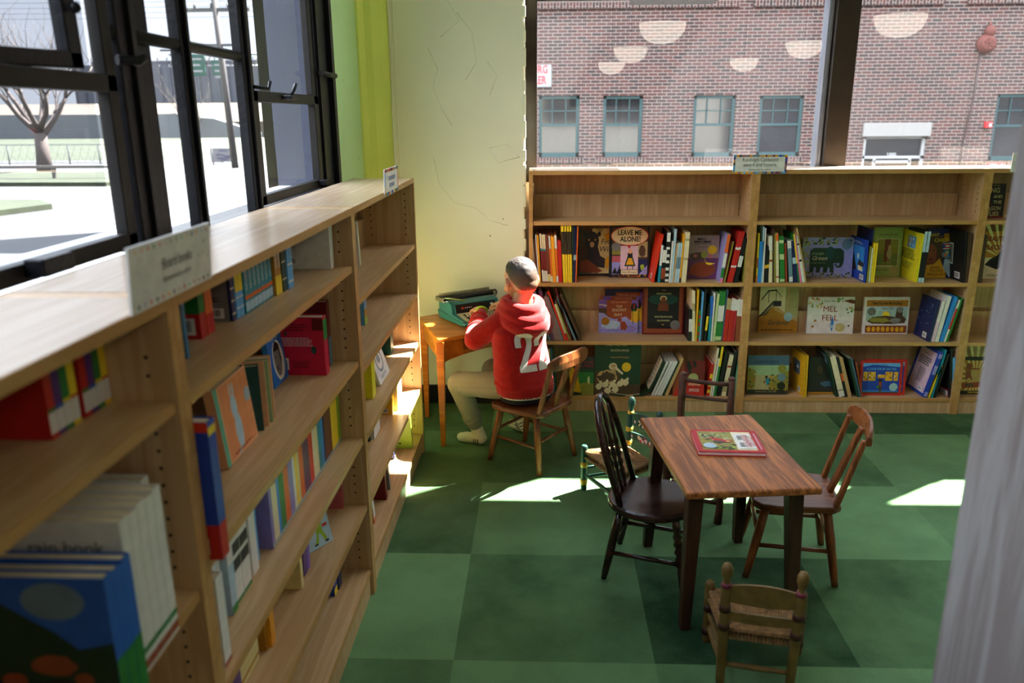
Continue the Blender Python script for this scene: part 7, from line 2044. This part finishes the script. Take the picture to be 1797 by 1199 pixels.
def stack(b, levels, n=36):
    rg = []
    for c, rx, ry, p in levels:
        ring = []
        for k in range(n):
            a = 2 * math.pi * k / n
            ca, sa = math.cos(a), math.sin(a)
            ring.append(b.b.verts.new(Vector(c) + Rt * rx * math.copysign(abs(ca) ** p, ca) + Ft * ry * math.copysign(abs(sa) ** p, sa)))
        rg.append(ring)
    b.skin(rg)
NECK = Vector((-.113, 3.86, .725))
SHL, SHR = Vector((-.205, 3.805, .690)), Vector((-.017, 3.915, .690))
ELL_, ELR = Vector((-.335, 3.825, .598)), Vector((.005, 4.09, .60))
WRL, WRR = Vector((-.318, 4.040, .682)), Vector((-.185, 4.185, .684))
HIPL, HIPR = Vector((-.152, 3.725, .388)), Vector((-.030, 3.795, .388))
KNL, KNR = Vector((-.425, 3.850, .352)), Vector((-.265, 4.050, .360))
ANL, ANR = Vector((-.347, 3.905, .095)), Vector((-.120, 4.072, .10))
# head frame
HC = Vector((-.112, 3.885, .905))
hf = Vector((-.55, .82, -.17)).normalized(); hr = hf.cross(Vector((0, 0, 1))).normalized(); hu = hr.cross(hf)
HM = Matrix.Identity(4)
for i in range(3):
    HM[i][0], HM[i][1], HM[i][2], HM[i][3] = hr[i], hf[i], hu[i], HC[i]
b = MB()
b.M = HM
b.ball((0, -.010, 0), 1, 24, (.0765, .094, .090)); b.ball((0, -.036, -.035), 1, 20, (.066, .064, .062)); b.ball((0, .032, -.036), 1, 20, (.062, .056, .074)); b.ball((0, .044, -.086), 1, 16, (.044, .040, .032))
for s_ in (-1, 1):
    b.ball((s_ * .034, .056, -.056), .028, 12)
    b.ball((s_ * .028, .072, .004), 1, 10, (.020, .012, .008))
    b.M = HM @ Matrix.Translation((s_ * .080, -.010, -.030)) @ Matrix.Rotation(s_ * R(32), 4, 'Z') @ Matrix.Rotation(R(-12), 4, 'X')
    b.ball((0, 0, 0), 1, 14, (.0085, .022, .032)); b.ball((s_ * .007, -.008, .008), 1, 10, (.006, .017, .023)); b.ball((0, .004, -.026), 1, 8, (.007, .010, .010))
    b.M = HM
cap(b, (0, .084, -.012), (0, .102, -.042), .008, .0125, 10); b.ball((-.009, .092, -.046), .008, 8); b.ball((.009, .092, -.046), .008, 8)
b.ball((0, .080, -.075), 1, 10, (.021, .011, .006)); b.ball((0, .078, -.085), 1, 10, (.018, .011, .006))
b.M = Matrix.Identity(4)
cap(b, HM @ Vector((0, -.030, -.06)), NECK + Vector((0, 0, -.02)), .046, .056, 18)
# trunk and limbs inside the clothes
stack(b, [((-.092, 3.745, .33), .10, .08, 1), ((-.092, 3.745, .40), .125, .10, 1), ((-.108, 3.78, .52), .115, .085, 1), ((-.118, 3.82, .64), .118, .08, 1), ((-.116, 3.85, .70), .10, .065, 1), ((-.113, 3.86, .735), .055, .05, 1)])
for sh, e_, w_ in ((SHL, ELL_, WRL), (SHR, ELR, WRR)):
    cap(b, sh, e_, .040, .032); cap(b, e_, w_, .031, .0215)
for h_, k_, a_ in ((HIPL, KNL, ANL), (HIPR, KNR, ANR)):
    cap(b, h_, k_, .062, .046); cap(b, k_, a_, .044, .028)
feet = ((Vector((-.322, 3.892, .037)), Vector((-.425, 3.935, .024)), ANL), (Vector((-.098, 4.062, .037)), Vector((-.165, 4.135, .024)), ANR))
for hl, toe, an in feet:
    cap(b, hl, toe, .028, .020); cap(b, an, hl, .027, .027)
def hand(b, wrist, d, up, thumb_side, curl):
    d = Vector(d).normalized(); side = d.cross(Vector(up)).normalized(); up = side.cross(d).normalized()
    fr = Matrix.Identity(4)
    for i in range(3):
        fr[i][0], fr[i][1], fr[i][2], fr[i][3] = side[i], d[i], up[i], wrist[i]
    b.M = fr
    cap(b, (0, -.012, 0), (0, .012, 0), .0185, .0185, 14)
    b.ball((0, .034, .001), 1, 16, (.029, .034, .0135)); b.ball((0, .050, .002), 1, 14, (.031, .018, .0115))
    cap(b, (thumb_side * .018, .014, -.002), (thumb_side * .026, .03, -.005), .012, .010, 10)
    b.M = Matrix.Identity(4)
    for k, (off, L) in enumerate(((-.0235, .043), (-.008, .049), (.008, .051), (.0235, .045))):
        if thumb_side < 0:
            off = -off
        p = Vector((off, .060 - .25 * abs(off), .003)); a = R(-6 + 3 * k); yaw = off * 6
        r0 = .0074
        for s_, (fr_, bend) in enumerate(((.46, curl), (.30, curl * 1.5), (.24, curl * .9))):
            a -= R(bend)
            q = p + Vector((math.sin(yaw) * math.cos(a), math.cos(yaw) * math.cos(a), math.sin(a))) * L * fr_
            cap(b, fr @ p, fr @ q, r0, r0 * .92, 8)
            p, r0 = q, r0 * .92
    p = Vector((thumb_side * .028, .030, -.006))
    for fr_, dv in ((.024, (.62, .75, -.12)), (.021, (.30, .92, -.22))):
        q = p + Vector((thumb_side * dv[0], dv[1], dv[2])).normalized() * fr_
        cap(b, fr @ p, fr @ q, .0090, .0080, 8)
        p = q
hand(b, WRL + Vector((-.004, .014, .004)), (-.52, .84, -.02), (-.1, -.25, 1), 1, 19)
hand(b, WRR + Vector((-.012, .010, .003)), (-.84, .54, -.02), (.1, -.25, 1), -1, 17)
person = remeshed('person', b, .0024, 3, SKIN)
tag(person, 'person in a red hooded sweatshirt and grey trousers typing, seen from behind', 'person')
for s_ in (-1, 1):
    e = MB(); e.M = HM; e.ball((s_ * .029, .0715, -.014), .0122, 14); e.M = HM
    e.build('eye', paint((236, 232, 226), .2), person)
    e = MB(); e.M = HM; e.ball((s_ * .029, .0825, -.015), 1, 10, (.006, .003, .006)); e.build('iris', paint((70, 48, 30), .2), person)
    e = MB(); e.M = HM; e.tube([(s_ * (.012 + .007 * k), .086 - .0017 * k * k, .010 + .004 * math.sin(k * .9)) for k in range(5)], .003, 6); e.build('eyebrow', paint((70, 50, 36)), person)
# clipped hair: a shell over the skull that thins out at the hairline
def skull(dv):
    best = 0
    for c, rad in ((Vector((0, -.010, 0)), (.0765, .094, .090)), (Vector((0, -.036, -.035)), (.066, .064, .062))):
        A = sum((dv[i] / rad[i]) ** 2 for i in range(3)); B = -2 * sum(dv[i] * c[i] / rad[i] ** 2 for i in range(3)); C = sum((c[i] / rad[i]) ** 2 for i in range(3)) - 1
        D = B * B - 4 * A * C
        if D > 0:
            best = max(best, (-B + math.sqrt(D)) / (2 * A))
    return best
def hairline(p):
    x, y, z = p
    if y > .03:
        return z - (.040 - .9 * max(0, .06 - y) * .6)
    if y > -.005:
        return z - (.006 + (y + .005) / .035 * .022)
    if y > -.03:
        return z - (.006 - (-.005 - y) / .025 * .03)
    return z + .024 + min(.060, (-.03 - y) * 1.3)
hb = bmesh.new()
g = bmesh.ops.create_uvsphere(hb, u_segments=110, v_segments=72, radius=1.0)
for v in hb.verts:
    dv = v.co.normalized()
    p = dv * skull(dv)
    t = max(0.0, min(1.0, (hairline(p) + .002) / .034))
    top = max(0, min(1, (p.z - .02) / .05))
    thick = -.0030 + t * (.0046 + .006 * top)
    st = noise.noise(Vector((p.x * 190, p.y * 60, p.z * 90))) * .0016 + noise.noise(p * 60) * .0012
    p = p + dv * (thick + st * t * (.35 + top))
    v.co = HM @ p
    v.tag = hairline(dv * skull(dv)) < -.006
bmesh.ops.delete(hb, geom=[v for v in hb.verts if v.tag], context='VERTS')
me = bpy.data.meshes.new('hair'); hb.to_mesh(me); hb.free()
for p in me.polygons:
    p.use_smooth = True
def hair_mat():
    mt, n, l, bs, out = nodes('clipped_hair')
    tc = n.new('ShaderNodeTexCoord'); sx = n.new('ShaderNodeSeparateXYZ'); l.new(tc.outputs['Object'], sx.inputs[0])
    mr = n.new('ShaderNodeMapRange'); mr.inputs[1].default_value, mr.inputs[2].default_value = .865, .955
    l.new(sx.outputs['Z'], mr.inputs[0])
    rp = n.new('ShaderNodeValToRGB'); rp.color_ramp.elements[0].color = lin((112, 80, 58)) + (1,); rp.color_ramp.elements[1].color = lin((46, 37, 33)) + (1,)
    nz = n.new('ShaderNodeTexNoise'); nz.inputs['Scale'].default_value = 300; l.new(tc.outputs['Object'], nz.inputs['Vector'])
    ad = n.new('ShaderNodeMath'); ad.operation = 'MULTIPLY_ADD'; ad.inputs[1].default_value = .5; ad.inputs[2].default_value = -.25
    l.new(nz.outputs[0], ad.inputs[0])
    a2 = n.new('ShaderNodeMath'); a2.operation = 'ADD'; l.new(mr.outputs[0], a2.inputs[0]); l.new(ad.outputs[0], a2.inputs[1])
    l.new(a2.outputs[0], rp.inputs[0]); l.new(rp.outputs[0], bs.inputs['Base Color'])
    bp = n.new('ShaderNodeBump'); bp.inputs['Strength'].default_value = .5; bp.inputs['Distance'].default_value = .002; l.new(nz.outputs[0], bp.inputs['Height']); l.new(bp.outputs[0], bs.inputs['Normal'])
    bs.inputs['Roughness'].default_value = .6
    return mt
me.materials.append(hair_mat())
hair = link_mesh('hair', me, person)

# ---- hooded sweatshirt
FLEECE = paint((172, 22, 22), 0.9, 0.10, 60, 0.15, 0, .35, 350, 0.25)
b = MB()
stack(b, [((-.088, 3.738, .362), .142, .122, .9), ((-.090, 3.742, .380), .150, .128, .9), ((-.094, 3.752, .42), .150, .124, .88), ((-.104, 3.775, .50), .142, .114, .88), ((-.114, 3.800, .58), .138, .106, .86), ((-.118, 3.825, .65), .138, .098, .84), ((-.117, 3.845, .695), .122, .084, .84), ((-.114, 3.857, .735), .090, .070, .9), ((-.113, 3.862, .790), .064, .062, 1)])
cap(b, SHL, ELL_, .056, .055, 20); cap(b, SHR, ELR, .056, .055, 20)
cap(b, SHL.lerp(NECK, .35), SHL, .060, .056, 20); cap(b, SHR.lerp(NECK, .35), SHR, .060, .056, 20)
for e_, w_ in ((ELL_, WRL), (ELR, WRR)):
    q = e_.lerp(w_, .80)
    cap(b, e_, q, .054, .040, 20)
    cap(b, e_.lerp(w_, .80), e_.lerp(w_, .95), .031, .029, 18)
    ax = (w_ - e_).normalized()
    for t, rr_ in ((.30, .054), (.48, .050), (.64, .047)):   # sleeve folds
        c = e_.lerp(w_, t)
        b.tube([c + (ax.cross(Vector((0, 0, 1))).normalized() * math.cos(a) + Vector((0, 0, 1)) * math.sin(a)) * rr_ + ax * .012 * math.sin(a + t * 9) for a in [2 * math.pi * k / 20 for k in range(20)]], .006, 6, closed=True)
# hood lying on the back
hc = Vector((-.106, 3.846, .776))
def around(r1, r2, dz, k, n, drop):
    a = 2 * math.pi * k / n
    back = max(0, -math.sin(a))
    return hc + Rt * r1 * math.cos(a) + Ft * (r2 * math.sin(a) - .02 * back) + Vector((0, 0, dz - drop * back))
b.tube([around(.088, .078, .012, k, 40, .030) for k in range(40)], [.024 + .010 * max(0, -math.sin(2 * math.pi * k / 40)) for k in range(40)], 12, closed=True)
b.tube([around(.098, .098, -.020, k, 40, .045) for k in range(40)], [.026 + .012 * max(0, -math.sin(2 * math.pi * k / 40)) for k in range(40)], 12, closed=True)
fr = Matrix.Identity(4)
for i in range(3):
    fr[i][0], fr[i][1], fr[i][2] = Rt[i], Ft[i], (0, 0, 1)[i]
def ov(c, rad, tilt=0):
    M0 = b.M; b.M = Matrix.Translation(c) @ fr @ Matrix.Rotation(tilt, 4, 'X'); b.ball((0, 0, 0), 1, 22, rad); b.M = M0
b.tube([around(.106, .108, -.055, k, 40, .050) for k in range(40)], [.028 + .012 * max(0, -math.sin(2 * math.pi * k / 40)) for k in range(40)], 12, closed=True)
bk = hc - Ft * .088 - Vector((0, 0, .034))
ov(bk + Vector((0, 0, -.055)), (.098, .042, .062), R(18)); ov(bk + Rt * .01 + Vector((0, 0, -.105)) + Ft * .01, (.072, .032, .045), R(12))
ov(bk + Rt * .045 + Vector((0, 0, -.02)), (.055, .040, .040)); ov(bk - Rt * .045 + Vector((0, 0, -.045)), (.055, .036, .045))
for u0, z0, u1, z1, r_ in ((-.075, -.05, .075, -.075, .010), (-.085, -.02, .08, -.040, .009), (-.055, -.085, .065, -.110, .009), (-.03, -.12, .045, -.13, .008)):
    b.tube([bk - Ft * (.040 - .05 * (2 * t - 1) ** 2 * .8) + Rt * (u0 + (u1 - u0) * t) + Vector((0, 0, z0 + (z1 - z0) * t - .016 * math.sin(math.pi * t))) for t in [k / 10 for k in range(11)]], r_, 8)
def wrinkle(p):
    q = Vector((p.x * 9, p.y * 9, p.z * 15))
    a = noise.noise(q) * .0045 + noise.noise(q * 2.3 + Vector((5, 2, 1))) * .0022
    if p.z < .46:
        a += .003 * math.sin(p.z * 130 + 3 * noise.noise(Vector((p.x * 8, p.y * 8, 0))))  * max(0, min(1, (.46 - p.z) / .05)) * max(0, min(1, (p.z - .375) / .02))
    return a
hoodie = remeshed('hoodie', b, .0042, 5, FLEECE, person, warp=wrinkle)
b = MB()
stack(b, [((-.088, 3.738, .354), .139, .121, .9), ((-.089, 3.740, .366), .1465, .1265, .9), ((-.090, 3.742, .388), .1485, .1272, .9), ((-.091, 3.745, .402), .144, .121, .9)])
hem = remeshed('hem_band', b, .004, 2, FLEECE, hoodie, warp=lambda p: .0018 * math.sin(math.atan2(p.y - 3.742, p.x + .09) * 150))
b = MB(); stack(b, [((-.086, 3.736, .345), .132, .116, .9), ((-.087, 3.737, .362), .139, .121, .9)]); shirt = remeshed('shirt_hem', b, .004, 2, paint((224, 216, 204), .8), person)
b = MB(); stack(b, [((-.084, 3.735, .322), .128, .113, .9), ((-.085, 3.736, .350), .135, .117, .9)]); remeshed('waistband', b, .004, 2, paint((26, 26, 34), .8), person)
# number on the back, laid over the cloth
bm = bmesh.new(); bm.from_mesh(hoodie.data); tree = BVHTree.FromBMesh(bm); bm.free()
DIG = [(0, .60), (0, .72), (.02, .82), (.07, .91), (.15, .97), (.25, 1.0), (.36, 1.0), (.47, .97), (.55, .91), (.60, .82), (.62, .72), (.60, .63), (.55, .54), (.26, .165), (.62, .165), (.62, 0), (0, 0), (0, .13), (.36, .58), (.41, .66), (.42, .74), (.40, .81), (.35, .85), (.28, .85), (.23, .81), (.21, .74), (.21, .60)]
nb = bmesh.new()
for u0 in (-.092, .006):
    nb.faces.new([nb.verts.new((u0 + u * .142, (v - .5) * .185, 0)) for u, v in DIG])
bmesh.ops.triangulate(nb, faces=nb.faces)
for _ in range(5):
    es = [e for e in nb.edges if e.calc_length() > .008]
    if not es:
        break
    bmesh.ops.subdivide_edges(nb, edges=es, cuts=1)
    bmesh.ops.triangulate(nb, faces=nb.faces)
org = Vector((-.108, 3.79, .572)) + Rt * .022
kill = []
for v in nb.verts:
    p = org + Rt * v.co.x + Vector((0, 0, v.co.y)) - Ft * .4
    hit = tree.ray_cast(p, Ft, .6)
    if hit[0] is None:
        kill.append(v)
    else:
        v.co = hit[0] - Ft * .0008 + hit[1] * .0012
bmesh.ops.delete(nb, geom=kill, context='VERTS')
me = bpy.data.meshes.new('number'); nb.to_mesh(me); nb.free()
for p in me.polygons:
    p.use_smooth = True
me.materials.append(paint((214, 206, 198), .7, .06, 80))
tag(link_mesh('number', me, hoodie), 'grey white number 22 on the back')
# seams of the sleeve
def cloth_line(name, pts, dirv, r_, mat, parent, tr=None):
    b = MB(); P = []
    for p in pts:
        h_ = (tr or tree).ray_cast(Vector(p), Vector(dirv), .6)
        if h_[0] is not None:
            P.append(h_[0] + h_[1] * r_ * .3)
    if len(P) > 1:
        b.tube(P, r_, 6)
    return b.build(name, mat, parent)
cloth_line('seam', [Vector((-.108, 3.79, .40)) - Rt * (.085 - .012 * math.sin(k * .3)) - Ft * .4 + Vector((0, 0, k * .02)) for k in range(13)], Ft, .0016, FLEECE, hoodie)

# ---- trousers, socks, wristband
JERSEY = paint((150, 144, 128), 0.9, 0.10, 220, 0.15, 0, .25, 300)
b = MB()
stack(b, [((-.090, 3.745, .318), .118, .108, .9), ((-.090, 3.745, .36), .140, .120, .9), ((-.094, 3.75, .42), .128, .105, .9)])
for h_, k_, a_ in ((HIPL, KNL, ANL), (HIPR, KNR, ANR)):
    cap(b, h_, k_, .074, .061, 22); b.ball(k_ + Vector((0, 0, .004)), .060, 20)
    ct = k_.lerp(a_, .82)
    cap(b, k_, ct, .060, .047, 20)
    ax = (a_ - k_).normalized()
    cap(b, k_.lerp(a_, .80), k_.lerp(a_, .93), .042, .039, 18)
    sd = ax.cross(Vector((0, 1, 0))).normalized(); s2 = ax.cross(sd)
    for t, rr_ in ((.72, .049), (.79, .046)):
        c = k_.lerp(a_, t)
        b.tube([c + (sd * math.cos(q) + s2 * math.sin(q)) * rr_ + ax * .008 * math.sin(q * 2 + t * 20) for q in [2 * math.pi * k / 18 for k in range(18)]], .006, 6, closed=True)
    th = (k_ - h_).normalized(); t1 = th.cross(Vector((0, 0, 1))).normalized()
    for t in (.86, .93):
        c = h_.lerp(k_, t)
        b.tube([c + t1 * .061 * math.cos(q) + Vector((0, 0, 1)) * .061 * math.sin(q) for q in [math.pi + math.pi * k / 10 for k in range(11)]], .006, 6)
trousers = remeshed('trousers', b, .0045, 4, JERSEY, person, warp=lambda p: noise.noise(Vector((p.x * 14, p.y * 14, p.z * 10))) * .0035 + noise.noise(Vector((p.x * 30, p.y * 30, p.z * 22))) * .0014)
bm = bmesh.new(); bm.from_mesh(trousers.data); ttree = BVHTree.FromBMesh(bm); bm.free()
cloth_line('side_seam', [HIPL.lerp(KNL, t) + Vector((.05, -.4, .012)) for t in [k / 14 for k in range(3, 15)]], (0, 1, 0), .0014, JERSEY, trousers, ttree)
SOCK = paint((216, 208, 184), 0.9, 0.08, 200, 0.15, 0, .3, 400)
socks = []
for hl, toe, an in feet:
    b = MB(); cap(b, hl, toe, .034, .0255, 18); cap(b, an, hl, .033, .033, 18); b.ball(hl.lerp(toe, .75) + Vector((0, 0, .004)), .030, 16, (1.15, 1, .85)); b.ball(toe + (toe - hl).normalized() * .006, .024, 14)
    floor_cut = lambda p: 0
    o = remeshed('sock', b, .003, 3, SOCK, person)
    for v in o.data.vertices:
        if v.co.z < .003:
            v.co.z = .003
    socks.append(o)
bm = bmesh.new(); bm.from_mesh(socks[0].data); stree = BVHTree.FromBMesh(bm); bm.free()
for k in range(3):
    cloth_line('sock_stripe', [Vector((-.362 + k * .011 + .006 * j / 5, 3.5, .012 + j * .0055)) for j in range(6)], (0, 1, 0), .0026, paint((24, 24, 28)), socks[0], stree)
bm = bmesh.new(); bm.from_mesh(socks[1].data); s2tree = BVHTree.FromBMesh(bm); bm.free()
for k in range(4):
    cloth_line('sock_stripe', [Vector((-.15 + j * .012, 3.7, .02 + k * .014 + .008 * math.sin(j * 1.3 + k))) for j in range(6)], (0, 1, 0), .0024, paint((50, 48, 44)), socks[1], s2tree)
ax = (WRL - ELL_).normalized(); c = WRL + ax * .012 + Vector((0, 0, .002)); s1 = ax.cross(Vector((0, 0, 1))).normalized(); s2_ = s1.cross(ax)
b = MB(); b.tube([c + s1 * .0265 * math.cos(q) + s2_ * .0245 * math.sin(q) for q in [2 * math.pi * k / 26 for k in range(26)]], .0022, 8, closed=True, ry=.0065)
tag(b.build('wristband', paint((176, 222, 70), .4), person), 'lime green wristband')
